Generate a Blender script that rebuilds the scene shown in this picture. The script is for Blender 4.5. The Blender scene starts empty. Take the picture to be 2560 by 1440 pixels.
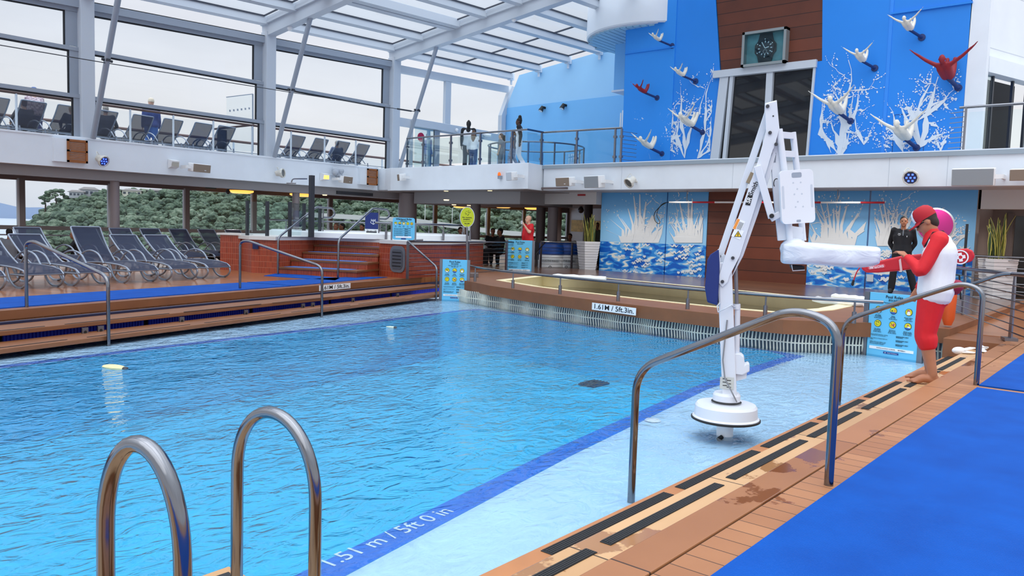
import bpy, bmesh, math, random
from mathutils import Vector, Matrix
from mathutils.geometry import tessellate_polygon
R_ = math.radians
V = Vector
scene = bpy.context.scene
COL = scene.collection

# ------------------------------------------------------------------ camera
FPX, YAW, PITCH, ROLL, EYE = 1957.8, 0.697485558, -0.0749491275, 0.0309361031, 1.3
cF = V((math.cos(YAW)*math.cos(PITCH), math.sin(YAW)*math.cos(PITCH), math.sin(PITCH)))
cR0 = V((math.sin(YAW), -math.cos(YAW), 0)); cU0 = cR0.cross(cF)
cR = cR0*math.cos(ROLL)+cU0*math.sin(ROLL); cU = -cR0*math.sin(ROLL)+cU0*math.cos(ROLL)
CAM = V((0, 0, EYE))
cd = bpy.data.cameras.new('camera'); cam = bpy.data.objects.new('camera', cd); COL.objects.link(cam)
cam.matrix_world = Matrix(((cR.x, cU.x, -cF.x, 0), (cR.y, cU.y, -cF.y, 0), (cR.z, cU.z, -cF.z, EYE), (0, 0, 0, 1)))
cd.sensor_width = 36; cd.lens = FPX/2560*36; cd.clip_end = 5000; cd.clip_start = .05
scene.camera = cam

# ------------------------------------------------------------------ light
scene.view_settings.view_transform = 'Standard'; scene.view_settings.look = 'None'
scene.view_settings.gamma = 1; scene.view_settings.use_curve_mapping = False
scene.view_settings.exposure = 0.2
scene.cycles.max_bounces = 10; scene.cycles.diffuse_bounces = 4; scene.cycles.glossy_bounces = 4
scene.cycles.transparent_max_bounces = 24; scene.cycles.transmission_bounces = 6
scene.cycles.use_denoising = True
scene.cycles.sample_clamp_indirect = 6
w = bpy.data.worlds.new('overcast_sky'); scene.world = w; w.use_nodes = True
nt = w.node_tree; nt.nodes.clear()
tc = nt.nodes.new('ShaderNodeTexCoord'); sp = nt.nodes.new('ShaderNodeSeparateXYZ')
nt.links.new(tc.outputs['Generated'], sp.inputs[0])
cr = nt.nodes.new('ShaderNodeValToRGB'); nt.links.new(sp.outputs['Z'], cr.inputs[0])
e = cr.color_ramp.elements
e[0].position = 0.0; e[0].color = (.70, .74, .82, 1)
e[1].position = 1.0; e[1].color = (2.3, 2.45, 2.65, 1)
for p, c in ((.10, (.77, .765, .775, 1)), (.22, (.68, .71, .78, 1)), (.42, (.86, .92, 1.0, 1)), (.62, (1.35, 1.43, 1.54, 1))):
    k = e.new(p); k.color = c
no = nt.nodes.new('ShaderNodeTexNoise'); no.inputs['Scale'].default_value = 3.2; no.inputs['Detail'].default_value = 5
mp = nt.nodes.new('ShaderNodeMapping'); mp.inputs['Scale'].default_value = (1, 1, 3.5)
nt.links.new(tc.outputs['Generated'], mp.inputs[0]); nt.links.new(mp.outputs[0], no.inputs[0])
mr = nt.nodes.new('ShaderNodeMapRange'); mr.inputs[1].default_value = .3; mr.inputs[2].default_value = .7
mr.inputs[3].default_value = .9; mr.inputs[4].default_value = 1.08; nt.links.new(no.outputs[0], mr.inputs[0])
mx = nt.nodes.new('ShaderNodeVectorMath'); mx.operation = 'SCALE'
nt.links.new(cr.outputs[0], mx.inputs[0]); nt.links.new(mr.outputs[0], mx.inputs['Scale'])
bg = nt.nodes.new('ShaderNodeBackground'); bg.inputs[1].default_value = 1.0
nt.links.new(mx.outputs[0], bg.inputs[0])
wo = nt.nodes.new('ShaderNodeOutputWorld'); nt.links.new(bg.outputs[0], wo.inputs[0])
sd = bpy.data.lights.new('sun_behind_cloud', 'SUN'); sd.energy = .75; sd.angle = R_(70); sd.color = (1, .98, .95)
so = bpy.data.objects.new('sun_behind_cloud', sd); COL.objects.link(so)
so.rotation_euler = V((.62, .35, -1)).to_track_quat('-Z', 'Y').to_euler()

# ------------------------------------------------------------------ pixel -> place helpers
def ray(px, py): return FPX*cF+(px-1280)*cR-(py-720)*cU
def onz(px, py, z=0.0): d = ray(px, py); return CAM+d*((z-EYE)/d.z)
def onx(px, py, x): d = ray(px, py); return CAM+d*(x/d.x)
def ony(px, py, y): d = ray(px, py); return CAM+d*(y/d.y)
def ond(px, py, b): d = ray(px, py); return CAM+d*(math.hypot(b[0], b[1])/math.hypot(d.x, d.y))
def onp(px, py, a, n): d = ray(px, py); n = V(n); return CAM+d*((V(a)-CAM).dot(n)/d.dot(n))

# ------------------------------------------------------------------ materials
MATS = {}
def lin(c):
    return tuple((v/255/12.92 if v/255 <= .04045 else ((v/255+.055)/1.055)**2.4) for v in c)
class NT:
    def __init__(s, m): s.m = m; s.t = m.node_tree; s.n = s.t.nodes; s.b = s.n['Principled BSDF']
    def new(s, k, **kw):
        n = s.n.new(k)
        for a, v in kw.items():
            if a.startswith('i_'): n.inputs[int(a[2:]) if a[2:].isdigit() else a[2:].replace('_', ' ')].default_value = v
            else: setattr(n, a, v)
        return n
    def l(s, a, b): s.t.links.new(a, b)
    def coord(s, scale=(1, 1, 1), rot=(0, 0, 0), kind='Object'):
        c = s.new('ShaderNodeTexCoord'); m = s.new('ShaderNodeMapping')
        m.inputs['Scale'].default_value = scale; m.inputs['Rotation'].default_value = rot
        s.l(c.outputs[kind], m.inputs[0]); return m.outputs[0]
    def ramp(s, fac, stops, interp='LINEAR'):
        r = s.new('ShaderNodeValToRGB'); s.l(fac, r.inputs[0]); el = r.color_ramp.elements; r.color_ramp.interpolation = interp
        el[0].position = stops[0][0]; el[0].color = (*stops[0][1], 1); el[1].position = stops[-1][0]; el[1].color = (*stops[-1][1], 1)
        for p, c in stops[1:-1]: k = el.new(p); k.color = (*c, 1)
        return r.outputs[0]
    def bump(s, h, st=.3, d=.01):
        b = s.new('ShaderNodeBump'); b.inputs['Strength'].default_value = st; b.inputs['Distance'].default_value = d
        s.l(h, b.inputs['Height']); s.l(b.outputs[0], s.b.inputs['Normal'])
def mat(name, rgb, rough=.5, metal=0, var=0, vscale=4, bump=0, bscale=60, emit=0, coat=0, spec=.5):
    if name in MATS: return MATS[name]
    m = bpy.data.materials.new(name); m.use_nodes = True; n = NT(m); c = lin(rgb)
    b = n.b; b.inputs['Base Color'].default_value = (*c, 1); b.inputs['Roughness'].default_value = rough
    b.inputs['Metallic'].default_value = metal; b.inputs['Coat Weight'].default_value = coat
    b.inputs['Specular IOR Level'].default_value = spec
    if var:
        no = n.new('ShaderNodeTexNoise', i_Scale=vscale, i_Detail=4.0); n.l(n.coord(), no.inputs[0])
        n.l(n.ramp(no.outputs[0], [(.3, tuple(v*(1-var) for v in c)), (.7, tuple(min(1, v*(1+var)) for v in c))]), b.inputs['Base Color'])
    if bump:
        no = n.new('ShaderNodeTexNoise', i_Scale=bscale, i_Detail=3.0); n.l(n.coord(), no.inputs[0]); n.bump(no.outputs[0], bump)
    if emit:
        b.inputs['Emission Color'].default_value = (*c, 1); b.inputs['Emission Strength'].default_value = emit
    MATS[name] = m; return m
def glassmat(name, tint=(1, 1, 1), refl=.10, haze=0, hazecol=(.8, .85, .9)):
    m = bpy.data.materials.new(name); m.use_nodes = True; n = NT(m); t = n.t; n.n.remove(n.b)
    tr = n.new('ShaderNodeBsdfTransparent'); tr.inputs[0].default_value = (*tint, 1)
    gl = n.new('ShaderNodeBsdfGlossy'); gl.inputs['Roughness'].default_value = .02
    fr = n.new('ShaderNodeFresnel'); fr.inputs[0].default_value = 1.45
    mm = n.new('ShaderNodeMath', operation='MULTIPLY'); n.l(fr.outputs[0], mm.inputs[0]); mm.inputs[1].default_value = refl*10
    ms = n.new('ShaderNodeMixShader'); n.l(mm.outputs[0], ms.inputs[0]); n.l(tr.outputs[0], ms.inputs[1]); n.l(gl.outputs[0], ms.inputs[2])
    out = ms.outputs[0]
    if haze:
        df = n.new('ShaderNodeBsdfDiffuse'); df.inputs[0].default_value = (*hazecol, 1)
        m2 = n.new('ShaderNodeMixShader'); m2.inputs[0].default_value = haze
        n.l(out, m2.inputs[1]); n.l(df.outputs[0], m2.inputs[2]); out = m2.outputs[0]
    n.l(out, n.n['Material Output'].inputs[0]); MATS[name] = m; return m

# ------------------------------------------------------------------ mesh builder
def frame(d, up=V((0, 0, 1))):
    d = d.normalized(); s = up.cross(d)
    if s.length < 1e-5: s = V((1, 0, 0)).cross(d)
    s.normalize(); return s, d.cross(s)
class MB:
    def __init__(s): s.v = []; s.f = []; s.mi = []; s.k = 0
    def add(s, vs, fs):
        o = len(s.v); s.v += [tuple(v) for v in vs]; s.f += [tuple(i+o for i in f) for f in fs]; s.mi += [s.k]*len(fs); return s
    def box(s, c, d, ax=None):
        c = V(c); x, y, z = ax if ax else (V((1, 0, 0)), V((0, 1, 0)), V((0, 0, 1)))
        x = V(x)*d[0]/2; y = V(y)*d[1]/2; z = V(z)*d[2]/2
        return s.add([c+x*i+y*j+z*k for k in (-1, 1) for j in (-1, 1) for i in (-1, 1)],
                     [(0, 2, 3, 1), (4, 5, 7, 6), (0, 1, 5, 4), (2, 6, 7, 3), (0, 4, 6, 2), (1, 3, 7, 5)])
    def b2(s, a, b):
        return s.box([(a[i]+b[i])/2 for i in range(3)], [abs(b[i]-a[i]) for i in range(3)])
    def beam(s, a, b, w_, h, up=(0, 0, 1)):   # w_ sideways, h along up
        a = V(a); b = V(b); x, y = frame(b-a, V(up)); return s.box((a+b)/2, (w_, h, (b-a).length), (x, y, (b-a).normalized()))
    def tube(s, pts, r, n=10, cap=True, closed=False, flat=1.0):
        pts = [V(p) for p in pts]; N = len(pts); rs = r if isinstance(r, (list, tuple)) else [r]*N
        ts = []
        for i in range(N):
            a = pts[(i-1) % N] if (closed or i) else pts[i]; b = pts[(i+1) % N] if (closed or i < N-1) else pts[i]
            ts.append((b-a).normalized())
        x, y = frame(ts[0]); vs = []
        for i in range(N):
            t = ts[i]; x = (x-t*x.dot(t)).normalized(); y = t.cross(x)
            vs += [pts[i]+(x*math.cos(2*math.pi*k/n)+y*math.sin(2*math.pi*k/n)*flat)*rs[i] for k in range(n)]
        fs = [(i*n+k, i*n+(k+1) % n, ((i+1) % N)*n+(k+1) % n, ((i+1) % N)*n+k) for i in range(N if closed else N-1) for k in range(n)]
        if cap and not closed: fs += [tuple(range(n-1, -1, -1)), tuple((N-1)*n+k for k in range(n))]
        return s.add(vs, fs)
    def lathe(s, prof, c=(0, 0, 0), n=32, axis=(0, 0, 1), arc=None):
        c = V(c); a = V(axis).normalized(); x, y = frame(a, V((0, 1, 0)) if abs(a.z) > .9 else V((0, 0, 1))); vs = []; m = len(prof)
        full = arc is None; a0, a1 = arc or (0, 2*math.pi); cnt = n if full else n+1
        for i in range(cnt):
            t = a0+(a1-a0)*i/n; dd = x*math.cos(t)+y*math.sin(t)
            vs += [c+dd*p[0]+a*p[1] for p in prof]
        fs = [(i*m+j, ((i+1) % cnt)*m+j, ((i+1) % cnt)*m+j+1, i*m+j+1) for i in range(n) for j in range(m-1)]
        return s.add(vs, fs)
    def cyl(s, a, b, r, n=16): return s.tube([a, b], r, n)
    def ball(s, c, r, n=12, m=8, sc=(1, 1, 1), ax=None):
        c = V(c); x, y, z = ax if ax else (V((1, 0, 0)), V((0, 1, 0)), V((0, 0, 1)))
        vs = [c+(x*math.sin(math.pi*j/m)*math.cos(2*math.pi*i/n)*sc[0]+y*math.sin(math.pi*j/m)*math.sin(2*math.pi*i/n)*sc[1]+z*math.cos(math.pi*j/m)*sc[2])*r for j in range(1, m) for i in range(n)]
        o = len(vs); vs += [c+z*r*sc[2], c-z*r*sc[2]]
        fs = [(j*n+i, (j+1)*n+i, (j+1)*n+(i+1) % n, j*n+(i+1) % n) for j in range(m-2) for i in range(n)]
        fs += [(o, i, (i+1) % n) for i in range(n)]+[(o+1, (m-2)*n+(i+1) % n, (m-2)*n+i) for i in range(n)]
        return s.add(vs, fs)
    def poly(s, pts): return s.add(pts, [tuple(range(len(pts)))])
    def prism(s, pts, d):    # extrude a planar outline by vector d (concave is fine)
        pts = [V(p) for p in pts]; d = V(d); n = len(pts)
        tri = tessellate_polygon([pts]); o = pts+[p+d for p in pts]
        nn = sum(((pts[i]-pts[0]).cross(pts[(i+1) % n]-pts[0]) for i in range(1, n-1)), V())
        fl = nn.dot(d) > 0
        fs = []
        for t in tri:
            q = (pts[t[1]]-pts[t[0]]).cross(pts[t[2]]-pts[t[0]]).dot(nn) > 0
            t = tuple(t) if q else tuple(reversed(t))
            fs.append(tuple(reversed(t)) if fl else t); u = tuple(i+n for i in t); fs.append(u if fl else tuple(reversed(u)))
        for i in range(n):
            j = (i+1) % n; q = (i, j, j+n, i+n); fs.append(q if fl else tuple(reversed(q)))
        return s.add(o, fs)
    def build(s, name, m, parent=None, smooth=False, bevel=0, angle=40, kind=None, sub=0):
        me = bpy.data.meshes.new(name); me.from_pydata(s.v, [], s.f)
        for q in (m if isinstance(m, (list, tuple)) else [m]): me.materials.append(q)
        if s.k: me.polygons.foreach_set('material_index', s.mi)
        me.validate(); me.update()
        o = bpy.data.objects.new(name, me); COL.objects.link(o)
        if parent: o.parent = parent; o.matrix_parent_inverse = parent.matrix_world.inverted() if False else Matrix.Translation(-parent.location) if not parent.rotation_euler.z else (Matrix.Translation(parent.location) @ parent.rotation_euler.to_matrix().to_4x4()).inverted()
        if smooth:
            me.polygons.foreach_set('use_smooth', [True]*len(me.polygons))
            try: me.set_sharp_from_angle(angle=R_(angle))
            except Exception: pass
        if bevel:
            b = o.modifiers.new('bevel', 'BEVEL'); b.width = bevel; b.segments = 2; b.limit_method = 'ANGLE'
        if sub:
            b = o.modifiers.new('sub', 'SUBSURF'); b.levels = sub; b.render_levels = sub
        if kind: o['kind'] = kind
        return o
def tag(o, label=None, cat=None, group=None, kind=None):
    if label: o['label'] = label
    if cat: o['category'] = cat
    if group: o['group'] = group
    if kind: o['kind'] = kind
    return o
def thing(name, label, cat, loc=(0, 0, 0), rz=0, group=None):
    o = bpy.data.objects.new(name, None); COL.objects.link(o); o.location = loc; o.rotation_euler = (0, 0, rz); o.empty_display_size = .1
    return tag(o, label, cat, group)
def copy_tree(o, parent=None):
    c = o.copy(); COL.objects.link(c)
    if parent: c.parent = parent; c.matrix_parent_inverse = o.matrix_parent_inverse.copy()
    for ch in list(o.children): copy_tree(ch, c)
    return c
def bend(pts, r, n=6):      # round the corners of a polyline
    pts = [V(p) for p in pts]; out = [pts[0]]
    for i in range(1, len(pts)-1):
        a, b, c = pts[i-1], pts[i], pts[i+1]; u = (a-b); v_ = (c-b); rr = min(r, u.length*.48, v_.length*.48)
        p0 = b+u.normalized()*rr; p1 = b+v_.normalized()*rr
        for k in range(n+1):
            t = k/n; out.append(p0*(1-t)**2+b*2*t*(1-t)+p1*t*t)
    return out+[pts[-1]]
def text(s, name, m, o, right, up, size, parent=None, depth=.002, align='CENTER', font_scale=1.0, bold=0, space=1.0, fit=None):
    c = bpy.data.curves.new(name, 'FONT'); c.body = s; c.size = size; c.align_x = align; c.align_y = 'CENTER'; c.extrude = depth/2; c.resolution_u = 3
    c.offset = bold; c.space_character = space; c.space_line = .9
    t = bpy.data.objects.new(name, c); COL.objects.link(t); bpy.context.view_layer.update()
    me = bpy.data.meshes.new_from_object(t.evaluated_get(bpy.context.evaluated_depsgraph_get())); bpy.data.objects.remove(t)
    right = V(right).normalized(); up = V(up).normalized(); nn = right.cross(up)
    if fit and len(me.vertices): xs_ = [v_.co.x for v_ in me.vertices]; font_scale = fit/(max(xs_)-min(xs_))
    M = Matrix(((right.x*font_scale, up.x, nn.x, o[0]), (right.y*font_scale, up.y, nn.y, o[1]), (right.z*font_scale, up.z, nn.z, o[2]), (0, 0, 0, 1)))
    me.transform(M); me.materials.clear(); me.materials.append(m); me.name = name
    ob = bpy.data.objects.new(name, me); COL.objects.link(ob)
    if parent: ob.parent = parent; ob.matrix_parent_inverse = pinv(parent)
    return ob
def pinv(p): return (Matrix.Translation(p.location) @ p.rotation_euler.to_matrix().to_4x4()).inverted()
# ------------------------------------------------------------------ shared materials
WHITE = mat('white_paint', (228, 235, 243), .45, var=.03, vscale=1.5)
WHITE2 = mat('white_plastic', (238, 240, 242), .35)
FRAME = mat('pale_grey_frame', (196, 204, 214), .4)
FRAMED = mat('blue_grey_frame', (150, 160, 174), .4)
BLACK = mat('black_rubber', (22, 23, 26), .6)
GREYB = mat('grey_beam', (150, 148, 150), .5)
TAUPE = mat('taupe_ceiling', (112, 100, 100), .6)
COLGREY = mat('column_taupe', (140, 130, 132), .5)
STEEL = mat('brushed_steel', (132, 134, 140), .13, 1)
STEELD = mat('satin_steel', (140, 140, 146), .35, 1)
DARKM = mat('dark_metal', (70, 72, 78), .4, .6)
NAVY = mat('navy_blue', (14, 40, 110), .6)
RED = mat('red_cloth', (215, 24, 36), .7, var=.06, vscale=9)
CREAM = mat('cream_pool_paint', (240, 224, 180), .6, var=.05, vscale=3)
INK = mat('black_ink', (20, 22, 28), .6)
SIGNBLUE = mat('sign_sky_blue', (104, 196, 238), .4)
SIGNYEL = mat('sign_yellow', (226, 216, 30), .4)
SIGNNAVY = mat('sign_navy', (20, 62, 140), .4)
GLASS = glassmat('window_glass', (.93, .96, .98), .05)
LOWG = glassmat('dusty_window_glass', (.90, .93, .95), .05, .07, (.62, .72, .8))
ROOFG = glassmat('roof_glass', (.90, .95, .99), .05, .05, (.85, .9, 1))
GLASSG = glassmat('balustrade_glass', (.90, .965, .97), .035)
DARKGLASS = None

def wood(name, c1, c2, period, axis, rough=.4, groove=.06, seam=0, wet=0, rot=0, coat=0):
    m = bpy.data.materials.new(name); m.use_nodes = True; n = NT(m); b = n.b
    co = n.coord((1, 1, 1), (0, 0, rot)); se = n.new('ShaderNodeSeparateXYZ'); n.l(co, se.inputs[0]); a = se.outputs[axis]
    d = n.new('ShaderNodeMath', operation='DIVIDE'); n.l(a, d.inputs[0]); d.inputs[1].default_value = period
    fl = n.new('ShaderNodeMath', operation='FLOOR'); n.l(d.outputs[0], fl.inputs[0])
    fr = n.new('ShaderNodeMath', operation='FRACT'); n.l(d.outputs[0], fr.inputs[0])
    wn = n.new('ShaderNodeTexWhiteNoise', noise_dimensions='1D'); n.l(fl.outputs[0], wn.inputs['W'])
    nz = n.new('ShaderNodeTexNoise', i_Scale=2.2, i_Detail=5.0); n.l(co, nz.inputs[0])
    ad = n.new('ShaderNodeMath', operation='ADD'); n.l(wn.outputs[0], ad.inputs[0]); n.l(nz.outputs[0], ad.inputs[1])
    hf = n.new('ShaderNodeMath', operation='MULTIPLY'); n.l(ad.outputs[0], hf.inputs[0]); hf.inputs[1].default_value = .5
    base = n.ramp(hf.outputs[0], [(.2, lin(c1)), (.8, lin(c2))])
    gt = n.new('ShaderNodeMath', operation='LESS_THAN'); n.l(fr.outputs[0], gt.inputs[0]); gt.inputs[1].default_value = groove
    mx = n.new('ShaderNodeMix', data_type='RGBA'); n.l(gt.outputs[0], mx.inputs[0]); n.l(base, mx.inputs[6]); mx.inputs[7].default_value = (*[v*.16 for v in lin(c1)], 1)
    out = mx.outputs[2]
    if wet:
        wz = n.new('ShaderNodeTexNoise', i_Scale=1.5, i_Detail=6.0, i_Roughness=.62); n.l(n.coord((1, 1, 1)), wz.inputs[0])
        w2 = n.new('ShaderNodeMapRange'); w2.inputs[1].default_value = wet; w2.inputs[2].default_value = wet+.02; n.l(wz.outputs[0], w2.inputs[0])
        m2 = n.new('ShaderNodeMix', data_type='RGBA', blend_type='MULTIPLY'); n.l(w2.outputs[0], m2.inputs[0]); n.l(out, m2.inputs[6]); m2.inputs[7].default_value = (.62, .5, .42, 1); out = m2.outputs[2]
        r2 = n.new('ShaderNodeMapRange'); r2.inputs[3].default_value = rough; r2.inputs[4].default_value = .12; n.l(w2.outputs[0], r2.inputs[0]); n.l(r2.outputs[0], b.inputs['Roughness'])
    else: b.inputs['Roughness'].default_value = rough
    n.l(out, b.inputs['Base Color']); b.inputs['Coat Weight'].default_value = coat; b.inputs['Coat Roughness'].default_value = .12
    MATS[name] = m; return m
DECKL = wood('glossy_wood_deck', (144, 86, 48), (178, 116, 72), .14, 0, .32, .03, rot=R_(-15), coat=.5)
DECKR = wood('cross_plank_deck', (150, 97, 60), (174, 120, 79), .13, 0, .5, .045, wet=.60)
PLANKB = wood('brown_edge_plank', (146, 94, 57), (168, 113, 72), 2.6, 0, .45, .004, wet=.57)
PLANKT = wood('tan_tread_plank', (186, 144, 101), (204, 163, 119), 1.42, 0, .5, .008, wet=.585)
BROWN = mat('brown_composite', (128, 80, 48), .5, var=.1, vscale=3)
STAGE = wood('dark_stage_floor', (84, 56, 40), (112, 74, 50), .16, 0, .28, .03, coat=.4)
CLAD = wood('redwood_cladding', (84, 40, 24), (112, 54, 32), .33, 2, .5, .05)

def tilemat():
    m = bpy.data.materials.new('red_mosaic_tile'); m.use_nodes = True; n = NT(m)
    g = n.new('ShaderNodeTexCoord'); br = n.new('ShaderNodeTexBrick', offset=.0, squash=1.0)
    br.inputs['Scale'].default_value = 1; br.inputs['Brick Width'].default_value = .03; br.inputs['Row Height'].default_value = .148
    br.inputs['Mortar Size'].default_value = .004; br.inputs['Color1'].default_value = (*lin((162, 54, 28)), 1); br.inputs['Color2'].default_value = (*lin((128, 36, 20)), 1)
    br.inputs['Mortar'].default_value = (*lin((186, 120, 92)), 1); br.inputs['Bias'].default_value = -.1
    n.l(g.outputs['UV'], br.inputs[0]); n.l(br.outputs[0], n.b.inputs['Base Color']); n.b.inputs['Roughness'].default_value = .25
    MATS['tile'] = m; return m
TILE = tilemat()

def matmat():
    m = bpy.data.materials.new('blue_ribbed_mat'); m.use_nodes = True; n = NT(m)
    co = n.coord((1, 1, 1)); se = n.new('ShaderNodeSeparateXYZ'); n.l(co, se.inputs[0])
    wv = n.new('ShaderNodeMath', operation='MULTIPLY'); n.l(se.outputs[0], wv.inputs[0]); wv.inputs[1].default_value = 600
    sn = n.new('ShaderNodeMath', operation='SINE'); n.l(wv.outputs[0], sn.inputs[0]); n.bump(sn.outputs[0], .5, .002)
    nz = n.new('ShaderNodeTexNoise', i_Scale=3.0, i_Detail=4.0); n.l(co, nz.inputs[0])
    n.l(n.ramp(nz.outputs[0], [(.3, lin((0, 70, 156))), (.7, lin((0, 80, 172)))]), n.b.inputs['Base Color']); n.b.inputs['Roughness'].default_value = .7; n.b.inputs['Specular IOR Level'].default_value = .15
    return m
BLUEMAT = matmat()

def watermat(name, tint, sc=5.0, st=.5, dist=.05, ior=1.33, shallow=False):
    m = bpy.data.materials.new(name); m.use_nodes = True; n = NT(m); n.n.remove(n.b)
    co = n.coord((.75, 1.15, 1), (0, 0, R_(-40)))
    a = n.new('ShaderNodeTexNoise', i_Scale=sc, i_Detail=2.5, i_Distortion=1.2); n.l(co, a.inputs[0])
    b = n.new('ShaderNodeTexNoise', i_Scale=sc*.22, i_Detail=2.0); n.l(co, b.inputs[0])
    s = n.new('ShaderNodeMath', operation='MULTIPLY_ADD'); n.l(b.outputs[0], s.inputs[0]); s.inputs[1].default_value = 1.6; n.l(a.outputs[0], s.inputs[2])
    bp = n.new('ShaderNodeBump', i_Strength=st, i_Distance=dist); n.l(s.outputs[0], bp.inputs['Height'])
    if shallow:      # the thin film over the beach shelf lies calmer than the deep water
        se = n.new('ShaderNodeSeparateXYZ'); n.l(n.coord(), se.inputs[0]); k1 = n.new('ShaderNodeMath', operation='MULTIPLY_ADD'); n.l(se.outputs[0], k1.inputs[0]); k1.inputs[1].default_value = -.113; n.l(se.outputs[1], k1.inputs[2])
        k2 = n.new('ShaderNodeMapRange'); k2.inputs[1].default_value = 2.55; k2.inputs[2].default_value = 3.1; k2.inputs[3].default_value = st*.35; k2.inputs[4].default_value = st; n.l(k1.outputs[0], k2.inputs[0]); n.l(k2.outputs[0], bp.inputs['Strength'])
    tr = n.new('ShaderNodeBsdfTransparent'); tr.inputs[0].default_value = (*tint, 1)
    gl = n.new('ShaderNodeBsdfGlossy'); gl.inputs['Roughness'].default_value = .02; n.l(bp.outputs[0], gl.inputs['Normal'])
    fr = n.new('ShaderNodeFresnel', i_IOR=ior); n.l(bp.outputs[0], fr.inputs['Normal'])
    ms = n.new('ShaderNodeMixShader'); n.l(fr.outputs[0], ms.inputs[0]); n.l(tr.outputs[0], ms.inputs[1]); n.l(gl.outputs[0], ms.inputs[2])
    n.l(ms.outputs[0], n.n['Material Output'].inputs[0]); return m
WATER = watermat('pool_water', (.92, .99, 1.0), 6.5, .62, .055, 1.5, True)
SHELFM = mat('pale_blue_shelf_paint', (192, 220, 244), .5, var=.05, vscale=2.5)
DEEPM = mat('pool_blue_paint', (52, 192, 234), .6, var=.08, vscale=1.2)
LANEM = mat('lane_blue_paint', (40, 118, 214), .5, var=.06, vscale=4)

def struct(name, mb, m, **k):
    return mb.build(name, m, kind='structure', **k)

# ------------------------------------------------------------------ pool
ZW, ZS = -.365, -.395       # water level, beach shelf
NEARX = .55
# deep basin outline
deep = [(.7, 3.02), (2.08, 3.10), (4.84, 3.56), (8.21, 4.00), (10.08, 4.09), (11.1, 4.12), (11.36, 4.5), (11.36, 6.03), (11.48, 7.66), (11.95, 9.9), (11.95, 10.85), (11.6, 10.94),
        (7.61, 10.32), (4.85, 10.0), (2.93, 9.73), (-3, 8.9), (-3, 5.2), (.7, 5.2)]
deep = [(p[0], p[1]) for p in deep]
outer = [(-3.4, 2.0), (1.9, 2.0), (12.48, 2.0), (12.44, 3.2), (11.9, 3.75), (11.52, 4.3), (11.42, 5.3), (11.5, 6.5), (11.69, 7.7), (11.86, 8.6), (12.2, 9.84), (12.55, 11.0), (12.74, 11.8), (13.1, 12.85), (12.4, 14.4), (-3.4, 10.6)]
lane_out = [(.7, 2.82), (2.28, 2.93), (4.77, 3.36), (7.92, 3.80), (9.77, 3.89), (11.3, 3.93), (11.44, 4.4), (11.44, 6.03), (11.58, 7.66), (12.1, 9.95), (12.1, 11.02), (11.7, 11.12),
            (7.61, 10.50), (4.85, 10.18), (2.93, 9.90), (-3.2, 9.1), (-3.2, 5.0), (.7, 5.0)]
def ring(a, b, za, zb=None):     # flat region between outline a (outside) and hole b
    tri = tessellate_polygon([[V((*p, 0)) for p in a], [V((*p, 0)) for p in b]]); pts = [(*p, za) for p in a+b]
    return MB().add(pts, [tuple(t) if (V(pts[t[1]])-V(pts[t[0]])).cross(V(pts[t[2]])-V(pts[t[0]])).z > 0 else tuple(reversed(t)) for t in tri])
struct('pool_shelf', ring(outer, lane_out, ZS), SHELFM)
lane = ring(lane_out, deep, ZS+.002)
struct('pool_lane_stripe', lane, LANEM)
bas = MB(); n = len(deep); ZD = -1.15
dc = (sum(p[0] for p in deep)/n, sum(p[1] for p in deep)/n)
low = [(p[0]+(dc[0]-p[0])/math.hypot(dc[0]-p[0], dc[1]-p[1])*.55, p[1]+(dc[1]-p[1])/math.hypot(dc[0]-p[0], dc[1]-p[1])*.55) for p in deep]
bas.add([(*p, ZS) for p in deep]+[(*p, ZD) for p in low], [(i, (i+1) % n, (i+1) % n+n, i+n) for i in range(n)])
tri = tessellate_polygon([[V((*p, 0)) for p in low]]); bas.add([(*p, ZD) for p in low], [tuple(t) for t in tri])
struct('pool_basin', bas, DEEPM)
wat = MB().poly([(*p, ZW) for p in outer]); wo_ = wat.build('pool_water', WATER); tag(wo_, kind='stuff', label='rippled blue water filling the swimming pool', cat='water')
# drains and dark grids on the pool floor, depth lettering on the lane
for i, (px, py, a, b, lab) in enumerate([(1247, 813, .55, .55, 'dark square drain grid on the pool floor near the far wall'), (1325, 816, .3, .2, 'small dark drain on the pool floor beside the square grid'),
                             (826, 853, .28, .28, 'small round dark drain on the pool floor nearer the left steps'), (1830, 880, .45, .3, 'dark drain grid on the pool floor behind the lift mast')]):
    p = onz(px, py, ZD+.01)
    p = V((min(p.x, 10.4), p.y, ZD+.01))
    g = MB().b2((p.x-a/2, p.y-b/2, ZD), (p.x+a/2, p.y+b/2, ZD+.03))
    for k in range(5): g.b2((p.x-a/2+.02, p.y-b/2+(k+.35)*b/5, ZD+.03), (p.x+a/2-.02, p.y-b/2+(k+.75)*b/5, ZD+.045))
    tag(g.build('pool_drain', mat('drain_grey', (30, 60, 84), .6)), lab, 'drain', 'drains on the pool floor')
LETW = mat('white_lettering', (226, 236, 246), .5)
def lanetext(s, p0, p1, size, fs=1.0):
    a = onz(*p0, ZS+.004); b = onz(*p1, ZS+.004); r = (b-a).normalized(); return text(s, 'depth_lettering', LETW, (a+b)/2, r, V((0, 0, 1)).cross(r), size, depth=.002, font_scale=fs)
t = lanetext('1.51 m / 5ft 0 in', (822, 1408), (1112, 1278), .155, 1.0); tag(t, 'white depth lettering 1.51 m on the near end of the dark blue lane stripe', 'lettering')
t = lanetext('1.61 m / 5ft 3 in', (1915, 928), (1975, 902), .15, 1.0); tag(t, 'white depth lettering on the far end of the lane stripe behind the lift', 'lettering')
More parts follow.
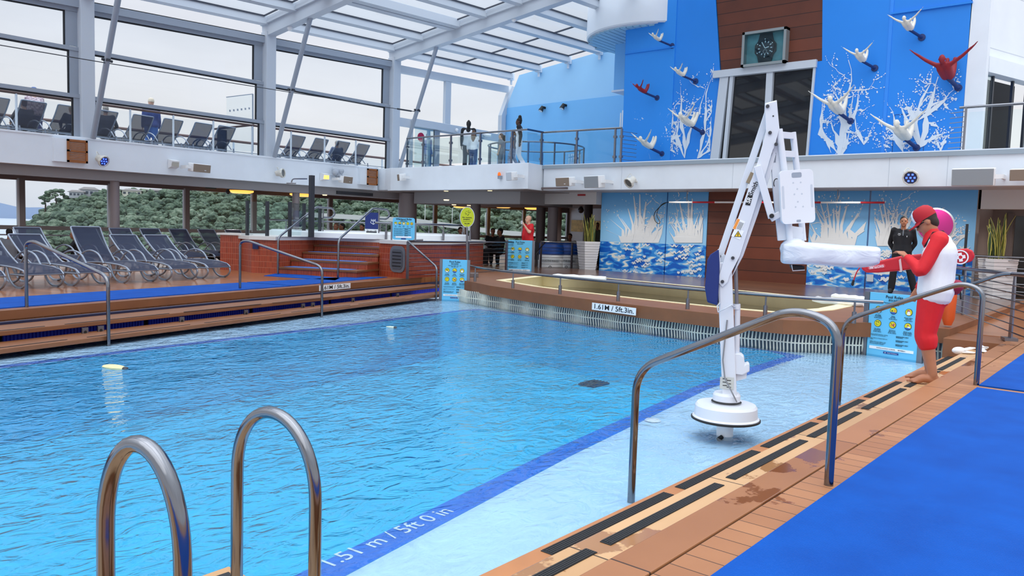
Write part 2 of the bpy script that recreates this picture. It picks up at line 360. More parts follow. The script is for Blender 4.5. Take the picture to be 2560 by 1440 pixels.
for px, py, lab in ((1632, 1051, 'round white plastic disc lying on the lane stripe near the lift base'),):
    p = onz(px, py, ZS+.005); tag(MB().lathe([(0, .012), (.06, .012), (.075, 0), (0, 0)], p, 20).build('pool_fitting', WHITE2, smooth=True), lab, 'pool fitting')

# ------------------------------------------------------------------ right deck and treads
XA = -5
struct('floor_deck', MB().b2((XA, -9, -.3), (12.9, 1.43, 0)), DECKR)
struct('deck_edge_plank', MB().b2((XA, 1.445, -.3), (12.75, 1.63, 0)), PLANKB, bevel=.006)
struct('deck_gap', MB().b2((XA, 1.43, -.3), (12.75, 1.445, -.012)), BLACK)
struct('tread_upper', MB().b2((1.9, 1.63, -.3), (12.2, 2.0, -.13)), PLANKT, bevel=.008)
struct('tread_lower', MB().b2((1.9, 2.0, -.5), (11.9, 2.285, -.26)), mat('brown_tread', (178, 118, 72), .45, var=.1, vscale=4), bevel=.008)
STRIP = mat('black_grip_strip', (38, 40, 44), .75, bump=.5, bscale=140)
def strip(x0, x1, y0, y1, z, lab):
    m = MB(); m.b2((x0, y0, z), (x1, y1, z+.004))
    for k in range(5): yy = y0+(k+.5)*(y1-y0)/5; m.b2((x0+.01, yy-.004, z+.004), (x1-.01, yy+.004, z+.007))
    tag(m.build('grip_strip', STRIP), lab, 'grip strip', 'black anti-slip strips on the pool treads')
xs = [onz(px, py, -.13).x for px, py in ((1490, 1352), (1800, 1207), (1808, 1193), (2006, 1098), (2010, 1090), (2140, 1028), (2144, 1020), (2252, 970), (2254, 966), (2330, 925), (2342, 925), (2400, 893))]
xs = [2.0, xs[0]-.08]+xs
for i in range(0, len(xs)-1, 2):
    strip(xs[i], max(xs[i+1]-.03, xs[i]+.4), 1.865, 1.925, -.13, 'black grip strip %s along the tan upper tread, counted from the near end' % ['first', 'second', 'third', 'fourth', 'fifth', 'sixth', 'seventh', 'eighth'][i//2] if i//2 else 'nearest black grip strip on the tan upper tread')
xs = [onz(px, py, -.26).x for px, py in ((1365, 1383), (1683, 1233), (1695, 1220), (1898, 1127), (1905, 1117), (2047, 1057), (2050, 1050), (2166, 1000), (2168, 994), (2256, 955), (2340, 917), (2390, 893))]
for i in range(0, len(xs)-1, 2):
    strip(xs[i], max(xs[i+1]-.03, xs[i]+.4), 2.175, 2.245, -.26, 'black grip strip %s along the lower waterline tread, counted from the near end' % ['first', 'second', 'third', 'fourth', 'fifth', 'sixth'][i//2] if i//2 else 'nearest black grip strip on the lower tread at the waterline')
# blue walkway mats on the right deck
def flat_mat(pts, lab, g=None, z=0, h=.012):
    o = MB().prism([(*p, z) for p in pts], (0, 0, h)).build('walkway_mat', BLUEMAT); tag(o, lab, 'mat', g); return o
p = onz(2362, 1010)
flat_mat([(XA, -1.2), (8.05, -1.2), (8.05, 1.25), (XA, 1.25)], 'large blue ribbed mat on the near deck right of the pool', 'blue mats on the right deck')
flat_mat([(8.2, -1.2), (12.4, -1.2), (12.4, 1.26), (8.2, 1.26)], 'farther blue ribbed mat on the right deck behind the nearest one', 'blue mats on the right deck')
# near ladder landing
struct('pool_near_landing', MB().prism([(-4, 1.63, -.5), (1.84, 1.63, -.5), (1.84, 3.16, -.5), (-4, 3.0, -.5)], (0, 0, .24)), PLANKT, bevel=.006)
tag(MB().b2((1.0, 3.04, -.26), (1.80, 3.10, -.255)).build('grip_strip', STRIP), 'black grip strip on the small landing at the foot of the ladder rails', 'grip strip', 'black anti-slip strips on the pool treads')

# ------------------------------------------------------------------ left deck and steps
dL = V((.966, .259, 0)); nL = V((-.259, .966, 0))      # along the left deck edge, and away from the pool
E0 = V((3.57, 11.88, 0))
def LE(s, t, z=0): q = E0+dL*s+nL*t; return V((q.x, q.y, z))
SEND = 10.6
struct('floor_left_deck', MB().prism([LE(-9, 0, -.3), LE(SEND, 0, -.3), V((15.2, 14.1, -.3)), V((16.5, 17, -.3)), V((38, 17, -.3)), V((38, 27.5, -.3)), V((-9, 27.5, -.3))], (0, 0, .3)), DECKL)
struct('left_deck_fascia', MB().prism([LE(-9, -.02, -.12), LE(SEND, -.02, -.12), LE(SEND, .1, -.12), LE(-9, .1, -.12)], (0, 0, .124)), BROWN)
struct('left_step_upper', MB().prism([LE(-9, -1.02, -.19), LE(SEND-.25, -.85, -.19), LE(SEND-.25, -.05, -.19), LE(-9, -.05, -.19)], (0, 0, .06)), BROWN, bevel=.008)
struct('left_step_lower', MB().prism([LE(-9, -1.46, -.325), LE(SEND+.1, -1.38, -.325), LE(SEND+.1, -.9, -.325), LE(-9, -.9, -.325)], (0, 0, .06)), BROWN, bevel=.008)
for k in range(9):      # groove lines and brackets
    s = -2.0+k*1.55
    for nm, t0, t1, z in (('upper', -1.0, -.1, -.13), ('lower', -1.4, -.95, -.265)):
        pass
GRB = mat('deep_blue_grating', (44, 62, 214), .4)
for k in range(6):
    s0 = -2.5+k*2.2; m = MB()
    m.prism([LE(s0, -.55, -.325), LE(s0+2.1, -.55, -.325), LE(s0+2.1, -.52, -.325), LE(s0, -.52, -.325)], (0, 0, .13))
    for j in range(42):
        s = s0+.03+j*.049; m.prism([LE(s, -.575, -.325), LE(s+.02, -.575, -.325), LE(s+.02, -.55, -.325), LE(s, -.55, -.325)], (0, 0, .13))
    tag(m.build('step_grating', GRB), 'deep blue overflow grating under the left steps, %s from the left' % ['first', 'second', 'third', 'fourth', 'fifth', 'sixth'][k], 'grating', 'blue gratings under the left pool steps')
lb = [(138, 823), (180, 819), (388, 797), (559, 780), (703, 764), (725, 761), (842, 751), (951, 738)]
for i, (px, py) in enumerate(lb):
    q = onz(px, py, -.26); s = (q-E0).dot(dL); m = MB()
    c = LE(s, -1.0, -.26); m.box(c, (.09, .02, .14), (dL, nL, V((0, 0, 1))))
    o = m.build('step_bracket', STEELD); tag(o, '%s steel bracket from the left under the upper left pool step' % ['first', 'second', 'third', 'fourth', 'fifth', 'sixth', 'seventh', 'eighth'][i], 'bracket', 'steel brackets under the left steps')
    MB().cyl(c-nL*.012+V((0, 0, .01)), c-nL*.008+V((0, 0, .01)), .022, 14).build('bolt_hole', BLACK, o)
for k in range(7):      # joints and inlaid dark lines of the treads
    m = MB(); s0 = -1.8+k*1.95
    for (t0, z) in ((-.93, -.128), (-1.36, -.263)):
        m.prism([LE(s0+.12, t0, z), LE(s0+1.8, t0+.01, z), LE(s0+1.8, t0+.03, z), LE(s0+.12, t0+.02, z)], (0, 0, .003))
    if s0+1.8 < SEND-.2: m.build('tread_inlay', STRIP, kind='structure')
# the wall behind the steps, its shadow painted in as dark navy
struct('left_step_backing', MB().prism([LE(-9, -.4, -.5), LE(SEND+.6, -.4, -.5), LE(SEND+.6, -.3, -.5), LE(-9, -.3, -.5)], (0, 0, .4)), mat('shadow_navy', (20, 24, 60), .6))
# blue mats on the left deck
a = [onz(*p) for p in ((-90, 764), (0, 751), (452, 722), (512, 731), (0, 771), (-90, 783))]
flat_mat([(LE(-6, .25).x, LE(-6, .25).y), (LE(6.0, .25).x, LE(6.0, .25).y), (LE(6.0, 1.5).x, LE(6.0, 1.5).y), (LE(-6, 1.7).x, LE(-6, 1.7).y)], 'long blue mat along the left deck edge in front of the loungers', 'blue mats on the left deck')
flat_mat([(LE(6.08, .25).x, LE(6.08, .25).y), (LE(9.9, .55).x, LE(9.9, .55).y), (LE(9.2, 1.15).x, LE(9.2, 1.15).y), (LE(6.08, 1.5).x, LE(6.08, 1.5).y)], 'shorter blue mat on the left deck toward the depth marker', 'blue mats on the left deck')
a = [onz(*p) for p in ((660, 690), (838, 702), (850, 696), (700, 683))]
flat_mat([(q.x, q.y) for q in a], 'small blue mat on the deck at the foot of the whirlpool steps')
# depth marker on the left deck edge
def marker(p0, p1, h, lab, t=-.03, z=-.06):
    r = (p1-p0); r.z = 0; r.normalize(); up = V((0, 0, 1)); nn = r.cross(up); c = (p0+p1)/2; L_ = (p1-p0).length
    o = MB().box(c, (L_, .012, h), (r, nn, up)).build('depth_marker', WHITE2); tag(o, lab, 'depth marker', 'white pool depth markers')
    text('1.61M / 5ft.3in.', 'depth_lettering', INK, c+nn*.008, r, up, h*.98, o, .002, fit=L_*.90, bold=.009*h)
q0 = onz(822, 722, -.05); q1 = onz(909, 716, -.05); s0 = (q0-E0).dot(dL); s1 = (q1-E0).dot(dL)
marker(LE(s0, -.03, -.055), LE(s1, -.03, -.055), .115, 'white 1.61M depth marker on the brown edge of the left deck')

# ------------------------------------------------------------------ platform with the small cream pool
PT, PB = .09, -.12
edge = [(14.6, 14.3), (13.3, 13.2), (12.9, 12.0), (12.4, 11.0), (12.05, 9.84), (11.72, 8.6), (11.55, 7.7), (11.36, 6.5), (11.28, 5.3), (11.38, 4.3), (11.75, 3.75), (12.25, 3.2), (12.35, 2.3)]
kid = [onz(*p, PT) for p in ((1240, 701), (1358, 688), (1500, 694), (2172, 757), (2085, 776))]
kid = [(q.x, q.y) for q in kid]+[(12.35, 4.6), (12.25, 5.6), (12.45, 7.4), (12.75, 9.0), (13.1, 10.4)]
back = [(13.9, 2.3), (20.6, 2.3), (20.6, 15.5), (16.3, 15.5)]
pl = edge+back
o = ring(pl, kid, PT)
n = len(pl); o.add([(*p, PT) for p in pl]+[(*p, PB) for p in pl], [(i, i+n, (i+1) % n+n, (i+1) % n) for i in range(n)])
n2 = len(edge); inn = [(p[0]+.25, p[1]+.02) for p in edge]
o.add([(*p, PB) for p in edge]+[(*p, PB) for p in inn], [(i, i+n2, i+n2+1, i+1) for i in range(n2-1)])
struct('platform', o, BROWN)
struct('platform_floor', MB().prism([(15.2, 2.4, PT), (20.6, 2.4, PT), (20.6, 15.4, PT), (17.2, 15.4, PT)], (0, 0, .003)), STAGE)
n = len(kid); o = MB(); o.add([(*p, PT+.012) for p in kid]+[(*p, -.5) for p in kid], [(i, (i+1) % n, (i+1) % n+n, i+n) for i in range(n)])
o.poly([(*p, -.5) for p in kid])
ko = ring(kid, [(sum(q[0] for q in kid)/n*.07+p[0]*.93, sum(q[1] for q in kid)/n*.07+p[1]*.93) for p in kid], PT+.012); o.add(ko.v, ko.f)
struct('shallow_pool', o, CREAM)
tag(MB().poly([(*p, -.20) for p in kid]).build('shallow_pool_water', watermat('shallow_water', (.86, .96, .97), 6, .2, .02)), 'pale still water in the small cream pool behind the platform edge', 'water', kind='stuff')
struct('floor_stage', MB().b2((12.9, -9, -.3), (38, 2.3, -.002)), wood('stage_floor_right', (150, 92, 56), (176, 112, 70), .16, 0, .3, .03, coat=.4))
struct('floor_stage_back', MB().prism([(20.6, 2.3, -.3), (38, 2.3, -.3), (38, 17, -.3), (16.5, 17, -.3), (16.3, 15.5, -.3), (20.6, 15.5, -.3)], (0, 0, .3)), STAGE)
struct('platform_end_block', MB().prism([(12.05, 1.63, -.4), (12.95, 1.45, -.4), (13.6, 2.3, -.4), (12.05, 2.32, -.4)], (0, 0, .39)), BROWN, bevel=.006)
q0 = onp(1473, 766, (11.5, 7.6, 0), (-1, .2, 0)); q1 = onp(1595, 780, (11.5, 7.6, 0), (-1, .2, 0))
marker(V((11.512, 7.78, -.015)), V((11.335, 6.78, -.015)), .125, 'white 1.61M depth marker on the brown platform edge at the far side')
# overflow grating wall below the platform, wavy
gm = mat('pale_grating', (214, 218, 206), .5); GRW = 0
gedge = [(13.1, 12.9), (12.7, 11.8)]+[(p[0]+.16, p[1]) for p in edge[3:]]+[(12.5, 1.9)]
def along(pts, step):
    out = []; d = 0
    for (a, b) in zip(pts, pts[1:]):
        a = V((*a, 0)); b = V((*b, 0)); L_ = (b-a).length
        while d < L_: out.append((a.lerp(b, d/L_), (b-a).normalized())); d += step
        d -= L_
    return out
m = MB(); run = along(gedge, .052)
for i, (p, t) in enumerate(run):
    nn = V((t.y, -t.x, 0)); nn = -nn if nn.x > 0 else nn
    s = i*.052; amp = .035*math.sin(s*2*math.pi/.8) if p.y > 3.0 else 0
    q = p+nn*amp; m.tube([(q.x, q.y, PB+.02), (q.x+nn.x*.03, q.y, (PB+ZS)/2), (q.x, q.y, ZS)], .012, 5)
gw = m.build('overflow_grating', gm); tag(gw, 'wavy pale slatted overflow grating below the brown platform edge', 'grating')
m = MB()
for i, (p, t) in enumerate(run[:-1]):
    if i % 3: continue
    nn = V((t.y, -t.x, 0)); nn = -nn if nn.x > 0 else nn; amp = .035*math.sin(i*.052*2*math.pi/.8) if p.y > 3.0 else 0; q = p+nn*(amp+.022)
    m.v.append((q.x, q.y, -.245)); m.v.append((q.x, q.y, -.265))
m.f = [(i, i+1, i+3, i+2) for i in range(0, len(m.v)-2, 2)]
m.build('grating_rail', gm, gw)
m = MB(); pts = [V((p[0]+.1, p[1], 0)) for p in gedge]
for a, b in zip(pts, pts[1:]): m.add([(a.x+.06, a.y, PB), (b.x+.06, b.y, PB), (b.x+.06, b.y, -.5), (a.x+.06, a.y, -.5)], [(0, 1, 2, 3)])
struct('pool_far_wall', m, mat('channel_blue_grey', (64, 84, 104), .6))
# ------------------------------------------------------------------ superstructure, port side
YW = 22.1; XC = [3.29, 8.73, 14.17, 19.38]; ZF0, ZF1 = 2.54, 3.34
def zroof(x, y): return 6.92+.045*(x-8.73)*.75+.12*(22.1-y)
struct('wall_left', MB().b2((-3, 22.0, ZF0), (18.55, 22.3, ZF1)), WHITE)
struct('trim_1', MB().b2((-3, 21.98, ZF1-.035), (18.55, 22.3, ZF1+.012)), WHITE)
struct('beam_left', MB().b2((-3, 22.35, 2.29), (20, 22.75, 2.56)), GREYB)
struct('ceiling_lower', MB().prism([(-3, 22.3, 2.57), (19.4, 22.3, 2.57), (19.4, 14.2, 2.57), (38, 14.2, 2.57), (38, 27.2, 2.57), (-3, 27.2, 2.57)], (0, 0, .06)), TAUPE)
struct('floor_upper_deck', MB().prism([(-3, 22.1, 3.2), (19.4, 22.1, 3.2), (19.4, 1, 3.2), (38, 1, 3.2), (38, 29.0, 3.2), (-3, 29.0, 3.2)], (0, 0, .1)), mat('upper_deck_grey', (150, 164, 176), .6))
# soffit slab panels across the left ceiling
for k in range(6):
    x = 1.5+k*4.1
    struct('ceiling_panel', MB().b2((x, 22.8, 2.49), (x+3.9, 26.0, 2.57)), mat('ceiling_panel_grey', (136, 126, 124), .6))
for i, x in enumerate(XC):
    zt = zroof(x, 22.1)
    struct('window_column', MB().b2((x-.17, 21.99, ZF1), (x+.17, 22.32, zt+.1)), FRAME, bevel=.01)
    # inclined strut with clamp
    if i:
        lab = ['', 'left', 'middle', 'right'][i]
        o = MB(); a = V((x+.05, 21.86, ZF1+.0)); b = V((x+.02, 19.98, zroof(x, 20)+.05)); o.tube([a, b], .072, 14)
        st = o.build('roof_strut', FRAMED, smooth=True); tag(st, 'slanting grey tubular roof strut in front of the %s window column' % {'left': 'leftmost visible', 'middle': 'second visible', 'right': 'third visible'}[lab], 'roof strut', 'slanting roof struts')
        t = a.lerp(b, .49); MB().box(t, (.10, .20, .06)).tube([t+V((-.13, 0, .01)), t+V((.13, 0, -.01))], .035, 8).build('cable_clamp', DARKM, st)
pts = [V((8.73-3, 20.93, 5.02))]+[V((x+.03, 20.93, zroof(x, 20)*.51+1.69)) for x in XC[1:]]
o = MB().tube([(XC[1]-3, 20.93, 5.15), (XC[1], 20.93, 5.17), (XC[2], 20.93, 5.26), (XC[3]-.1, 20.93, 5.36)], .012, 6).tube([(XC[3]-.9, 20.93, 5.345), (XC[3]-.25, 20.93, 5.357)], .028, 8)
tag(o.build('bracing_cable', DARKM), 'thin dark steel cable strung between the slanting roof struts', 'cable')
# window bays
GASK = mat('black_window_gasket', (26, 28, 34), .6)
def bay(i, x0, x1, lower=True):
    zt0, zt1 = zroof(x0, 22.1)-.33, zroof(x1, 22.1)-.33
    f = MB()
    tiers = [(ZF1, 4.37, 22.12), (4.47, 5.58, 22.17), (5.70, None, 22.22)]
    for (za, zb, y) in tiers:
        inset = .03 if y < 22.15 else (.11 if y < 22.2 else .19)
        xa, xb = x0+.17, x1-.17-inset*.9
        z0b, z1b = (zb, zb) if zb else (zt0, zt1)
        top = lambda x: z0b+(z1b-z0b)*(x-xa)/(xb-xa)
        f.k = 0
        f.b2((xb-.12, y, za), (xb, y+.08, top(xb))); f.b2((xb, y, za), (x1-.15, y+.06, top(xb)))
        f.b2((xa, y, za), (xa+.06, y+.08, top(xa)))
        f.beam((xa, y+.04, z0b+.04), (x1-.17, y+.04, z1b+.04), .12, .10)
        f.k = 1
        f.beam((xa, y+.05, z0b-.03), (xb-.12, y+.05, z1b-.03), .05, .035)
        f.b2((xb-.155, y+.02, za), (xb-.12, y+.07, top(xb)-.02))
    f.k = 0; f.beam((x0+.17, 22.2, zt0+.20), (x1-.17, 22.2, zt1+.20), .2, .22)
    f.k = 1; f.beam((x0+.17, 22.15, zt0+.30), (x1-.17, 22.15, zt1+.30), .1, .02)
    o = f.build('window_%d' % i, [FRAMED, GASK], kind='structure')
    gl = MB()
    for (za, zb, y) in tiers: gl.add([(x0+.2, y+.055, za), (x1-.2, y+.055, za), (x1-.2, y+.055, zb or zt1), (x0+.2, y+.055, zb or zt0)], [(0, 1, 2, 3)])
    gl.build('pane', GLASS, o)
bay(1, -1, XC[0]); bay(2, XC[0], XC[1]); bay(3, XC[1], XC[2]); bay(4, XC[2], XC[3])
# end bay with the sliding door to the open deck
f = MB(); x0, x1 = XC[3]+.17, 25.75; zt = zroof(22, 22.1)-.28
f.beam((x0, 22.2, zroof(x0, 22.1)-.25), (x1, 22.2, zroof(x1, 22.1)-.25), .2, .26)
f.b2((22.0, 22.12, 5.25), (22.3, 22.25, zt)); f.b2((x0, 22.1, 4.98), (x1, 22.26, 5.28))
f.prism([(25.35, 22.1, ZF1), (25.62, 22.1, ZF1), (25.62, 22.1, 6.1), (26.2, 22.1, 7.4), (25.95, 22.1, 7.4), (25.35, 22.1, 6.1)], (0, .2, 0))
for x in (20.3, 21.2, 23.9): f.b2((x-.05, 22.14, ZF1), (x+.05, 22.24, 5.0))
struct('window_5', f, FRAME)
MB().add([(x0, 22.19, 5.2), (25.4, 22.19, 5.2), (25.9, 22.19, 7.4), (x0, 22.19, 7.1)], [(0, 1, 2, 3)]).add([(x0, 22.19, ZF1), (21.2, 22.19, ZF1), (21.2, 22.19, 5), (x0, 22.19, 5)], [(0, 1, 2, 3)]).add([(23.7, 22.19, ZF1), (25.4, 22.19, ZF1), (25.4, 22.19, 5), (23.7, 22.19, 5)], [(0, 1, 2, 3)]).build('pane', GLASS, bpy.data.objects['window_5'])
dr = thing('sliding_door', 'automatic sliding glass door under a pale header box on the upper deck', 'door', (21.7, 22.0, ZF1))
MB().b2((20.2, 21.88, 5.02), (24.3, 22.08, 5.3)).build('header_box', FRAME, dr, bevel=.01)
MB().b2((21.35, 22.0, ZF1), (21.62, 22.08, 5.0)).build('door_stile', FRAMED, dr); MB().b2((20.35, 22.03, ZF1), (21.35, 22.05, 5.0)).build('door_leaf', GLASSG, dr)
MB().b2((23.1, 22.03, ZF1), (23.85, 22.05, 5.0)).b2((23.06, 22.0, ZF1), (23.12, 22.07, 5.0)).build('door_leaf', GLASSG, dr)
MB().ball((22.4, 21.86, 5.12), .07).build('door_sensor', WHITE2, dr)
tag(MB().lathe([(0, 0), (.17, 0), (.17, .02), (0, .02)], ony(1052, 343, 22.03), 20, (0, -1, 0)).build('round_sign', mat('crimson_sign', (176, 22, 70), .5)), 'round crimson sign on the glass beside the sliding door', 'sign')
tag(MB().cyl((24.0, 21.86, 5.13), (24.15, 21.6, 5.08), .06, 12).cyl((24.0, 21.9, 5.13), (24.0, 21.8, 5.13), .03, 8).build('security_camera', WHITE2), 'small white camera on the door header at the far end', 'camera')
# ------------------------------------------------------------------ sloping glass roof
XR = [XC[0]-5.4]+XC+[25.7]
YTOP = 7.6
def yz(x, y): return V((x, y, zroof(x, y)))
for i, x in enumerate(XR[:-1]):
    o = MB(); o.beam(yz(x, 22.3)+V((0, 0, .16)), yz(x, YTOP)+V((0, 0, .16)), .28, .36); o.beam(yz(x, 22.3)+V((0, 0, .36)), yz(x, YTOP)+V((0, 0, .36)), .44, .10)
    o.beam(yz(x, 22.3)+V((.16, 0, .47)), yz(x, YTOP)+V((.16, 0, .47)), .04, .12); o.beam(yz(x, 22.3)+V((-.16, 0, .47)), yz(x, YTOP)+V((-.16, 0, .47)), .04, .12)
    struct('roof_beam', o, FRAME)
    o = MB(); zt = zroof(x, YTOP)+.16; o.beam((x, YTOP, zt), (x, -8, zt-.3), .2, .34); struct('roof_beam', o, FRAME)
for i in range(len(XR)-1):
    x0, x1 = XR[i], XR[i+1]; last = i == len(XR)-2; k = 0
    y = 22.05 if not last else 21.85
    ys = []
    while y > YTOP: ys.append(y); y -= 1.48
    for k, y in enumerate(ys):
        o = MB(); up = V((0, .12, 1)).normalized(); dz = .42 if not last else .22
        o.beam(yz(x0+.15, y)+V((0, 0, dz)), yz(x1-.12, y)+V((0, 0, dz)), .22, .26, up)
        if k % 3 == 2 and not last: o.beam(yz(x0+.15, y-.28)+V((0, 0, dz)), yz(x1-.12, y-.28)+V((0, 0, dz)), .22, .26, up)
        struct('roof_purlin', o, FRAME)
        if last:
            o = MB().box(yz(x1-.12, y)+V((0, 0, dz-.02)), (.22, .2, .3)); o.cyl(yz(x1-.1, y)+V((0, 0, dz-.35)), yz(x1-.1, y)+V((0, 0, dz-.15)), .05, 8); struct('roof_bracket', o, WHITE)
        y2 = y-1.48; o = MB(); dz += .12
        o.add([yz(x0+.1, y)+V((0, 0, dz)), yz(x1-.1, y)+V((0, 0, dz)), yz(x1-.1, y2)+V((0, 0, dz)), yz(x0+.1, y2)+V((0, 0, dz))], [(0, 1, 2, 3)])
        struct('roof_pane', o, ROOFG)
        o = MB(); dz -= .02      # dark gaskets around each pane and the inner edge rails
        for xx in ((x0+.32, x1-.3) if not last else (x0+.3, (x0+x1)/2, x1-.25)):
            o.beam(yz(xx, y-.1)+V((0, 0, dz)), yz(xx, y2+.1)+V((0, 0, dz)), .06 if last else .035, .04, (0, 0, 1))
        o.beam(yz(x0+.3, y-.115)+V((0, 0, dz)), yz(x1-.3, y-.115)+V((0, 0, dz)), .035, .04)
        o.build('roof_gasket', mat('dark_gasket', (60, 66, 80), .5), kind='structure')
# small hooks and lights hanging from the third beam
for i, (px, py) in enumerate(((1063, 133), (1307, 48), (1160, 0))):
    pass
hb = [(725, 70, 14.17), (1285, 48, 19.38)]
for i, (px, py, x) in enumerate(hb):
    p = onx(px, py, x); o = MB().ball(p, .09, 10, 8).cyl(p, p+V((0, .25, .15)), .025, 8)
    tag(o.build('roof_lamp', WHITE2, smooth=True), ['small round white lamp under the nearer glass roof beam', 'small round white lamp under the farther glass roof beam'][i], 'lamp', 'small lamps under the roof beams')
# pale blue far wall and the round tower
LBLUE = mat('light_blue_wall_paint', (164, 214, 252), .55, var=.05, vscale=.35)
MBLUE = mat('mid_blue_wall_paint', (124, 194, 248), .55, var=.04, vscale=.4)
BLUE = mat('bright_blue_wall_paint', (26, 134, 232), .5, var=.05, vscale=.4)
struct('wall_far', MB().prism([(25.7, 22.4, 3.3), (25.7, 13, 3.3), (25.7, 13, zroof(25.7, 13)+.2), (25.7, 21.5, zroof(25.7, 21.5)+.2), (25.7, 22.4, 6.0)], (.2, 0, 0)), LBLUE)
q = [onx(*p, 25.68) for p in ((1252, 345), (1268, 270), (1560, 237), (1560, 420), (1252, 425))]
struct('wall_far_dado', MB().prism(q, (-.015, 0, 0)), MBLUE)
struct('wall_niche', MB().b2((22.6, 12.9, 6.05), (25.7, 14.75, 9)), MBLUE); struct('trim_2', MB().b2((22.55, 13.0, 6.0), (25.7, 14.8, 6.06)), WHITE)
o = MB().lathe([(2.32, 0), (2.36, .04), (2.36, 3.2)], (23.1, 13.4, 7.62), 64); o.lathe([(0, -.0), (2.2, -.0), (2.2, .05), (2.32, .05), (2.32, 0)], (23.1, 13.4, 7.62), 64)
struct('tower_balcony', o, WHITE, smooth=True)
slat = mat('slatted_soffit', (150, 196, 224), .5)
for k in range(20):
    y = 11.35+k*.22; r = math.sqrt(max(.01, 2.15**2-(y-13.4)**2)); struct('soffit_slat', MB().b2((23.1-r, y, 7.575), (23.1+r, y+.19, 7.62)), slat)
for px, py, lab in ((1360, 271, 'black wall spotlight on the pale blue wall, left of the pair'), (1413, 265, 'black wall spotlight on the pale blue wall, right of the pair')):
    p = onx(px, py, 25.6); o = MB().cyl(p+V((.1, 0, .03)), p+V((-.03, 0, .03)), .05, 10).tube([p+V((-.06, .02, .06)), p+V((-.16, .05, -.12))], [.07, .10], 12)
    so_ = o.build('wall_spotlight', BLACK, smooth=True); tag(so_, lab, 'spotlight', 'black spotlights on the pale blue wall')
    MB().lathe([(0, 0), (.085, 0)], p+V((-.163, .051, -.125)), 12, (-.4, .12, -.75)).build('lens', WHITE2, so_)
p = onx(1552, 288, 21.6)
tag(MB().b2((21.35, 13.45, 4.55), (21.5, 13.58, 5.15)).tube([(21.4, 13.66, 4.62), (21.4, 13.66, 5.08)], .02, 8).build('ladder_bracket', WHITE2), 'narrow white bracket at the left corner of the bright blue wall', 'bracket')
# ------------------------------------------------------------------ front fascia, bridge and bright blue wall
XF, XM = 19.45, 21.2
struct('wall_front', MB().b2((XF, -6, ZF0), (XF+.3, 15.15, 3.315)), WHITE)
struct('trim_3', MB().b2((XF-.02, -6, 3.285), (XF+.3, 15.13, 3.325)), WHITE)
for k, y in enumerate((12.3, 8.9, 5.1, 3.9)): struct('trim_4', MB().b2((XF-.003, y-.006, ZF0+.01), (XF, y+.006, 3.28)), FRAME)
BX = 18.55
struct('bridge', MB().prism([(BX, 15.05, ZF0-.01), (XF, 15.2, ZF0-.01), (XF+2, 15.2, ZF0-.01), (XF+2, 22.4, ZF0-.01), (18.6, 22.4, ZF0-.01), (BX+.1, 21.7, ZF0-.01), (BX, 21.3, ZF0-.01)], (0, 0, .79)), WHITE, bevel=.01)
struct('soffit_front', MB().b2((XF+.1, -6, 2.555), (XM+.3, 15.2, 2.6)), mat('soffit_grey', (196, 196, 198), .5))
# blue wall with door opening: left and right panels built round the trapezoid
WB = 3.3; WT = 10.2
y = dict(l=13.42, r=3.98)
wl = [(XM, 13.42, WB), (XM, 10.42, WB), (XM, 10.25, 5.96), (XM, 10.75, WT), (XM, 13.5, WT)]
wr = [(XM, 7.62, WB), (XM, 4.02, WB), (XM, 3.95, WT), (XM, 7.6, WT), (XM, 7.38, 5.96), (XM, 7.55, 5.96)]
LW = struct('wall_blue_left', MB().prism(wl, (.3, 0, 0)), BLUE); RW = struct('wall_blue_right', MB().prism(wr, (.3, 0, 0)), BLUE)
struct('wall_blue_side', MB().b2((XM, 13.1, WB), (26, 13.42, WT)), BLUE)
struct('wall_blue_side_panel', MB().b2((XM-.02, 11.72, WB), (XM, 13.43, WT)), mat('bright_blue_lit_copy', (36, 142, 236), .5))  # lit look comes from a lighter copy of the wall blue
struct('trim_5', MB().b2((XM-.05, 11.74, 6.83), (XM, 13.44, 6.88)), BLUE); struct('trim_6', MB().b2((XM-.05, 3.97, 6.9), (XM, 5.75, 6.95)), BLUE)
struct('trim_7', MB().b2((XM-.012, 5.7, WB), (XM, 5.78, WT)), mat('seam_blue', (44, 140, 240), .5))
struct('cladding_panel', MB().prism([(XM+.02, 10.22, 5.97), (XM+.02, 10.75, WT), (XM+.02, 7.6, WT), (XM+.02, 7.38, 5.97)], (.2, 0, 0)), CLAD)
# balcony window behind the blue wall
f = MB(); f.k = 0
def dq(y0, z0, y1, z1, w_=.1): f.beam((XM+.02, y0, z0), (XM+.02, y1, z1), .16, w_, (0, 1, 0) if abs(z1-z0) > 1 else (0, 0, 1))
dq(10.28, WB, 10.08, 5.95, .26); dq(9.98, WB, 9.86, 5.9); dq(7.62, WB, 7.55, 5.9, .06); dq(8.76, WB, 8.76, 5.9, .18)
f.beam((XM, 10.42, 5.9), (XM, 7.5, 5.9), .2, .2)
w9 = struct('window_6', f, FRAME)
m = bpy.data.materials.new('dark_window_glass'); m.use_nodes = True; n_ = NT(m); n_.b.inputs['Base Color'].default_value = (.012, .013, .015, 1); n_.b.inputs['Roughness'].default_value = .03; n_.b.inputs['Specular IOR Level'].default_value = .6
DARKGLASS = m
MB().add([(XM+.06, 10.2, WB), (XM+.06, 7.5, WB), (XM+.06, 7.5, 5.9), (XM+.06, 10.1, 5.9)], [(0, 1, 2, 3)]).build('pane', DARKGLASS, w9)
AMB = mat('amber_lamp', (255, 184, 80), .4, emit=1.3); WARM = mat('warm_downlight', (255, 222, 170), .4, emit=1.6)
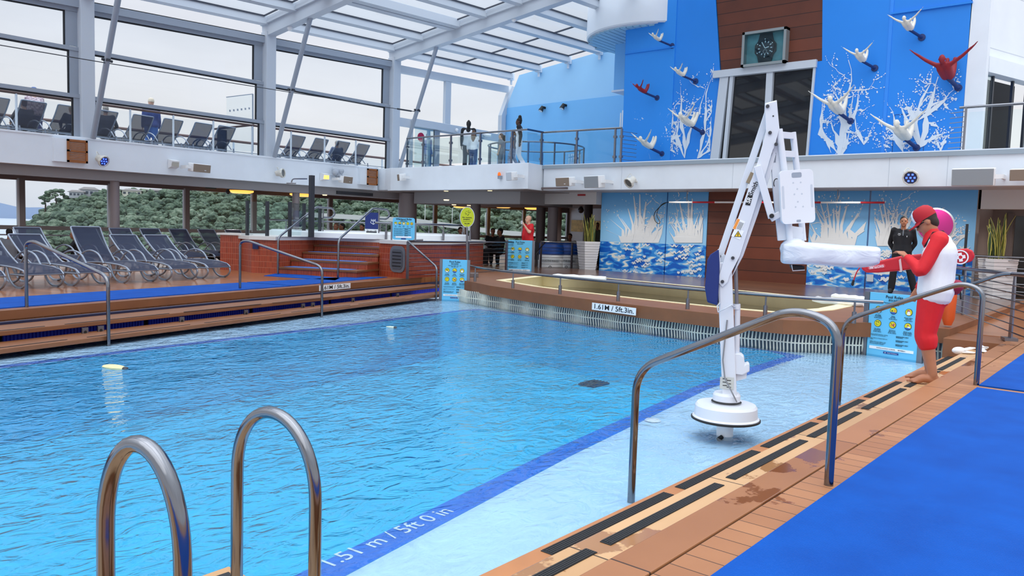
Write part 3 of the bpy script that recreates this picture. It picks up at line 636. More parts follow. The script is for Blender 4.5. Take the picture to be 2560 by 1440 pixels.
# white angled wall at the right with its glass door
aR = V((.95, -.3, 0)).normalized(); oR = V((21.25, 3.93, 0)); nR = V((-.3, -.95, 0)).normalized()
def RWp(s, z, d=0): q = oR+aR*s+nR*d; return V((q.x, q.y, z))
o = MB()
for a, b, z0, z1 in ((0, .55, 3.3, 5.6), (0, 6, 5.55, 10.2), (3.2, 6, 3.3, 5.6)): o.prism([RWp(a, z0), RWp(b, z0), RWp(b, z1), RWp(a, z1)], -nR*.2)
struct('wall_right_upper', o, WHITE)
for z_ in (6.0, 7.35): struct('trim_8', MB().prism([RWp(0, z_, .004), RWp(6, z_, .004), RWp(6, z_+.015, .004), RWp(0, z_+.015, .004)], -nR*.004), FRAME)
struct('trim_9', MB().prism([RWp(.28, 5.7, .004), RWp(.295, 5.7, .004), RWp(.295, 10, .004), RWp(.28, 10, .004)], -nR*.004), FRAME)
struct('wall_front_corner', MB().b2((XM, 3.6, WB), (XM+.3, 4.0, WT)), WHITE)
gd = thing('glass_door', 'sliding glass door with a white header on the white wall at upper right', 'door', RWp(1.5, 3.3))
o = MB(); o.prism([RWp(.4, 5.35, .22), RWp(3.4, 5.35, .22), RWp(3.4, 5.72, .22), RWp(.4, 5.72, .22)], -nR*.3); o.build('header_box', WHITE, gd, bevel=.01)
o = MB(); o.prism([RWp(.55, 3.3, .02), RWp(.95, 3.3, .02), RWp(.95, 5.35, .02), RWp(.55, 5.35, .02)], nR*.03); o.build('door_leaf', GLASSG, gd)
o = MB()
for s in (.55, .95, 1.9, 2.6): o.prism([RWp(s, 3.3, 0), RWp(s+.06, 3.3, 0), RWp(s+.06, 5.35, 0), RWp(s, 5.35, 0)], nR*.06)
o.build('door_frame', DARKM, gd)
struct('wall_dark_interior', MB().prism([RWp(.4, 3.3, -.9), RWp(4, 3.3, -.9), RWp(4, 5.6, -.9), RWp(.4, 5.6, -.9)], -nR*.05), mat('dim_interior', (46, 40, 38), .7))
p = RWp(.32, 4.72, .03); tag(MB().box(p, (.12, .05, .16), (aR, nR, V((0, 0, 1)))).build('alarm_call_point', mat('alarm_red', (190, 40, 40), .5)), 'small red alarm call point beside the glass door at upper right', 'alarm')
# ------------------------------------------------------------------ lower front wall: murals and cladding
MSKY = bpy.data.materials.new('mural_paint'); MSKY.use_nodes = True; n_ = NT(MSKY)
co = n_.coord(); se = n_.new('ShaderNodeSeparateXYZ'); n_.l(co, se.inputs[0])
sk = n_.ramp(se.outputs[2], [(0.0, lin((60, 150, 222))), (1.0, lin((60, 150, 222)))])
mz = n_.new('ShaderNodeMapRange'); mz.inputs[1].default_value = .98; mz.inputs[2].default_value = 2.55; n_.l(se.outputs[2], mz.inputs[0])
sk = n_.ramp(mz.outputs[0], [(0, lin((150, 208, 250))), (.5, lin((128, 196, 248))), (1, lin((86, 170, 234)))])
def blobs(scale, sy, sz, seed):
    m_ = n_.new('ShaderNodeMapping'); m_.inputs['Scale'].default_value = (1, sy, sz); m_.inputs['Location'].default_value = (seed, seed*1.7, 0); n_.l(co, m_.inputs[0])
    z_ = n_.new('ShaderNodeTexNoise', i_Scale=scale, i_Detail=1.2, i_Distortion=.8); n_.l(m_.outputs[0], z_.inputs[0]); return z_.outputs[0]
w1 = n_.ramp(blobs(2.4, 1, 2.6, 3), [(.0, lin((16, 98, 200))), (.44, lin((16, 98, 200))), (.445, lin((44, 140, 224))), (.53, lin((44, 140, 224))), (.535, lin((126, 190, 240))), (.60, lin((126, 190, 240))), (.605, lin((234, 236, 230))), (.68, lin((234, 236, 230))), (.685, lin((126, 190, 240))), (1, lin((126, 190, 240)))])
gt = n_.new('ShaderNodeMath', operation='GREATER_THAN'); n_.l(se.outputs[2], gt.inputs[0]); gt.inputs[1].default_value = 1.0
mx = n_.new('ShaderNodeMix', data_type='RGBA'); n_.l(gt.outputs[0], mx.inputs[0]); n_.l(w1, mx.inputs[6]); n_.l(sk, mx.inputs[7]); n_.l(mx.outputs[2], n_.b.inputs['Base Color']); n_.b.inputs['Roughness'].default_value = .4
MUR = []
for y0, y1 in ((14.12, 11.77), (11.73, 10.42), (7.46, 5.98), (5.94, 3.57)): MUR.append(struct('wall_mural', MB().b2((XM, y1, 0), (XM+.2, y0, 2.56)), MSKY))
struct('wall_cladding_lower', MB().b2((XM+.03, 7.46, 0), (XM+.2, 10.42, 2.56)), CLAD)
struct('wall_right_band', MB().b2((XM, -6, 2.11), (XM+.25, 3.55, 2.57)), mat('pale_grey_band', (206, 206, 206), .5))
struct('wall_right_recess', MB().b2((22.9, -6, 0), (23.1, 3.55, 2.2)), mat('taupe_door_wall', (126, 112, 106), .5))
struct('wall_mural_end', MB().b2((XM, 3.5, 0), (23.0, 3.57, 2.56)), mat('taupe_door_wall', (126, 112, 106), .5))
struct('door_1', MB().b2((22.87, 1.9, 0), (22.9, 3.0, 2.0)), mat('dark_door_glass', (46, 44, 44), .2))
for y_ in (3.1, 2.45, 1.85): MB().b2((22.8, y_-.06, 0), (22.88, y_+.06, 2.08)).build('door_frame', mat('taupe_frame', (104, 92, 88), .5), bpy.data.objects['door_1'])
# dining corner behind the murals
struct('wall_dining_end', MB().b2((36, 13, 0), (36.2, 26.3, 2.57)), WHITE)
struct('wall_dining_side', MB().b2((21.4, 14.0, 0), (36, 14.12, 2.57)), mat('taupe_door_wall', (126, 112, 106), .5))
struct('beam_bridge', MB().b2((19.6, 16.2, 2.12), (22.5, 21.2, 2.53)), GREYB)
struct('ceiling_drop', MB().b2((19.75, 16.3, 2.105), (22.4, 21.1, 2.125)), TAUPE)
struct('beam_bridge_drop', MB().b2((20.9, 14.13, 2.17), (21.2, 17.75, 2.57)), mat('pale_grey_band', (206, 206, 206), .5))
struct('ceiling_bridge', MB().b2((18.6, 15.2, 2.52), (21, 22, 2.56)), GREYB)
tag(MB().b2((20.88, 14.55, 2.44), (20.9, 14.85, 2.50)).build('red_plate', mat('red_plate', (170, 40, 44), .5)), 'tiny red plate on the pale beam left of the mural', 'sign')
# port window wall of the lower deck
YL = 26.2
struct('window_sill', MB().b2((-3, YL-.08, .84), (36, YL+.08, .96)), mat('sill_taupe', (116, 112, 114), .45))
struct('window_head', MB().b2((-3, YL-.08, 2.30), (36, YL+.08, 2.62)), TAUPE)
px_posts = [(-4.6, 0), (-1, 0), (2.6, 0), (5.6, 0), (8.46, 0), (11.04, 0), (13.55, 0), (16.15, 0), (19.6, 0), (23.4, 0), (25.51, 0), (27.6, 0), (29.2, 0), (32.0, 0), (35.9, 0)]
for x, _ in px_posts[1:]:
    o = MB().b2((x-.05, YL-.1, 0), (x+.10, YL+.05, 2.35)); o.k = 1; o.b2((x-.11, YL-.08, .9), (x-.05, YL, 2.35)); o.build('window_post', [mat('post_taupe', (112, 106, 108), .45), FRAME], kind='structure')
w3 = struct('window_7', MB().b2((-3, YL-.03, 0), (36, YL+.03, .08)).b2((-3, YL-.03, .66), (36, YL+.02, .70)), STEELD)
MB().add([(-3, YL, .08), (36, YL, .08), (36, YL, 2.35), (-3, YL, 2.35)], [(0, 1, 2, 3)]).build('pane', LOWG, w3)
# rounded column pipes
COLN = [(9.62, 22.55, .12, 2.3, 'slim round taupe column standing behind the loungers at left'), (15.5, 22.55, .12, 2.3, 'slim round taupe column behind the whirlpool glass screens')]
for x, y_, r, h, lab in COLN: tag(MB().lathe([(r, 0), (r, h)], (x, y_, 0), 24).build('round_column', COLGREY, smooth=True), lab, 'column', 'round columns of the lower deck')
for px, pz, xx, r, lab in ((1018, 600, 19.8, .33, 'thick taupe column behind the whirlpool rules sign'),):
    p = onx(px, pz, xx); tag(MB().lathe([(r, 0), (r, 2.5)], (p.x, p.y, 0), 28).build('round_column', COLGREY, smooth=True), lab, 'column', 'round columns of the lower deck')
for px, d, r, lab in ((1187, 27, .17, 'dark column behind the yellow oval sign'), (1350, 28.2, .17, 'dark round column right of the bald man in red'), (1380, 27.6, .18, 'light round column behind the blue lidded bins'), (1394, 33.5, .15, 'slim dark column farther back beside the light one'), (1468, 30, .17, 'round column behind the snake plant at the mural')):
    dd = ray(px, 600); dd = V((dd.x, dd.y, 0)).normalized(); p = dd*d; tag(MB().lathe([(r, 0), (r, 2.6)], p, 24).build('round_column', COLGREY if 'light' in lab else mat('column_dark', (92, 80, 80), .5), smooth=True), lab, 'column', 'round columns of the lower deck')
for i, (px, py) in enumerate(((1456, 565), (1497, 567))):
    p = onx(px, py, 35.95); tag(MB().b2((35.92, p.y-.55 if i == 0 else p.y-.3, p.z-.32), (35.98, p.y+.75 if i == 0 else p.y+.35, p.z+.32)).build('framed_picture', mat('gold_picture', (206, 170, 96), .4, var=.25, vscale=6)), ['wide gold picture on the white dining wall left of the snake plant', 'gold picture at the right end of the white dining wall'][i], 'picture', 'gold pictures in the dining corner')
# ceiling lamps and downlights
for i, (px, py, z, r, lab) in enumerate(((603, 482, 2.47, .42, 'round amber ceiling lamp above the back loungers'), (753, 490, 2.47, .42, 'round amber ceiling lamp behind the shower post'), (1155, 519, 2.47, .40, 'round amber ceiling lamp right of the yellow oval sign'), (1258, 519, 2.45, .40, 'round amber ceiling lamp above the bald man, left one'), (1331, 523, 2.45, .40, 'round amber ceiling lamp nearest the dark columns'))):
    p = onz(px, py, z)
    if p.y > 25.6: p = ony(px, py, 25.2); 
    tag(MB().lathe([(0, -.03), (r*.7, -.02), (r, .03), (r, .08)], (p.x, p.y, p.z), 28).build('ceiling_lamp', AMB, smooth=True), lab, 'ceiling lamp', 'amber ceiling lamps')
for i, (px, py) in enumerate(((1110, 476), (1222, 475), (1115, 508), (1133, 505), (1156, 510), (812, 488))):
    p = onz(px, py, 2.505 if i < 2 else 2.08 if i < 5 else 2.53); p = p+V((.5, .4, 0)) if i < 2 else p+V((1.6 if i != 3 else -.9, 1.2 if i != 3 else -.6, 0)) if i < 5 else V((ony(px, py, 22.55).x, 22.55, 2.26)); tag(MB().lathe([(0, 0), (.07, 0), (.085, .03)], p, 16).build('downlight', WARM), ['left downlight under the bridge edge', 'right downlight under the bridge edge', 'small downlight left of the yellow sign', 'small downlight highest left of the yellow sign', 'small downlight just above the yellow sign', 'small downlight under the left beam by the shower'][i], 'downlight', 'small downlights')
# ------------------------------------------------------------------ outdoors
random.seed(4)
SEA = mat('grey_sea', (176, 190, 206), .25)
struct('sea', MB().b2((-2500, 60, -14.2), (3500, 3900, -14)), SEA)
def hgt(px):      # elevation (tangent) of the hill crest by picture column
    t = [(-200, -.03), (0, -.034), (40, -.024), (70, -.010), (110, .008), (160, .019), (260, .029), (400, .035), (600, .043), (900, .050), (1300, .058), (1700, .062)]
    for (a, b), (c, d) in zip(t, t[1:]):
        if px <= c: return b+(d-b)*(px-a)/(c-a)
    return .07
def bear(px): d = ray(px, 560); return math.atan2(d.y, d.x)
FOREST = bpy.data.materials.new('forest_green'); FOREST.use_nodes = True; n_ = NT(FOREST)
co = n_.coord((.02, .02, .02)); z1 = n_.new('ShaderNodeTexNoise', i_Scale=4.0, i_Detail=4.0); n_.l(co, z1.inputs[0])
z2 = n_.new('ShaderNodeTexNoise', i_Scale=.9, i_Detail=4.0); n_.l(n_.coord((1, 1, 1)), z2.inputs[0])
mm = n_.new('ShaderNodeMath', operation='MULTIPLY_ADD'); n_.l(z2.outputs[0], mm.inputs[0]); mm.inputs[1].default_value = .7; 
m2 = n_.new('ShaderNodeMath', operation='MULTIPLY'); n_.l(z1.outputs[0], m2.inputs[0]); m2.inputs[1].default_value = .75; n_.l(m2.outputs[0], mm.inputs[2])
n_.l(n_.ramp(mm.outputs[0], [(.42, lin((30, 46, 42))), (.62, lin((56, 76, 62))), (.78, lin((86, 106, 86))), (.95, lin((128, 140, 122)))]), n_.b.inputs['Base Color']); n_.b.inputs['Roughness'].default_value = .9
n_.bump(z2.outputs[0], 1.0, .8)
D0, D1 = 300, 470
cols = list(range(-200, 1760, 40)); rows = 9; m = MB()
def terr(px, r):      # r 0..1 from shore to crest
    d = D0+(D1-D0)*r; e = hgt(px); z = -14+(1.3+e*D1-3.5+14)*max(0, r)**.75 if px > 20 else -14+(1.3+e*D1+14)*r
    b = bear(px); return V((d*math.cos(b), d*math.sin(b), z))
for px in cols:
    for j in range(rows): m.v.append(tuple(terr(px, j/(rows-1))))
    b = bear(px); m.v.append((600*math.cos(b), 600*math.sin(b), m.v[-1][2]-2))
R1 = rows+1
m.f = [(i*R1+j, (i+1)*R1+j, (i+1)*R1+j+1, i*R1+j+1) for i in range(len(cols)-1) for j in range(R1-1)]
struct('hillside', m, mat('hill_ground', (70, 92, 60), .9))
ICO = bmesh.new(); bmesh.ops.create_icosphere(ICO, subdivisions=2, radius=1); IV = [v.co.copy() for v in ICO.verts]; IF = [tuple(v.index for v in f.verts) for f in ICO.faces]; ICO.free()
def blob(m, c, r, sq=.8):
    vs = []
    for v in IV:
        k = r*(.80+.34*random.random()); vs.append((c[0]+v.x*k, c[1]+v.y*k, c[2]+v.z*k*sq))
    m.add(vs, IF)
m = MB()
for px in range(-10, 1560, 12):
    for j in range(12):
        r = (j+random.random())/12; q = terr(px+random.uniform(-9, 9), r)
        if q.z < -12.5: continue
        s = random.uniform(1.2, 2.7)
        for k in range(3): blob(m, q+V((random.uniform(-1.8, 1.8), random.uniform(-1.8, 1.8), s*.7+random.uniform(-.4, 1.6))), s*random.uniform(.65, 1))
fo = m.build('forest', FOREST, smooth=False); tag(fo, 'dense green forest covering the hillside beyond the lower windows', 'forest', kind='stuff')
# distant ridge across the water
m = MB(); N = 40
for i in range(N+1):
    b = bear(-500+i*30); h = 26+9*math.sin(i*.5)+5*math.sin(i*1.3); d = 3000
    m.v += [(d*math.cos(b), d*math.sin(b), -15), (d*math.cos(b), d*math.sin(b), h), ((d+300)*math.cos(b), (d+300)*math.sin(b), -15)]
m.f = [(3*i, 3*i+3, 3*i+4, 3*i+1) for i in range(N)]+[(3*i+1, 3*i+4, 3*i+5, 3*i+2) for i in range(N)]
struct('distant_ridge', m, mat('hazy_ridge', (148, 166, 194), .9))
# skyline trees and houses
def tree(px, py, d, h, wd, lab):
    b = bear(px); p = V((d*math.cos(b), d*math.sin(b), 0)); q = ray(px, py); zt = 1.3+d*q.z/math.hypot(q.x, q.y)
    t = thing('skyline_tree', lab, 'tree', (p.x, p.y, zt-h), group='trees on the skyline')
    MB().tube([(p.x, p.y, zt-h-2), (p.x+.3, p.y, zt-h*.55), (p.x-.2, p.y, zt-h*.3)], [.5, .35, .2], 8).build('trunk', mat('tree_trunk', (64, 54, 44), .9), t)
    m = MB()
    for k in range(16): blob(m, (p.x+random.uniform(-wd, wd), p.y+random.uniform(-wd, wd), zt-h*.12-abs(random.gauss(0, h*.16))), wd*random.uniform(.22, .42), .6)
    m.build('crown', FOREST, t)
tree(140, 468, 455, 13, 4.6, 'spreading dark tree on the skyline above the hill, highest left of the houses')
tree(113, 487, 450, 9, 3.0, 'smaller bushy tree on the slope edge left of the spreading tree')
HW = [mat('house_cream', (222, 218, 206), .7), mat('house_white', (236, 238, 240), .7), mat('house_grey', (168, 172, 178), .7)]
def house(px, py, d, wd, h, k, lab):
    b = bear(px); q = ray(px, py); zt = 1.3+d*q.z/math.hypot(q.x, q.y); c = V((d*math.cos(b), d*math.sin(b), zt-h)); x = V((math.sin(b), -math.cos(b), 0)); y = V((math.cos(b), math.sin(b), 0)); zz = V((0, 0, 1))
    t = thing('hill_house', lab, 'house', c, group='houses on the hilltop')
    MB().box(c+zz*(h*.3), (wd, wd*.8, h*.9), (x, y, zz)).build('wall', HW[k], t)
    hw = wd/2+.8; MB().add([c-x*hw-y*wd*.45+zz*h*.75, c+x*hw-y*wd*.45+zz*h*.75, c+x*hw+y*wd*.45+zz*h*.75, c-x*hw+y*wd*.45+zz*h*.75, c-x*hw*.5+zz*(h*1.05), c+x*hw*.5+zz*(h*1.05)], [(0, 1, 5, 4), (2, 3, 4, 5), (1, 2, 5), (3, 0, 4), (3, 2, 1, 0)]).build('roof', mat('house_roof', (120, 116, 116), .8), t)
    for i in range(4): MB().box(c-x*wd*.38+x*wd*.25*i-y*(wd*.41)+zz*h*.42, (wd*.14, .2, h*.28), (x, y, zz)).build('window', mat('house_window', (60, 70, 84), .3), t)
house(192, 476, 452, 6.5, 3.4, 2, 'grey hilltop house with a low roof left of the larger house')
house(224, 469, 456, 8, 4.5, 2, 'larger grey hilltop house with wide eaves by the first window post')
house(330, 473, 458, 9, 3.6, 0, 'cream hilltop house seen just right of the slim round column')
house(395, 474, 460, 10, 3.2, 2, 'low grey hilltop house above the second lower window')
for i, (px, lab) in enumerate(((1338, 'white hilltop apartment house left of the light round column'), (1418, 'white hilltop apartment house seen right of the round columns'), (798, 'white hilltop house seen behind the whirlpool rail'), (905, 'pale hilltop house above the whirlpool rail, right of the white one'))):
    house(px, (540, 536, 497, 502)[i], 420, 13, 6, 1, lab)
# viaduct with lamp posts
t = None
pts = [V((210*math.cos(bear(px)), 210*math.sin(bear(px)), 1.3+210*e)) for px, e in ((760, .010), (1035, .007), (1240, -.004), (1500, -.012), (1600, -.014))]
vi = thing('viaduct', 'long pale road viaduct crossing the hillside beyond the far windows', 'bridge', pts[0])
o = MB()
for a, b in zip(pts, pts[1:]): o.beam(a, b, 5, 1.2)
o.build('road_deck', mat('viaduct_concrete', (176, 176, 170), .8), vi)
o = MB()
for a, b in zip(pts, pts[1:]):
    L_ = (b-a).length; k = int(L_/5)
    for i in range(k):
        p = a.lerp(b, i/k); q = a.lerp(b, (i+1)/k); dn = V((0, 0, -4.5)); o.beam(p, q+dn if i % 2 else q, .3, .3); o.beam(p+dn if i % 2 else p, q if i % 2 else q+dn, .3, .3)
    o.beam(a+V((0, 0, -4.5)), b+V((0, 0, -4.5)), .4, .5)
o.build('truss', mat('truss_dark', (74, 76, 78), .7), vi)
for i, (px, e, lab) in enumerate(((1062, .006, 'thin lamp post on the viaduct left of the yellow sign'), (1130, .002, 'thin lamp post on the viaduct just left of the yellow sign'), (1213, -.003, 'thin lamp post on the viaduct right of the yellow sign'))):
    p = V((208*math.cos(bear(px)), 208*math.sin(bear(px)), 1.3+208*e)); tag(MB().tube([p, p+V((0, 0, 4.6)), p+V((.5, -.6, 4.9))], .09, 6).build('lamp_post', mat('post_pale', (190, 194, 190), .6)), lab, 'lamp post', 'lamp posts on the viaduct')

# ------------------------------------------------------------------ sun loungers
SLING = bpy.data.materials.new('dark_navy_mesh_sling'); SLING.use_nodes = True; n_ = NT(SLING)
c_ = lin((36, 45, 72)); n_.b.inputs['Base Color'].default_value = (*c_, 1); n_.b.inputs['Roughness'].default_value = .7
tr_ = n_.new('ShaderNodeBsdfTransparent'); ms_ = n_.new('ShaderNodeMixShader', i_0=.84); n_.l(tr_.outputs[0], ms_.inputs[1]); n_.l(n_.b.outputs[0], ms_.inputs[2]); n_.l(ms_.outputs[0], n_.n['Material Output'].inputs[0])
LFR = mat('lounger_frame', (150, 158, 172), .35, .7)
def make_lounger(back=48, label='', group='', dark=None):
    t = thing('sun_lounger', label, 'sun lounger', (0, 0, 0), 0, group); W = .33; hx = -.28; L_ = .86
    ca, sa = math.cos(R_(back)), math.sin(R_(back)); hz = .36
    prof = [(hx-.05, .365), (.1, .385), (.45, .375), (.72, .355), (.92, .315), (1.0, .25)]
    m = MB()
    for y in (-1, 1): m.tube(bend([(hx-.1, y*W, .35)]+[(x, y*W, z) for x, z in prof]+[(1.0, y*W, .24), (.55, y*W, .24)], .08), .018, 8)
    for x, z in ((hx-.05, .33), (.55, .24), (.98, .25)): m.tube([(x, -W, z), (x, W, z)], .016, 8)
    m.build('frame', LFR, t, smooth=True)
    m = MB(); n = len(prof); ins = W-.012
    m.v = [(x, s*ins, z+.012) for x, z in prof for s in (-1, 1)]; m.f = [(2*i, 2*i+2, 2*i+3, 2*i+1) for i in range(n-1)]; m.build('seat_sling', SLING, t)
    nb = 7; bp_ = []
    for k in range(nb): u = k/(nb-1); d = L_*u; cv = .05*math.sin(math.pi*u); bp_.append((hx-ca*d-sa*-cv*0-cv*sa*.8, hz+sa*d-cv*ca*.8))
    m = MB(); m.v = [(x, s*ins, z) for x, z in bp_ for s in (-1, 1)]; m.f = [(2*i, 2*i+2, 2*i+3, 2*i+1) for i in range(nb-1)]
    bk = m.build('backrest', SLING, t)
    m = MB(); m.tube(bend([(bp_[i][0], -W, bp_[i][1]) for i in range(nb)]+[(bp_[i][0], W, bp_[i][1]) for i in range(nb-1, -1, -1)], .03, 3), .018, 8); m.build('backrest_frame', LFR, bk, smooth=True)
    for s in (-1, 1):
        m = MB(); m.tube(bend([(.93, s*W, .30), (1.03, s*W, .16), (.90, s*W, .018), (.66, s*W, .018), (.50, s*W, .16), (.44, s*W, .36)], .14, 6), .020, 8); m.box((.78, s*W, .008), (.14, .05, .016)); m.build('leg', LFR, t, smooth=True)
        m = MB(); m.tube(bend([(hx+.1, s*W, .35), (hx+.02, s*W, .1), (hx-.12, s*W, .018), (hx-.34, s*W, .018), (hx-.46, s*W, .14), (hx-.42, s*W*1.02, .36)], .14, 6), .020, 8); m.box((hx-.23, s*W, .008), (.14, .05, .016)); m.build('leg', LFR, t, smooth=True)
        m = MB(); m.tube(bend([(.30, s*(W+.045), .37), (.16, s*(W+.045), .56), (-.1, s*(W+.045), .63), (-.36, s*(W+.045), .55), (-.55, s*(W+.045), .34)], .2, 6), .019, 8); m.build('armrest', LFR, t, smooth=True)
    return t
RZL = math.atan2(-nL.y, -nL.x)
front = [(6.53, 2.95, 39), (5.62, 2.95, 39), (4.55, 2.9, 56), (3.42, 2.9, 39), (2.5, 2.9, 39), (1.5, 2.95, 39)]
fl = ['front row sun lounger at the right end by the whirlpool', 'second front row sun lounger left of the whirlpool', 'front row sun lounger with its back raised most upright', 'front row sun lounger left of the upright one', 'front row sun lounger behind the nearest left handrail', 'front row sun lounger cut off by the left edge of the view']
base = {}
def place(proto, s, t, lab): return None
protos = {}
def lounger(back, x, y, z, rz, lab, grp):
    if back in protos: o = copy_tree(protos[back])
    else: o = make_lounger(back, lab, grp); protos[back] = o
    o.location = (x, y, z); o.rotation_euler = (0, 0, rz); tag(o, lab, group=grp); return o
for (s, t_, bk), lab in zip(front, fl):
    q = LE(s, t_+.82); lounger(bk, q.x, q.y, 0, RZL+random.uniform(-.04, .04), 'navy '+lab, 'front row of navy sun loungers')
bl = ['at the far left edge', 'second from the left edge', 'behind the upright front lounger at its left', 'directly behind the upright front lounger', 'fifth from the left', 'sixth from the left', 'second from the tiled wall', 'nearest the tiled wall']
for (s, t_), lab in zip(((3.6, 6.9), (5.3, 7.1), (6.9, 7.4), (8.3, 7.8), (9.5, 8.1), (10.6, 8.2), (11.8, 8.3), (12.9, 8.3)), bl):
    q = LE(s, t_-.5); lounger(47, q.x, q.y, 0, RZL+random.uniform(-.05, .05), 'navy back row sun lounger '+lab, 'back row of navy sun loungers')
ul = ['at the left edge of the view', 'second from the left edge', 'left of the first column', 'just right of the leftmost strut', 'beside the person in the cap', 'right of the person in the cap', 'second right of the person in the cap', 'left of the second strut', 'right of the second strut', 'second right of the second strut', 'beside the person in grey', 'nearest the third column']
for x, lab in zip((7.2, 8.1, 9.0, 10.0, 11.05, 11.97, 12.96, 13.76, 16.48, 17.47, 18.45, 19.4), ul):
    lounger(52 if x > 8 else 50, x-.2, 24.55, 3.3, R_(100), 'mesh sun lounger on the upper deck, '+lab, 'sun loungers on the upper deck')
# inner and outer railings of the upper deck
rl = thing('deck_railing', 'white posted railing with a brown top rail in front of the upper loungers', 'railing', (0, 22.95, 3.3))
MB().tube([(-3, 22.95, 4.42), (19.9, 22.95, 4.36)], .035, 10).build('top_rail', mat('brown_rail_wood', (96, 70, 66), .5), rl, smooth=True)
for x in (-1.4, .1, 1.6, 3.1, 4.6, 6.0, 7.35, 8.72, 10.23, 11.49, 12.76, 14.1, 15.56, 16.93, 18.3, 19.8): MB().tube([(x, 22.95, 3.3), (x, 22.95, 4.38)], .03, 8).build('post', WHITE, rl)
MB().add([(-3, 22.97, 3.4), (19.8, 22.97, 3.4), (19.8, 22.97, 4.3), (-3, 22.97, 4.3)], [(0, 1, 2, 3)]).build('glass_panel', GLASS, rl)
MB().tube([(-3, 22.95, 3.48), (19.8, 22.95, 3.48)], .012, 6).build('lower_wire', LFR, rl)
rl = thing('outer_railing', 'outer ship railing with a dark brown handrail beyond the upper loungers', 'railing', (0, 28.2, 3.3))
MB().tube([(-3, 28.2, 4.34), (30, 28.2, 4.40)], .05, 8).build('top_rail', mat('brown_rail_wood', (96, 70, 66), .5), rl)
for k in range(22): MB().b2((-3+k*1.5, 28.17, 3.3), (-2.95+k*1.5, 28.23, 4.33)).build('post', FRAME, rl)
MB().add([(-3, 28.2, 3.4), (30, 28.2, 3.4), (30, 28.2, 4.3), (-3, 28.2, 4.3)], [(0, 1, 2, 3)]).build('glass_panel', GLASS, rl)
ws = thing('glass_windscreen', 'free standing glass panel with a row of dots behind the upper loungers', 'glass panel', (14.5, 25.6, 3.3))
q = [ony(*p, 25.6) for p in ((566, 243), (632, 235), (632, 378), (566, 378))]
MB().add(q, [(0, 1, 2, 3)]).build('pane', glassmat('tinted_panel', (.90, .95, .97), .05), ws); MB().beam(q[1], q[2], .04, .04).beam(q[0], q[1], .03, .03).build('edge_strip', FRAMED, ws)
o = MB()
for k in range(6): c = ony(575+k*9.6, 277-k*1.2, 25.59); o.box(c, (.06, .004, .07))
o.build('dot_row', FRAMED, ws)
bt = thing('bar_counter', 'dark wooden counter on a single post behind the last upper loungers', 'counter', ony(590, 380, 25.2))
a, b = ony(541, 322, 25.2), ony(628, 313, 25.2); MB().beam(a, b, .45, .07).build('counter_top', mat('dark_counter', (72, 52, 50), .5), bt, bevel=.02); c = ony(555, 325, 25.2); MB().beam(c, V((c.x, c.y, 3.3)), .2, .25).build('post', DARKM, bt)
# ------------------------------------------------------------------ handrails
def rail(name, pts, lab, r=.024, rb=.12, cat='handrail', group=None, extra=None, cuffs=True):
    t = MB().tube(bend(pts, rb, 8), r, 14).build(name, STEEL, smooth=True); tag(t, lab, cat, group)
    return t
X1 = onz(2072, 1213).x; G = 'stainless handrails on the pool steps'
def ax(x, *pp): return [onx(px, py, x) for px, py in pp]
a = ax(X1, (1592, 922), (1985, 772), (2096, 842))
rail('pool_handrail', [V((X1, a[0].y, -.40)), V((X1, a[0].y, a[0].z)), a[1], V((X1, 1.30, a[1].z-.06)), V((X1, 1.30, 0))], 'large stainless handrail in front of the pool lift, nearest on the right', group=G, rb=.16)
X2 = onz(2440, 962).x; a = ax(X2, (2098, 800), (2372, 708))
rail('pool_handrail', [V((X2, 2.5, -.40)), V((X2, 2.5, a[0].z)), V((X2, 1.46, a[1].z+.01)), V((X2, 1.29, a[1].z-.05)), V((X2, 1.29, 0))], 'stainless handrail passing in front of the lifeguard', group=G, rb=.16)
def lrail(pb, pt, lab, t0, t1):
    a = onz(*pb, -.39); s = (a-E0).dot(dL); A = LE(s, t0, -.40); B = LE(s, t1, 0)
    rail('pool_handrail', [A, LE(s, t0, .52), LE(s, t1-.18, .93), LE(s, t1, .90), B], lab, group=G, rb=.14)
lrail((225, 858), None, 'nearest stainless handrail on the left pool steps', -1.46, .2)
lrail((778, 790), None, 'farther stainless handrail on the left pool steps before the whirlpool', -1.5, .45)
# curved ladder rails in the foreground
def arch(pl, pr, dl, dr, ptop, zl, zr, lab):
    rl, rr = ray(*pl), ray(*pr)
    L0 = V((rl.x, rl.y, 0)).normalized()*dl; R0 = V((rr.x, rr.y, 0)).normalized()*dr
    mid = (L0+R0)/2; zt = ond(*ptop, mid).z; pts = []
    w_ = (R0-L0).length; hgt_ = .30
    for k in range(25):
        t = math.pi*k/24; c = -math.cos(t); q = L0.lerp(R0, (c+1)/2); z = zt-hgt_+hgt_*math.sin(t)**.9-.055*(c+1)/2; pts.append(V((q.x, q.y, z)))
    pts = [V((L0.x, L0.y, zl))]+pts+[V((R0.x, R0.y, zr))]
    o = MB().tube(pts, .0245, 18).build('ladder_rail', STEEL, smooth=True); tag(o, lab, 'ladder rail', 'pair of arched ladder rails'); return L0, R0
print(arch((264, 1360), (457, 1360), 2.42, 2.22, (358, 1088), -.26, -.26, 'nearest arched steel ladder rail at the left of the foreground pair'))
print(arch((592, 1390), (787, 1390), 3.30, 3.02, (688, 1017), -.26, -.26, 'arched steel ladder rail at the right of the foreground pair'))
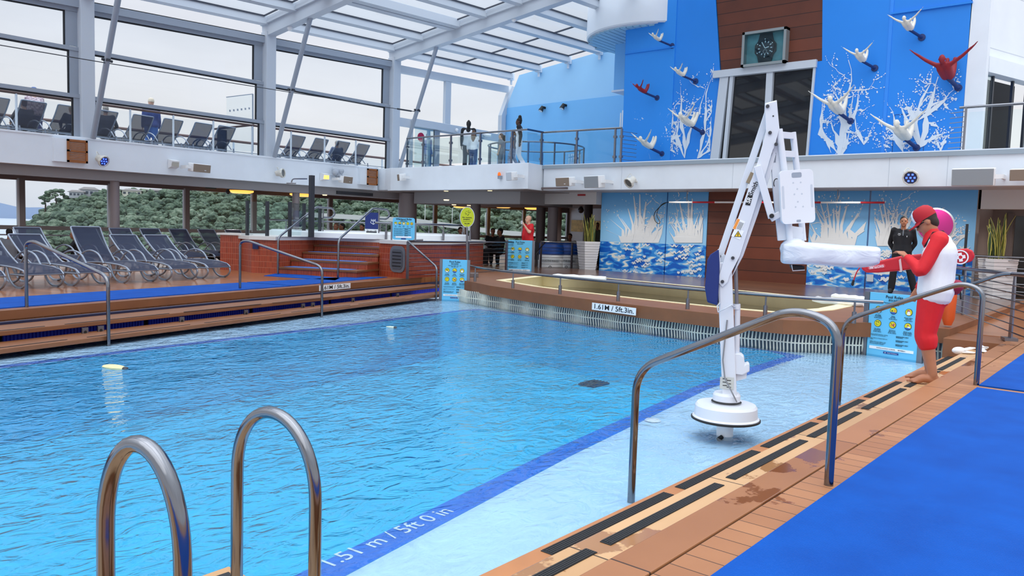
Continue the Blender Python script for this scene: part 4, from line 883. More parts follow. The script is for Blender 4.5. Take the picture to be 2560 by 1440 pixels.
# railing along the platform edge
pr = thing('platform_railing', 'low curved stainless railing along the brown platform edge', 'railing', (11.6, 7.6, PT))
pe = [(13.55, 12.9), (12.95, 11.9), (12.42, 10.8), (12.22, 9.84), (11.97, 8.6), (11.8, 7.7), (11.62, 6.5), (11.54, 5.3), (11.62, 4.3), (11.75, 3.75), (11.98, 3.1)]
MB().tube(bend([V((*p, PT+.33)) for p in pe], .5, 5), .026, 12).build('top_rail', STEEL, pr, smooth=True)
for px, py in ((1188, 697), (1283, 706), (1401, 725), (1545, 746), (1717, 758), (1913, 775), (2134, 790)):
    d = onz(px, py, PT); best = min(along(pe, .05), key=lambda q: abs(math.atan2(q[0].y, q[0].x)-math.atan2(d.y, d.x)))[0]
    MB().tube([best+V((0, 0, PT)), best+V((0, 0, PT+.17))], .032, 12).tube([best+V((0, 0, PT+.17)), best+V((0, 0, PT+.33))], .014, 8).build('post', STEELD, pr, smooth=True)
# ------------------------------------------------------------------ whirlpool
eV = V((.39, -.92, 0)).normalized(); nV = V((.92, .39, 0)).normalized()
def NE(n, e, z=0): q = nV*n+eV*e; return V((q.x, q.y, z))
out = [V((10.88, 17.71, 0)), NE(17.0, -11.35), NE(18.75, -11.35), NE(18.75, -9.15), NE(18.2, -9.15), V((13.11, 14.40, 0)), V((15.2, 14.95, 0)), V((17.9, 16.2, 0)), V((19, 18.5, 0)), V((18.2, 21, 0)), V((15.5, 22, 0)), V((12.6, 21.2, 0)), V((11.3, 19.4, 0))]
def tilewall(name, pts, z0, z1, parent=None, closed=True):
    m = MB(); n = len(pts); uv = []; d = 0
    for i in range(n if closed else n-1):
        a, b = pts[i], pts[(i+1) % n]; L_ = (V(b)-V(a)).length; o = len(m.v)
        m.v += [(a[0], a[1], z0), (b[0], b[1], z0), (b[0], b[1], z1), (a[0], a[1], z1)]; m.f.append((o, o+1, o+2, o+3)); uv += [(d, z0), (d+L_, z0), (d+L_, z1), (d, z1)]; d += L_
    ob = m.build(name, TILE, parent); u = ob.data.uv_layers.new(name='uv'); u.data.foreach_set('uv', [c for p in uv for c in p]); return ob
wp = thing('whirlpool', 'raised round whirlpool with red mosaic tile walls and white rim', 'whirlpool', (15, 18, 0))
tilewall('tile_wall', out, 0, .84, wp)
cen = V((15, 18, 0)); rim = [p+(p-cen).normalized()*.07 for p in out]; rim[2] = out[2]; rim[3] = out[3]; rim[1] = rim[1]-eV*.0
inn = [(cen.x+2.75*math.cos(2*math.pi*k/40)+.3, cen.y+.4+2.6*math.sin(2*math.pi*k/40)) for k in range(40)]
o = ring([(p.x, p.y) for p in rim], inn, .93); n = len(rim); o.add([(p.x, p.y, .84) for p in rim]+[(p.x, p.y, .93) for p in rim], [(i, (i+1) % n, (i+1) % n+n, i+n) for i in range(n)])
o.build('rim', mat('white_stone_rim', (222, 220, 216), .4), wp)
tc_ = V((cen.x+.3, cen.y+.4, 0)); m = MB().lathe([(2.95, .925), (2.93, 1.05), (2.85, 1.09), (2.6, 1.06), (2.5, .8), (1.6, .5), (0, .45)], tc_, 56); m.build('tub_shell', WHITE2, wp, smooth=True)
for i in range(4):
    st = MB().prism([NE(17.0+i*.55, -11.33, .18*i+.13), NE(17.0+i*.55, -9.13, .18*i+.13), NE(18.74, -9.13, .18*i+.13), NE(18.74, -11.33, .18*i+.13)], (0, 0, .05)).build('step', BROWN, wp, bevel=.006)
    tilewall('riser', [NE(17.03+i*.55, -11.33), NE(17.03+i*.55, -9.16), NE(18.2, -9.16)], .18*i, .18*i+.13, st, False)
    MB().prism([NE(17.06+i*.55, -11.2, .18*i+.18), NE(17.06+i*.55, -9.4, .18*i+.18), NE(17.5+i*.55, -9.4, .18*i+.18), NE(17.5+i*.55, -11.2, .18*i+.18)], (0, 0, .008)).build('step_mat', mat('step_mat_blue', (70, 110, 180), .7), st)
# rail round the tub
m = MB(); a0, a1 = R_(-128), R_(150); m.tube([tc_+V((3.0*math.cos(t), 3.0*math.sin(t), 1.36)) for t in [a0+(a1-a0)*k/40 for k in range(41)]], .03, 10)
trl = m.build('tub_rail', STEEL, wp, smooth=True)
for k in range(9): t = a0+.1+(a1-a0-.2)*k/8; q = tc_+V((3.0*math.cos(t), 3.0*math.sin(t), 0)); MB().tube([q+V((0, 0, .93)), q+V((0, 0, 1.16))], .034, 10).tube([q+V((0, 0, 1.16)), q+V((0, 0, 1.36))], .016, 8).build('rail_post', STEELD, trl)
# handrails of the whirlpool steps
for e_, lab, n1 in ((-11.2, 'left stainless handrail rising along the whirlpool steps', 16.8), (-9.5, 'right stainless handrail rising beside the whirlpool steps', 16.75)):
    o = rail('stair_handrail', [NE(n1, e_, 0), NE(n1, e_, .92), NE(n1+1.75, e_, 1.73), NE(n1+2.6, e_, 1.72), NE(n1+2.75, e_, 1.58), NE(n1+2.55, e_, 1.46), NE(n1+2.1, e_, 1.46)], lab, .027, .13, group='handrails of the whirlpool steps')
    MB().tube([NE(n1+2.1, e_, .9), NE(n1+2.1, e_, 1.72)], .018, 8).build('support_post', STEELD, o)
# louvre hatch on the tile wall
lv = thing('louvre_hatch', 'grey oval louvred hatch on the red tiled whirlpool wall', 'vent', (13.1, 14.9, 0)); wn = (out[5]-out[4]).normalized(); wo2 = V((-wn.y, wn.x, 0)); wo2 = wo2 if wo2.x < 0 else -wo2
hc = onp(995, 648, out[5], wo2); 
def rr(c, r, u, w_, h_, rad, n=6):
    pts = []
    for cx_, cy_, a0_ in ((w_/2-rad, h_/2-rad, 0), (-w_/2+rad, h_/2-rad, 90), (-w_/2+rad, -h_/2+rad, 180), (w_/2-rad, -h_/2+rad, 270)):
        for k in range(n+1): t = R_(a0_+90*k/n); pts.append(V(c)+V(r)*(cx_+rad*math.cos(t))+V(u)*(cy_+rad*math.sin(t)))
    return pts
UPZ = V((0, 0, 1)); hr = -wn if (-wn).dot(cR) > 0 else wn
GREYH = mat('grey_hatch', (104, 108, 116), .5)
MB().prism(rr(hc, hr, UPZ, .60, .66, .18), wo2*.03).build('frame', GREYH, lv, bevel=.006); MB().prism(rr(hc+wo2*.03, hr, UPZ, .44, .50, .12), wo2*.012).build('cover', mat('grey_hatch_dark', (84, 88, 96), .5), lv)
for k in range(5): MB().box(hc+wo2*.045+UPZ*(.17-k*.085), (.34, .012, .022), (hr, wo2, UPZ)).build('slot', BLACK, lv)
p = onp(640, 614, V((10.88, 17.71, 0)), nV); tag(MB().box(p-nV*.02, (.16, .02, .17), (eV, nV, UPZ)).build('blue_plaque', mat('plaque_navy', (16, 34, 84), .5)), 'small navy plaque on the tiled wall left of the whirlpool steps', 'plaque')
# glass screens and shower post on the rim
gs = thing('glass_screen', 'glass wind screens with steel posts at the left of the whirlpool', 'glass screen', (11.2, 17.6, .93))
gp = [V((11.12, 18.3, 0)), V((11.35, 17.75, 0)), V((11.75, 17.35, 0)), V((12.6, 17.95, 0)), V((13.3, 18.2, 0))]
for i, q in enumerate(gp): MB().b2((q.x-.035, q.y-.035, .0 if i == 0 else .93), (q.x+.035, q.y+.035, 1.82)).build('post', DARKM, gs)
for a, b in zip(gp, gp[1:]): d = (b-a).normalized()*.06; MB().beam(a+d+V((0, 0, 1.38)), b-d+V((0, 0, 1.38)), .02, .84).build('pane', GLASSG, gs)
pb = out[-1]; lw = thing('low_tiled_wall', 'short red tiled wall block at the left end of the whirlpool', 'wall block', (11.2, 19.3, 0)); tilewall('tile_face', [V((10.82, 19.1, 0)), V((11.05, 18.5, 0)), V((11.5, 18.75, 0)), V((11.3, 19.4, 0))], 0, .92, lw); MB().prism([(10.74, 19.14, .92), (11.02, 18.42, .92), (11.55, 18.72, .92), (11.33, 19.46, .92)], (0, 0, .05)).build('cap', mat('white_stone_rim', (222, 220, 216), .4), lw)
sh = thing('shower_post', 'tall dark shower post with a thin bent arm beside the glass screens', 'shower', (12.55, 17.6, .93)); b = V((12.3, 17.2, 0))
zt = ond(771, 438, b).z; MB().b2((b.x-.055, b.y-.055, .93), (b.x+.055, b.y+.055, zt)).build('post', DARKM, sh); q1 = ond(768, 447, b); q2 = ond(731, 447, b); q3 = ond(728, 458, b)
MB().tube(bend([q1, q2, q3], .06), .016, 8).cyl(q3+V((.07, -.1, 0)), q3-V((.07, -.1, 0)), .02, 8).build('shower_arm', STEEL, sh)
# ------------------------------------------------------------------ signs
def Tq(sg, s, c, r, u, nn, size, m=INK, fs=1.0, al='CENTER', bold=0): return text(s, 'lettering', m, V(c)+nn*.004, r, u, size, sg, .0015, al, fs, bold=bold)
ORANGE = mat('icon_orange', (240, 150, 60), .5); PINK = mat('icon_magenta', (200, 40, 120), .5); SKYW = mat('icon_white', (240, 244, 248), .5); ICONB = mat('icon_blue', (24, 90, 180), .5)
def icon(sg, c, r, u, nn, R0, kind):
    def P(x, y, d=.003): return V(c)+r*x*R0+u*y*R0+nn*d
    def disc(m, x, y, rad, d, lo=0, hi=2*math.pi, n=20, th=.002): m.prism([P(x+rad*math.cos(lo+(hi-lo)*k/n), y+rad*math.sin(lo+(hi-lo)*k/n), d) for k in range(n)], nn*th)
    m = MB(); disc(m, 0, 0, 1, .001); b = m.build('icon', INK, sg)
    m = MB(); disc(m, 0, 0, .88, .003); m.build('icon_ground', SIGNYEL, b)
    def bar(m, x0, y0, x1, y1, w_=.12, d=.006): m.beam(P(x0, y0, d), P(x1, y1, d), w_*R0, .002, nn)
    if kind in ('swim', 'depth', 'dive'):
        m = MB(); lo = math.pi*1.12; disc(m, 0, 0, .86, .005, math.pi+.35, 2*math.pi-.35); m.build('icon_water', ICONB if kind != 'dive' else SKYW, b)
    if kind == 'swim':
        m = MB(); disc(m, .42, .32, .16, .006); m.beam(P(.42, .18, .006), P(.42, -.4, .006), .34*R0, .002, nn); m.build('icon_figure', ORANGE, b); m = MB(); disc(m, -.35, .05, .13, .006); bar(m, -.55, -.1, -.1, -.02, .14); m.build('icon_swimmer', INK, b)
    elif kind == 'dive':
        m = MB(); bar(m, -.5, -.1, .2, .4); bar(m, -.35, .45, .35, -.25, .1); disc(m, .35, .42, .14, .006); bar(m, -.62, .6, .62, -.6, .09, .008); m.build('icon_figure', INK, b)
    elif kind == 'shower':
        m = MB(); disc(m, 0, .28, .34, .006, 0, math.pi); m.build('icon_head', PINK, b); m = MB(); m.add([P(-.3, .2, .006), P(.3, .2, .006), P(.5, -.7, .006), P(-.5, -.7, .006)], [(0, 3, 2, 1)]); m.build('icon_spray', SKYW, b); m = MB(); bar(m, -.45, -.1, -.35, .55, .06); bar(m, -.35, .55, .1, .62, .06); m.build('icon_pipe', INK, b)
    elif kind == 'run':
        m = MB(); rs = random.Random(5)
        for k in range(9): t = k*.7; x, y = .45*math.cos(t), .45*math.sin(t); bar(m, x-.15*math.sin(2*t), y-.16*math.cos(t), x+.16, y+.12*math.sin(3*t), .08)
        disc(m, -.35, .45, .12, .006); disc(m, .2, .5, .1, .006); m.build('icon_figure', INK, b)
    elif kind == 'food':
        m = MB(); disc(m, -.25, -.25, .34, .006, 0, math.pi); bar(m, -.6, -.36, .1, -.36, .14); m.build('icon_burger', ORANGE, b); m = MB(); m.add([P(.15, .4, .006), P(.6, .4, .006), P(.5, -.35, .006), P(.25, -.35, .006)], [(0, 3, 2, 1)]); m.build('icon_cup', PINK, b); m = MB(); bar(m, -.62, .6, .62, -.6, .08, .008); m.build('icon_bar', INK, b)
    else:
        m = MB(); disc(m, 0, .4, .14, .006); bar(m, -.3, .18, .3, .3, .12); m.build('icon_figure', PINK, b); m = MB(); m.b2; m.add([P(-.05, -.0, .006), P(.62, -.0, .006), P(.62, -.55, .006), P(-.05, -.55, .006)], [(0, 3, 2, 1)]); m.build('icon_step', SKYW, b)
def emblem(par, c, r, u, nn, s, m_):
    m = MB(); B = lambda x0, y0, x1, y1, w__=.12: m.beam(c+r*x0*s+u*y0*s+nn*.004, c+r*x1*s+u*y1*s+nn*.004, w__*s, .003, nn)
    B(0, -.9, 0, .7); B(-.8, -.35, -.8, .0); B(.8, -.35, .8, 0); B(-.8, -.35, 0, -.85); B(.8, -.35, 0, -.85); B(-.7, .2, .7, .2); B(-.6, .2, -.6, .75); B(.6, .2, .6, .75); B(-.3, .2, -.3, .6); B(.3, .2, .3, .6); m.build('emblem', m_, par)
def rules_sign(o, r, w_, h_, lab, small=False, title='Pool Rules', grp=None):
    r = V(r).normalized(); u = UPZ; nn = r.cross(u); o = V(o)
    sg = thing('rules_sign', lab, 'sign', o+r*w_/2, group=grp)
    def P(x, y): return o+r*w_*x+u*h_*y
    MB().box(P(.5, .5)-nn*.012, (w_, .02, h_), (r, nn, u)).build('panel', SIGNBLUE, sg, bevel=.004)
    for x in (-.055, 1.055): MB().box(P(x, .485)-nn*.02, (.045*w_/.6+.02, .05, h_*1.03), (r, nn, u)).build('post', STEELD, sg)
    Tq(sg, title, P(.5, .945), r, u, nn, h_*.062, bold=.0006); Tq(sg, '游泳池规则', P(.5, .893), r, u, nn, h_*.036)
    if not small: Tq(sg, 'Maximum Depth 1.6m | 5\'4"', P(.5, .855), r, u, nn, h_*.028); Tq(sg, '最大水深 1.6 米', P(.5, .825), r, u, nn, h_*.024)
    caps = ['No diving,\nNo jumping.', 'Watch\nyour kids.', 'Shower before\nusing pool.', 'Use caution\naround pool.', 'No food or\nglass in pool.', 'Watch out for\nchange in depth.']
    R0 = min(w_*.125, h_*.055)
    for k in range(6):
        x = .2+.3*(k % 3); y = .74-.215*(k//3); icon(sg, P(x, y), r, u, nn, R0, ('dive', 'swim', 'shower', 'run', 'food', 'depth')[k]); Tq(sg, caps[k], P(x, y-.095), r, u, nn, h_*.021, bold=.0003)
        if not small: Tq(sg, '禁止跳水注意安全', P(x, y-.13), r, u, nn, h_*.016)
    for k, s in enumerate(("If you're experiencing fever, vomiting\nor diarrhea, do not use the pool.", 'Treat children to frequent bathroom\nbreaks.', 'Children who are in diapers, swim\ndiapers or not fully toilet trained\nare not permitted in the pool.')):
        Tq(sg, s, P(.06, .345-k*.062), r, u, nn, h_*.0185, al='LEFT'); Tq(sg, '如果您有发烧呕吐或腹泻\n请勿使用泳池', P(.58, .345-k*.062), r, u, nn, h_*.0175, al='LEFT')
    MB().box(P(.5, .145)+nn*.002, (w_*.88, .008, h_*.042), (r, nn, u)).build('white_strip', SKYW, sg); text('MAXIMUM OCCUPANCY: 65 PERSONS.        最多可容纳65人', 'lettering', INK, P(.5, .145)+nn*.008, r, u, h_*.018, sg, .0015, font_scale=.95)
    MB().box(P(.5, .085)+nn*.001, (w_*.3, .006, h_*.03), (r, nn, u)).build('logo_plate', SIGNNAVY, sg); text('Royal Caribbean', 'lettering', SKYW, P(.53, .085)+nn*.006, r, u, h_*.017, sg, .001, fit=w_*.19); emblem(sg, P(.39, .085)+nn*.002, r, u, nn, h_*.011, SKYW); return sg
zs = ZW-.03
a = onz(2165, 888, zs); b = onz(2290, 907, zs); zt = ond(2180, 730, a).z
rules_sign(a, b-a, (b-a).length, zt-a.z, 'large blue pool rules sign standing in the water left of the lifeguard', grp='blue pool rules signs')
a = onz(1104, 752, zs); b = onz(1143, 757, zs); zt = ond(1108, 648, a).z
b = a+V((.52, -.85, 0)).normalized()*.58
rules_sign(a, b-a, .58, zt-a.z, 'tall blue pool rules sign at the left end of the brown platform', grp='blue pool rules signs')
a = V((17.55, 15.1, 0)); a.z = .02; b = a+V((.36, -.8, 0)).normalized()*.68
rules_sign(onp(1268, 686, a, (-.9, -.4, 0)), (.5, -.87, 0), .72, 1.02, 'blue pool rules sign on the far railing beside the bald man', True, grp='blue pool rules signs')
# whirlpool rules sign on the rim
def panel_at(p0, p1, d, zt_): pass
a = NE(18.35, -8.95, .95); r = V((.66, -.75, 0)).normalized(); dd = ray(981, 593); a = CAM+dd*(18.62/math.hypot(dd.x, dd.y)); a.z = .97; w_ = 54/1958*18.7; h_ = .52; r = V((math.sin(bear(1007)), -math.cos(bear(1007)), 0)); nn = r.cross(UPZ)
sg = thing('whirlpool_sign', 'rounded light blue whirlpool rules sign on two posts above the rim', 'sign', a+r*w_/2)
MB().prism(rr(a+r*w_/2+UPZ*h_/2, r, UPZ, w_, h_, .05), -nn*.015).build('panel', SIGNBLUE, sg)
for x in (-.04, 1.04): MB().box(a+r*w_*x+UPZ*(h_*.38)-nn*.02, (.04, .03, h_*.8), (r, nn, UPZ)).build('post', STEELD, sg)
Tq(sg, 'Whirlpool Rules', a+r*w_*.5+UPZ*h_*.93, r, UPZ, nn, .055, bold=.001); Tq(sg, '按摩池规则', a+r*w_*.5+UPZ*h_*.845, r, UPZ, nn, .034)
for k in range(5): icon(sg, a+r*w_*(.14+.18*k)+UPZ*h_*.74, r, UPZ, nn, .036, ('dive', 'swim', 'shower', 'run', 'food')[k]); Tq(sg, ('No\ndiving.', 'Watch\nyour kids.', 'Shower\nfirst.', 'Use\ncaution.', 'No food\nor glass.')[k], a+r*w_*(.14+.18*k)+UPZ*h_*.60, r, UPZ, nn, .018)
for k in range(4):
    for j in range(2): Tq(sg, 'Not recommended for guests\nwith medical conditions.' if j == 0 else '请勿长时间使用\n注意安全', a+r*w_*(.06+.48*j)+UPZ*h_*(.49-.095*k), r, UPZ, nn, .021, al='LEFT')
MB().box(a+r*w_*.5+UPZ*h_*.125+nn*.002, (w_*.72, .006, .04), (r, nn, UPZ)).build('white_strip', SKYW, sg); MB().box(a+r*w_*.5+UPZ*h_*.05+nn*.002, (w_*.22, .006, .03), (r, nn, UPZ)).build('logo_plate', SIGNNAVY, sg)
# yellow oval sign
b = onz(1168, 692, PT); os_ = thing('oval_sign', 'yellow oval no running sign on a pole with a grey base', 'sign', b); r = V((math.sin(bear(1168)), -math.cos(bear(1168)), 0)); nn = r.cross(UPZ); c = ond(1168, 543, b)
MB().tube([b, c-UPZ*.2], .026, 12).build('pole', STEELD, os_); MB().box(b+UPZ*.05, (.55, .4, .10), (r, nn, UPZ)).build('base_block', mat('grey_base', (110, 96, 92), .7), os_, bevel=.01)
el = lambda k, a_, b_, d: [c+nn*d+r*a_*math.cos(2*math.pi*i/k)+UPZ*b_*math.sin(2*math.pi*i/k) for i in range(k)]
MB().prism(el(40, .185, .255, .02), -nn*.03).build('rim_plate', FRAME, os_); MB().prism(el(40, .168, .238, .021), nn*.003).build('face', mat('oval_yellow', (196, 208, 30), .45), os_)
m = MB(); rs = random.Random(2)
for k in range(11): t = k*.58; q = c+nn*.027+UPZ*.10+r*.05*math.cos(t)+UPZ*.05*math.sin(t); m.beam(q, q+r*rs.uniform(-.03, .03)+UPZ*rs.uniform(-.03, .035), .010, .002, nn)
m.build('figure', INK, os_); Tq(os_, 'No running,\njumping...', c+nn*.022-UPZ*.03, r, UPZ, nn, .05, bold=.001); Tq(os_, 'horseplay around pool', c+nn*.022-UPZ*.105, r, UPZ, nn, .022); Tq(os_, '禁止奔跑', c+nn*.022-UPZ*.16, r, UPZ, nn, .03, bold=.001)
# navy towel display behind the tub rail with white anchor mark
b = V((15.6, 20.4, 1.02)); dd = ray(929, 560); b = CAM+dd*(24.2/math.hypot(dd.x, dd.y)); b.z = 1.0; r = V((math.sin(bear(929)), -math.cos(bear(929)), 0)); nn = r.cross(UPZ); w_ = 31/1958*24.6
bd = thing('navy_banner', 'navy banner with a white anchor emblem behind the whirlpool rail', 'banner', b); MB().prism(rr(b+UPZ*.42, r, UPZ, w_, .5, .03), -nn*.04).build('board', NAVY, bd); MB().box(b+UPZ*.12-nn*.02, (w_, .04, .10), (r, nn, UPZ)).build('depth_plate', WHITE2, bd); text('76 cm / 30', 'lettering', INK, b+UPZ*.12+nn*.004, r, UPZ, .07, bd, .002)
emblem(bd, b+UPZ*.40+r*.05, r, UPZ, nn, .10, SKYW)
MB().box(b-UPZ*.02-nn*.02, (w_*.8, .06, .24), (r, nn, UPZ)).build('stand_foot', DARKM, bd)
# ------------------------------------------------------------------ rod railings
def rodrail(name, lab, pts, z0, ztop, n=8, posts=None, pw=.05, pflat=False, top_r=.026):
    t = thing(name, lab, 'railing', pts[0])
    MB().tube([V((p[0], p[1], z0+ztop)) for p in pts], top_r, 10).build('top_rail', STEEL, t, smooth=True)
    for k in range(n):
        z = z0+.1+(ztop-.18)*k/(n-1); MB().tube([V((p[0], p[1], z)) for p in pts], .008, 6).build('rod', STEEL, t)
    for p in (posts or pts): MB().b2((p[0]-pw/2, p[1]-pw/2, z0), (p[0]+pw/2, p[1]+pw/2, z0+ztop)).build('post', STEELD, t)
    return t
P0 = onz(1018, 698); P1 = V((15.2, 14.3, 0)); P2 = V((17.3, 14.75, 0)); P3 = V((18.3, 14.95, 0))
rr_ = rodrail('rod_railing', 'stainless rod railing in front of the tiled whirlpool wall', [P0, P1, P2, P3], 0, .92)
a = onz(1090, 752, -.39); rail('pool_handrail', [V((a.x, a.y, -.4)), V((a.x, a.y, .38)), V((P0.x-.05, P0.y-.02, .95)), V((P0.x+.35, P0.y-.15, .97))], 'stainless handrail slanting down to the water beside the left rules sign', group=G, rb=.1)
Q0 = onz(1351, 676); Q1 = onz(1428, 677); Q2 = V((21.1, 14.3, 0))
rodrail('rod_railing', 'stainless rod railing in front of the blue lidded bins', [Q0, Q1, Q2], 0, .93)
rail('stair_handrail', [V((Q0.x, Q0.y, .92)), V((Q0.x-.25, Q0.y-.35, .92)), V((P3.x+.45, P3.y-.1, .55))], 'thin slanting handrail behind the bald man in red', .02, .06)
# right railing with flat tapered posts
R0_ = onz(2403, 800); R1_ = onz(2523, 851); d = (R0_-R1_).normalized()
t = thing('rod_railing', 'stainless rod railing with flat posts right of the lifeguard', 'railing', R1_)
A = R0_+d*2.2; B = R1_-d*1.2
MB().tube(bend([V((A.x, A.y, .86)), V((R0_.x, R0_.y, .87)), V((R1_.x, R1_.y, .90)), V((B.x, B.y, .93))], .2), .028, 10).build('top_rail', STEEL, t, smooth=True)
for k in range(7): z = .12+k*.105; MB().tube([V((A.x, A.y, z)), V((B.x, B.y, z))], .009, 6).build('rod', STEEL, t)
for q in (R0_, R1_, A): MB().prism([q+d*.07, q-d*.07, q-d*.055+V((0, 0, .7)), q-d*.03+V((0, 0, .88)), q+d*.03+V((0, 0, .88)), q+d*.055+V((0, 0, .7))], d.cross(UPZ)*.02).box(q+V((0, 0, .02)), (.2, .16, .04), (d, d.cross(UPZ), UPZ)).build('post', STEELD, t)
p = [onx(2375, 662, 15.0)]; rail('stair_handrail', [V((12.9, 2.6, .12)), V((12.9, 2.6, .50)), V((12.6, 1.75, .90)), V((12.3, .9, .92))], 'stainless handrail rising to the right behind the lifeguard', .027, .12)
rodrail('rod_railing', 'far stainless railing behind the right hand planter', [V((20.3, 3.4, 0)), V((20.3, -1.5, 0))], 0, 1.02, 6)
tag(MB().tube([onx(2418, 560, 20.9), onx(2408, 690, 20.9)], .03, 8).build('wall_pole', DARKM), 'short dark vertical pole against the right end of the mural', 'pole')
# glass balustrade of the bridge and round stair opening
gb = thing('glass_balustrade', 'glass balustrade with a steel rail along the bridge edge', 'railing', (BX+.1, 18, 3.33))
gpts = [V((18.9, 22.0, 3.33)), V((18.65, 21.2, 3.33)), V((18.65, 15.12, 3.33)), V((19.55, 15.3, 3.33)), V((19.55, 12.2 + 1.3, 3.33))]
gpts = [V((19.0, 20.95, 3.33)), V((18.65, 20.6, 3.33)), V((18.65, 15.2, 3.33)), V((19.45, 15.2, 3.33)), V((19.6, 12.45, 3.33))]
MB().tube([q+V((0, 0, 1.0)) for q in gpts], .03, 10).build('top_rail', STEEL, gb, smooth=True)
tot = along([(q.x, q.y) for q in gpts], 1.32)
for q, t_ in tot+[(gpts[-1], d)]: MB().b2((q.x-.025, q.y-.025, 3.33), (q.x+.025, q.y+.025, 4.31)).box((q.x, q.y, 3.5), (.09, .09, .07)).box((q.x, q.y, 4.08), (.09, .09, .07)).build('post', STEELD, gb)
for a, b in zip(gpts, gpts[1:]): MB().beam(a+V((0, 0, .5)), b+V((0, 0, .5)), .015, .86).build('pane', GLASSG, gb)
for k in range(8): z = 3.42+k*.115; MB().tube([(19.6, 12.45, z), (20.2, 12.3, z)], .008, 6).build('rod', STEELD, gb)
rs_ = thing('round_balustrade', 'round glass balustrade behind the bridge edge', 'railing', (22.6, 18.0, 3.31)); rc = V((22.6, 18.0, 3.31))
MB().tube([rc+V((1.75*math.cos(2*math.pi*k/48), 1.75*math.sin(2*math.pi*k/48), 1.0)) for k in range(48)], .028, 10, closed=True).build('top_rail', STEEL, rs_, smooth=True)
for k in range(12): t_ = 2*math.pi*k/12; q = rc+V((1.75*math.cos(t_), 1.75*math.sin(t_), 0)); MB().b2((q.x-.02, q.y-.02, 3.31), (q.x+.02, q.y+.02, 4.3)).build('post', STEELD, rs_)
MB().lathe([(1.74, .08), (1.74, .9)], rc, 48).build('pane', GLASSG, rs_, smooth=True)
ur = thing('deck_railing', 'stainless railing in front of the glass door at upper right', 'railing', (XF+.15, 3.6, 3.32)); 
MB().tube([(XF+.15, 3.78, 4.26), (XF+.15, -3, 4.26)], .03, 10).build('top_rail', STEEL, ur, smooth=True)
for y_ in (3.65, 2.3, .9, -.5): MB().b2((XF+.12, y_-.02, 3.32), (XF+.18, y_+.02, 4.25)).build('post', STEELD, ur)
for k in range(8): z = 3.40+k*.11; MB().tube([(XF+.15, 3.65, z), (XF+.3, 3.98, z)], .009, 6).build('rod', STEELD, ur)
MB().add([(XF+.15, 3.6, 3.36), (XF+.15, -3, 3.36), (XF+.15, -3, 4.15), (XF+.15, 3.6, 4.15)], [(0, 1, 2, 3)]).build('pane', GLASSG, ur)
# ------------------------------------------------------------------ planters, bins
LEAF = bpy.data.materials.new('snake_plant_leaf'); LEAF.use_nodes = True; n_ = NT(LEAF); g_ = n_.new('ShaderNodeTexCoord'); se = n_.new('ShaderNodeSeparateXYZ'); n_.l(g_.outputs['UV'], se.inputs[0])
n_.l(n_.ramp(se.outputs[0], [(0, lin((206, 196, 96))), (.14, lin((206, 196, 96))), (.17, lin((52, 74, 34))), (.83, lin((64, 88, 40))), (.86, lin((206, 196, 96))), (1, lin((206, 196, 96)))], 'CONSTANT'), n_.b.inputs['Base Color']); n_.b.inputs['Roughness'].default_value = .4
def planter(c, w1, w0, h, lab, seed, leafh):
    rs = random.Random(seed); c = V(c); t = thing('potted_snake_plant', lab, 'plant', c, group='snake plants in white ribbed planters'); rz = bear(1468) if c.y > 8 else .25; x = V((math.cos(rz+.5), math.sin(rz+.5), 0)); y = V((-x.y, x.x, 0))
    m = MB(); nr = 12
    for k in range(nr):
        f = k/nr; f2 = (k+1)/nr; wa = w0+(w1-w0)*f2+.012; wb = w0+(w1-w0)*f; za, zb = h*f, h*f2
        vs = [c+x*i*ww/2+y*j*ww/2+UPZ*z for (ww, z) in ((wb, za), (wa, zb-.008)) for i, j in ((-1, -1), (1, -1), (1, 1), (-1, 1))]
        m.add(vs, [(i, (i+1) % 4, (i+1) % 4+4, i+4) for i in range(4)]+[(4, 5, 6, 7)])
    m.build('planter', mat('planter_white', (236, 236, 238), .4), t)
    MB().box(c+UPZ*(h-.03), (w1*.9, w1*.9, .04), (x, y, UPZ)).build('soil', mat('dark_soil', (48, 38, 30), .9), t)
    for k in range(20):
        a = rs.uniform(0, 6.28); rad = rs.uniform(.02, w1*.36); b = c+UPZ*(h-.02)+x*rad*math.cos(a)+y*rad*math.sin(a); L_ = leafh*rs.uniform(.55, 1.0); wd = rs.uniform(.034, .052); ln = V((math.cos(a), math.sin(a), 0))*rs.uniform(.0, .28); tw = rs.uniform(0, 3.14)
        m = MB(); uv = []
        for j in range(8):
            f = j/7; cc = b+UPZ*L_*f+ln*L_*f*f; ww = wd*(.55+.9*f if f < .5 else 1.0*(1-((f-.5)/.5)**2.2)+.02); sd = V((math.cos(tw+f*.8), math.sin(tw+f*.8), 0)); m.v += [tuple(cc-sd*ww), tuple(cc+sd*ww)]
        m.f = [(2*j, 2*j+1, 2*j+3, 2*j+2) for j in range(7)]; lf = m.build('leaf', LEAF, t, smooth=True); u = lf.data.uv_layers.new(name='uv'); u.data.foreach_set('uv', [q for j in range(7) for q in (0, j/7, 1, j/7, 1, (j+1)/7, 0, (j+1)/7)])
        so2 = lf.modifiers.new('thickness', 'SOLIDIFY'); so2.thickness = .005
planter(onz(1468, 680), .56, .36, .99, 'snake plant in a tall white ribbed planter left of the murals', 3, .92)
planter(onz(2487, 755), .56, .42, .98, 'snake plant in a white ribbed planter at the right of the view', 8, 1.05)
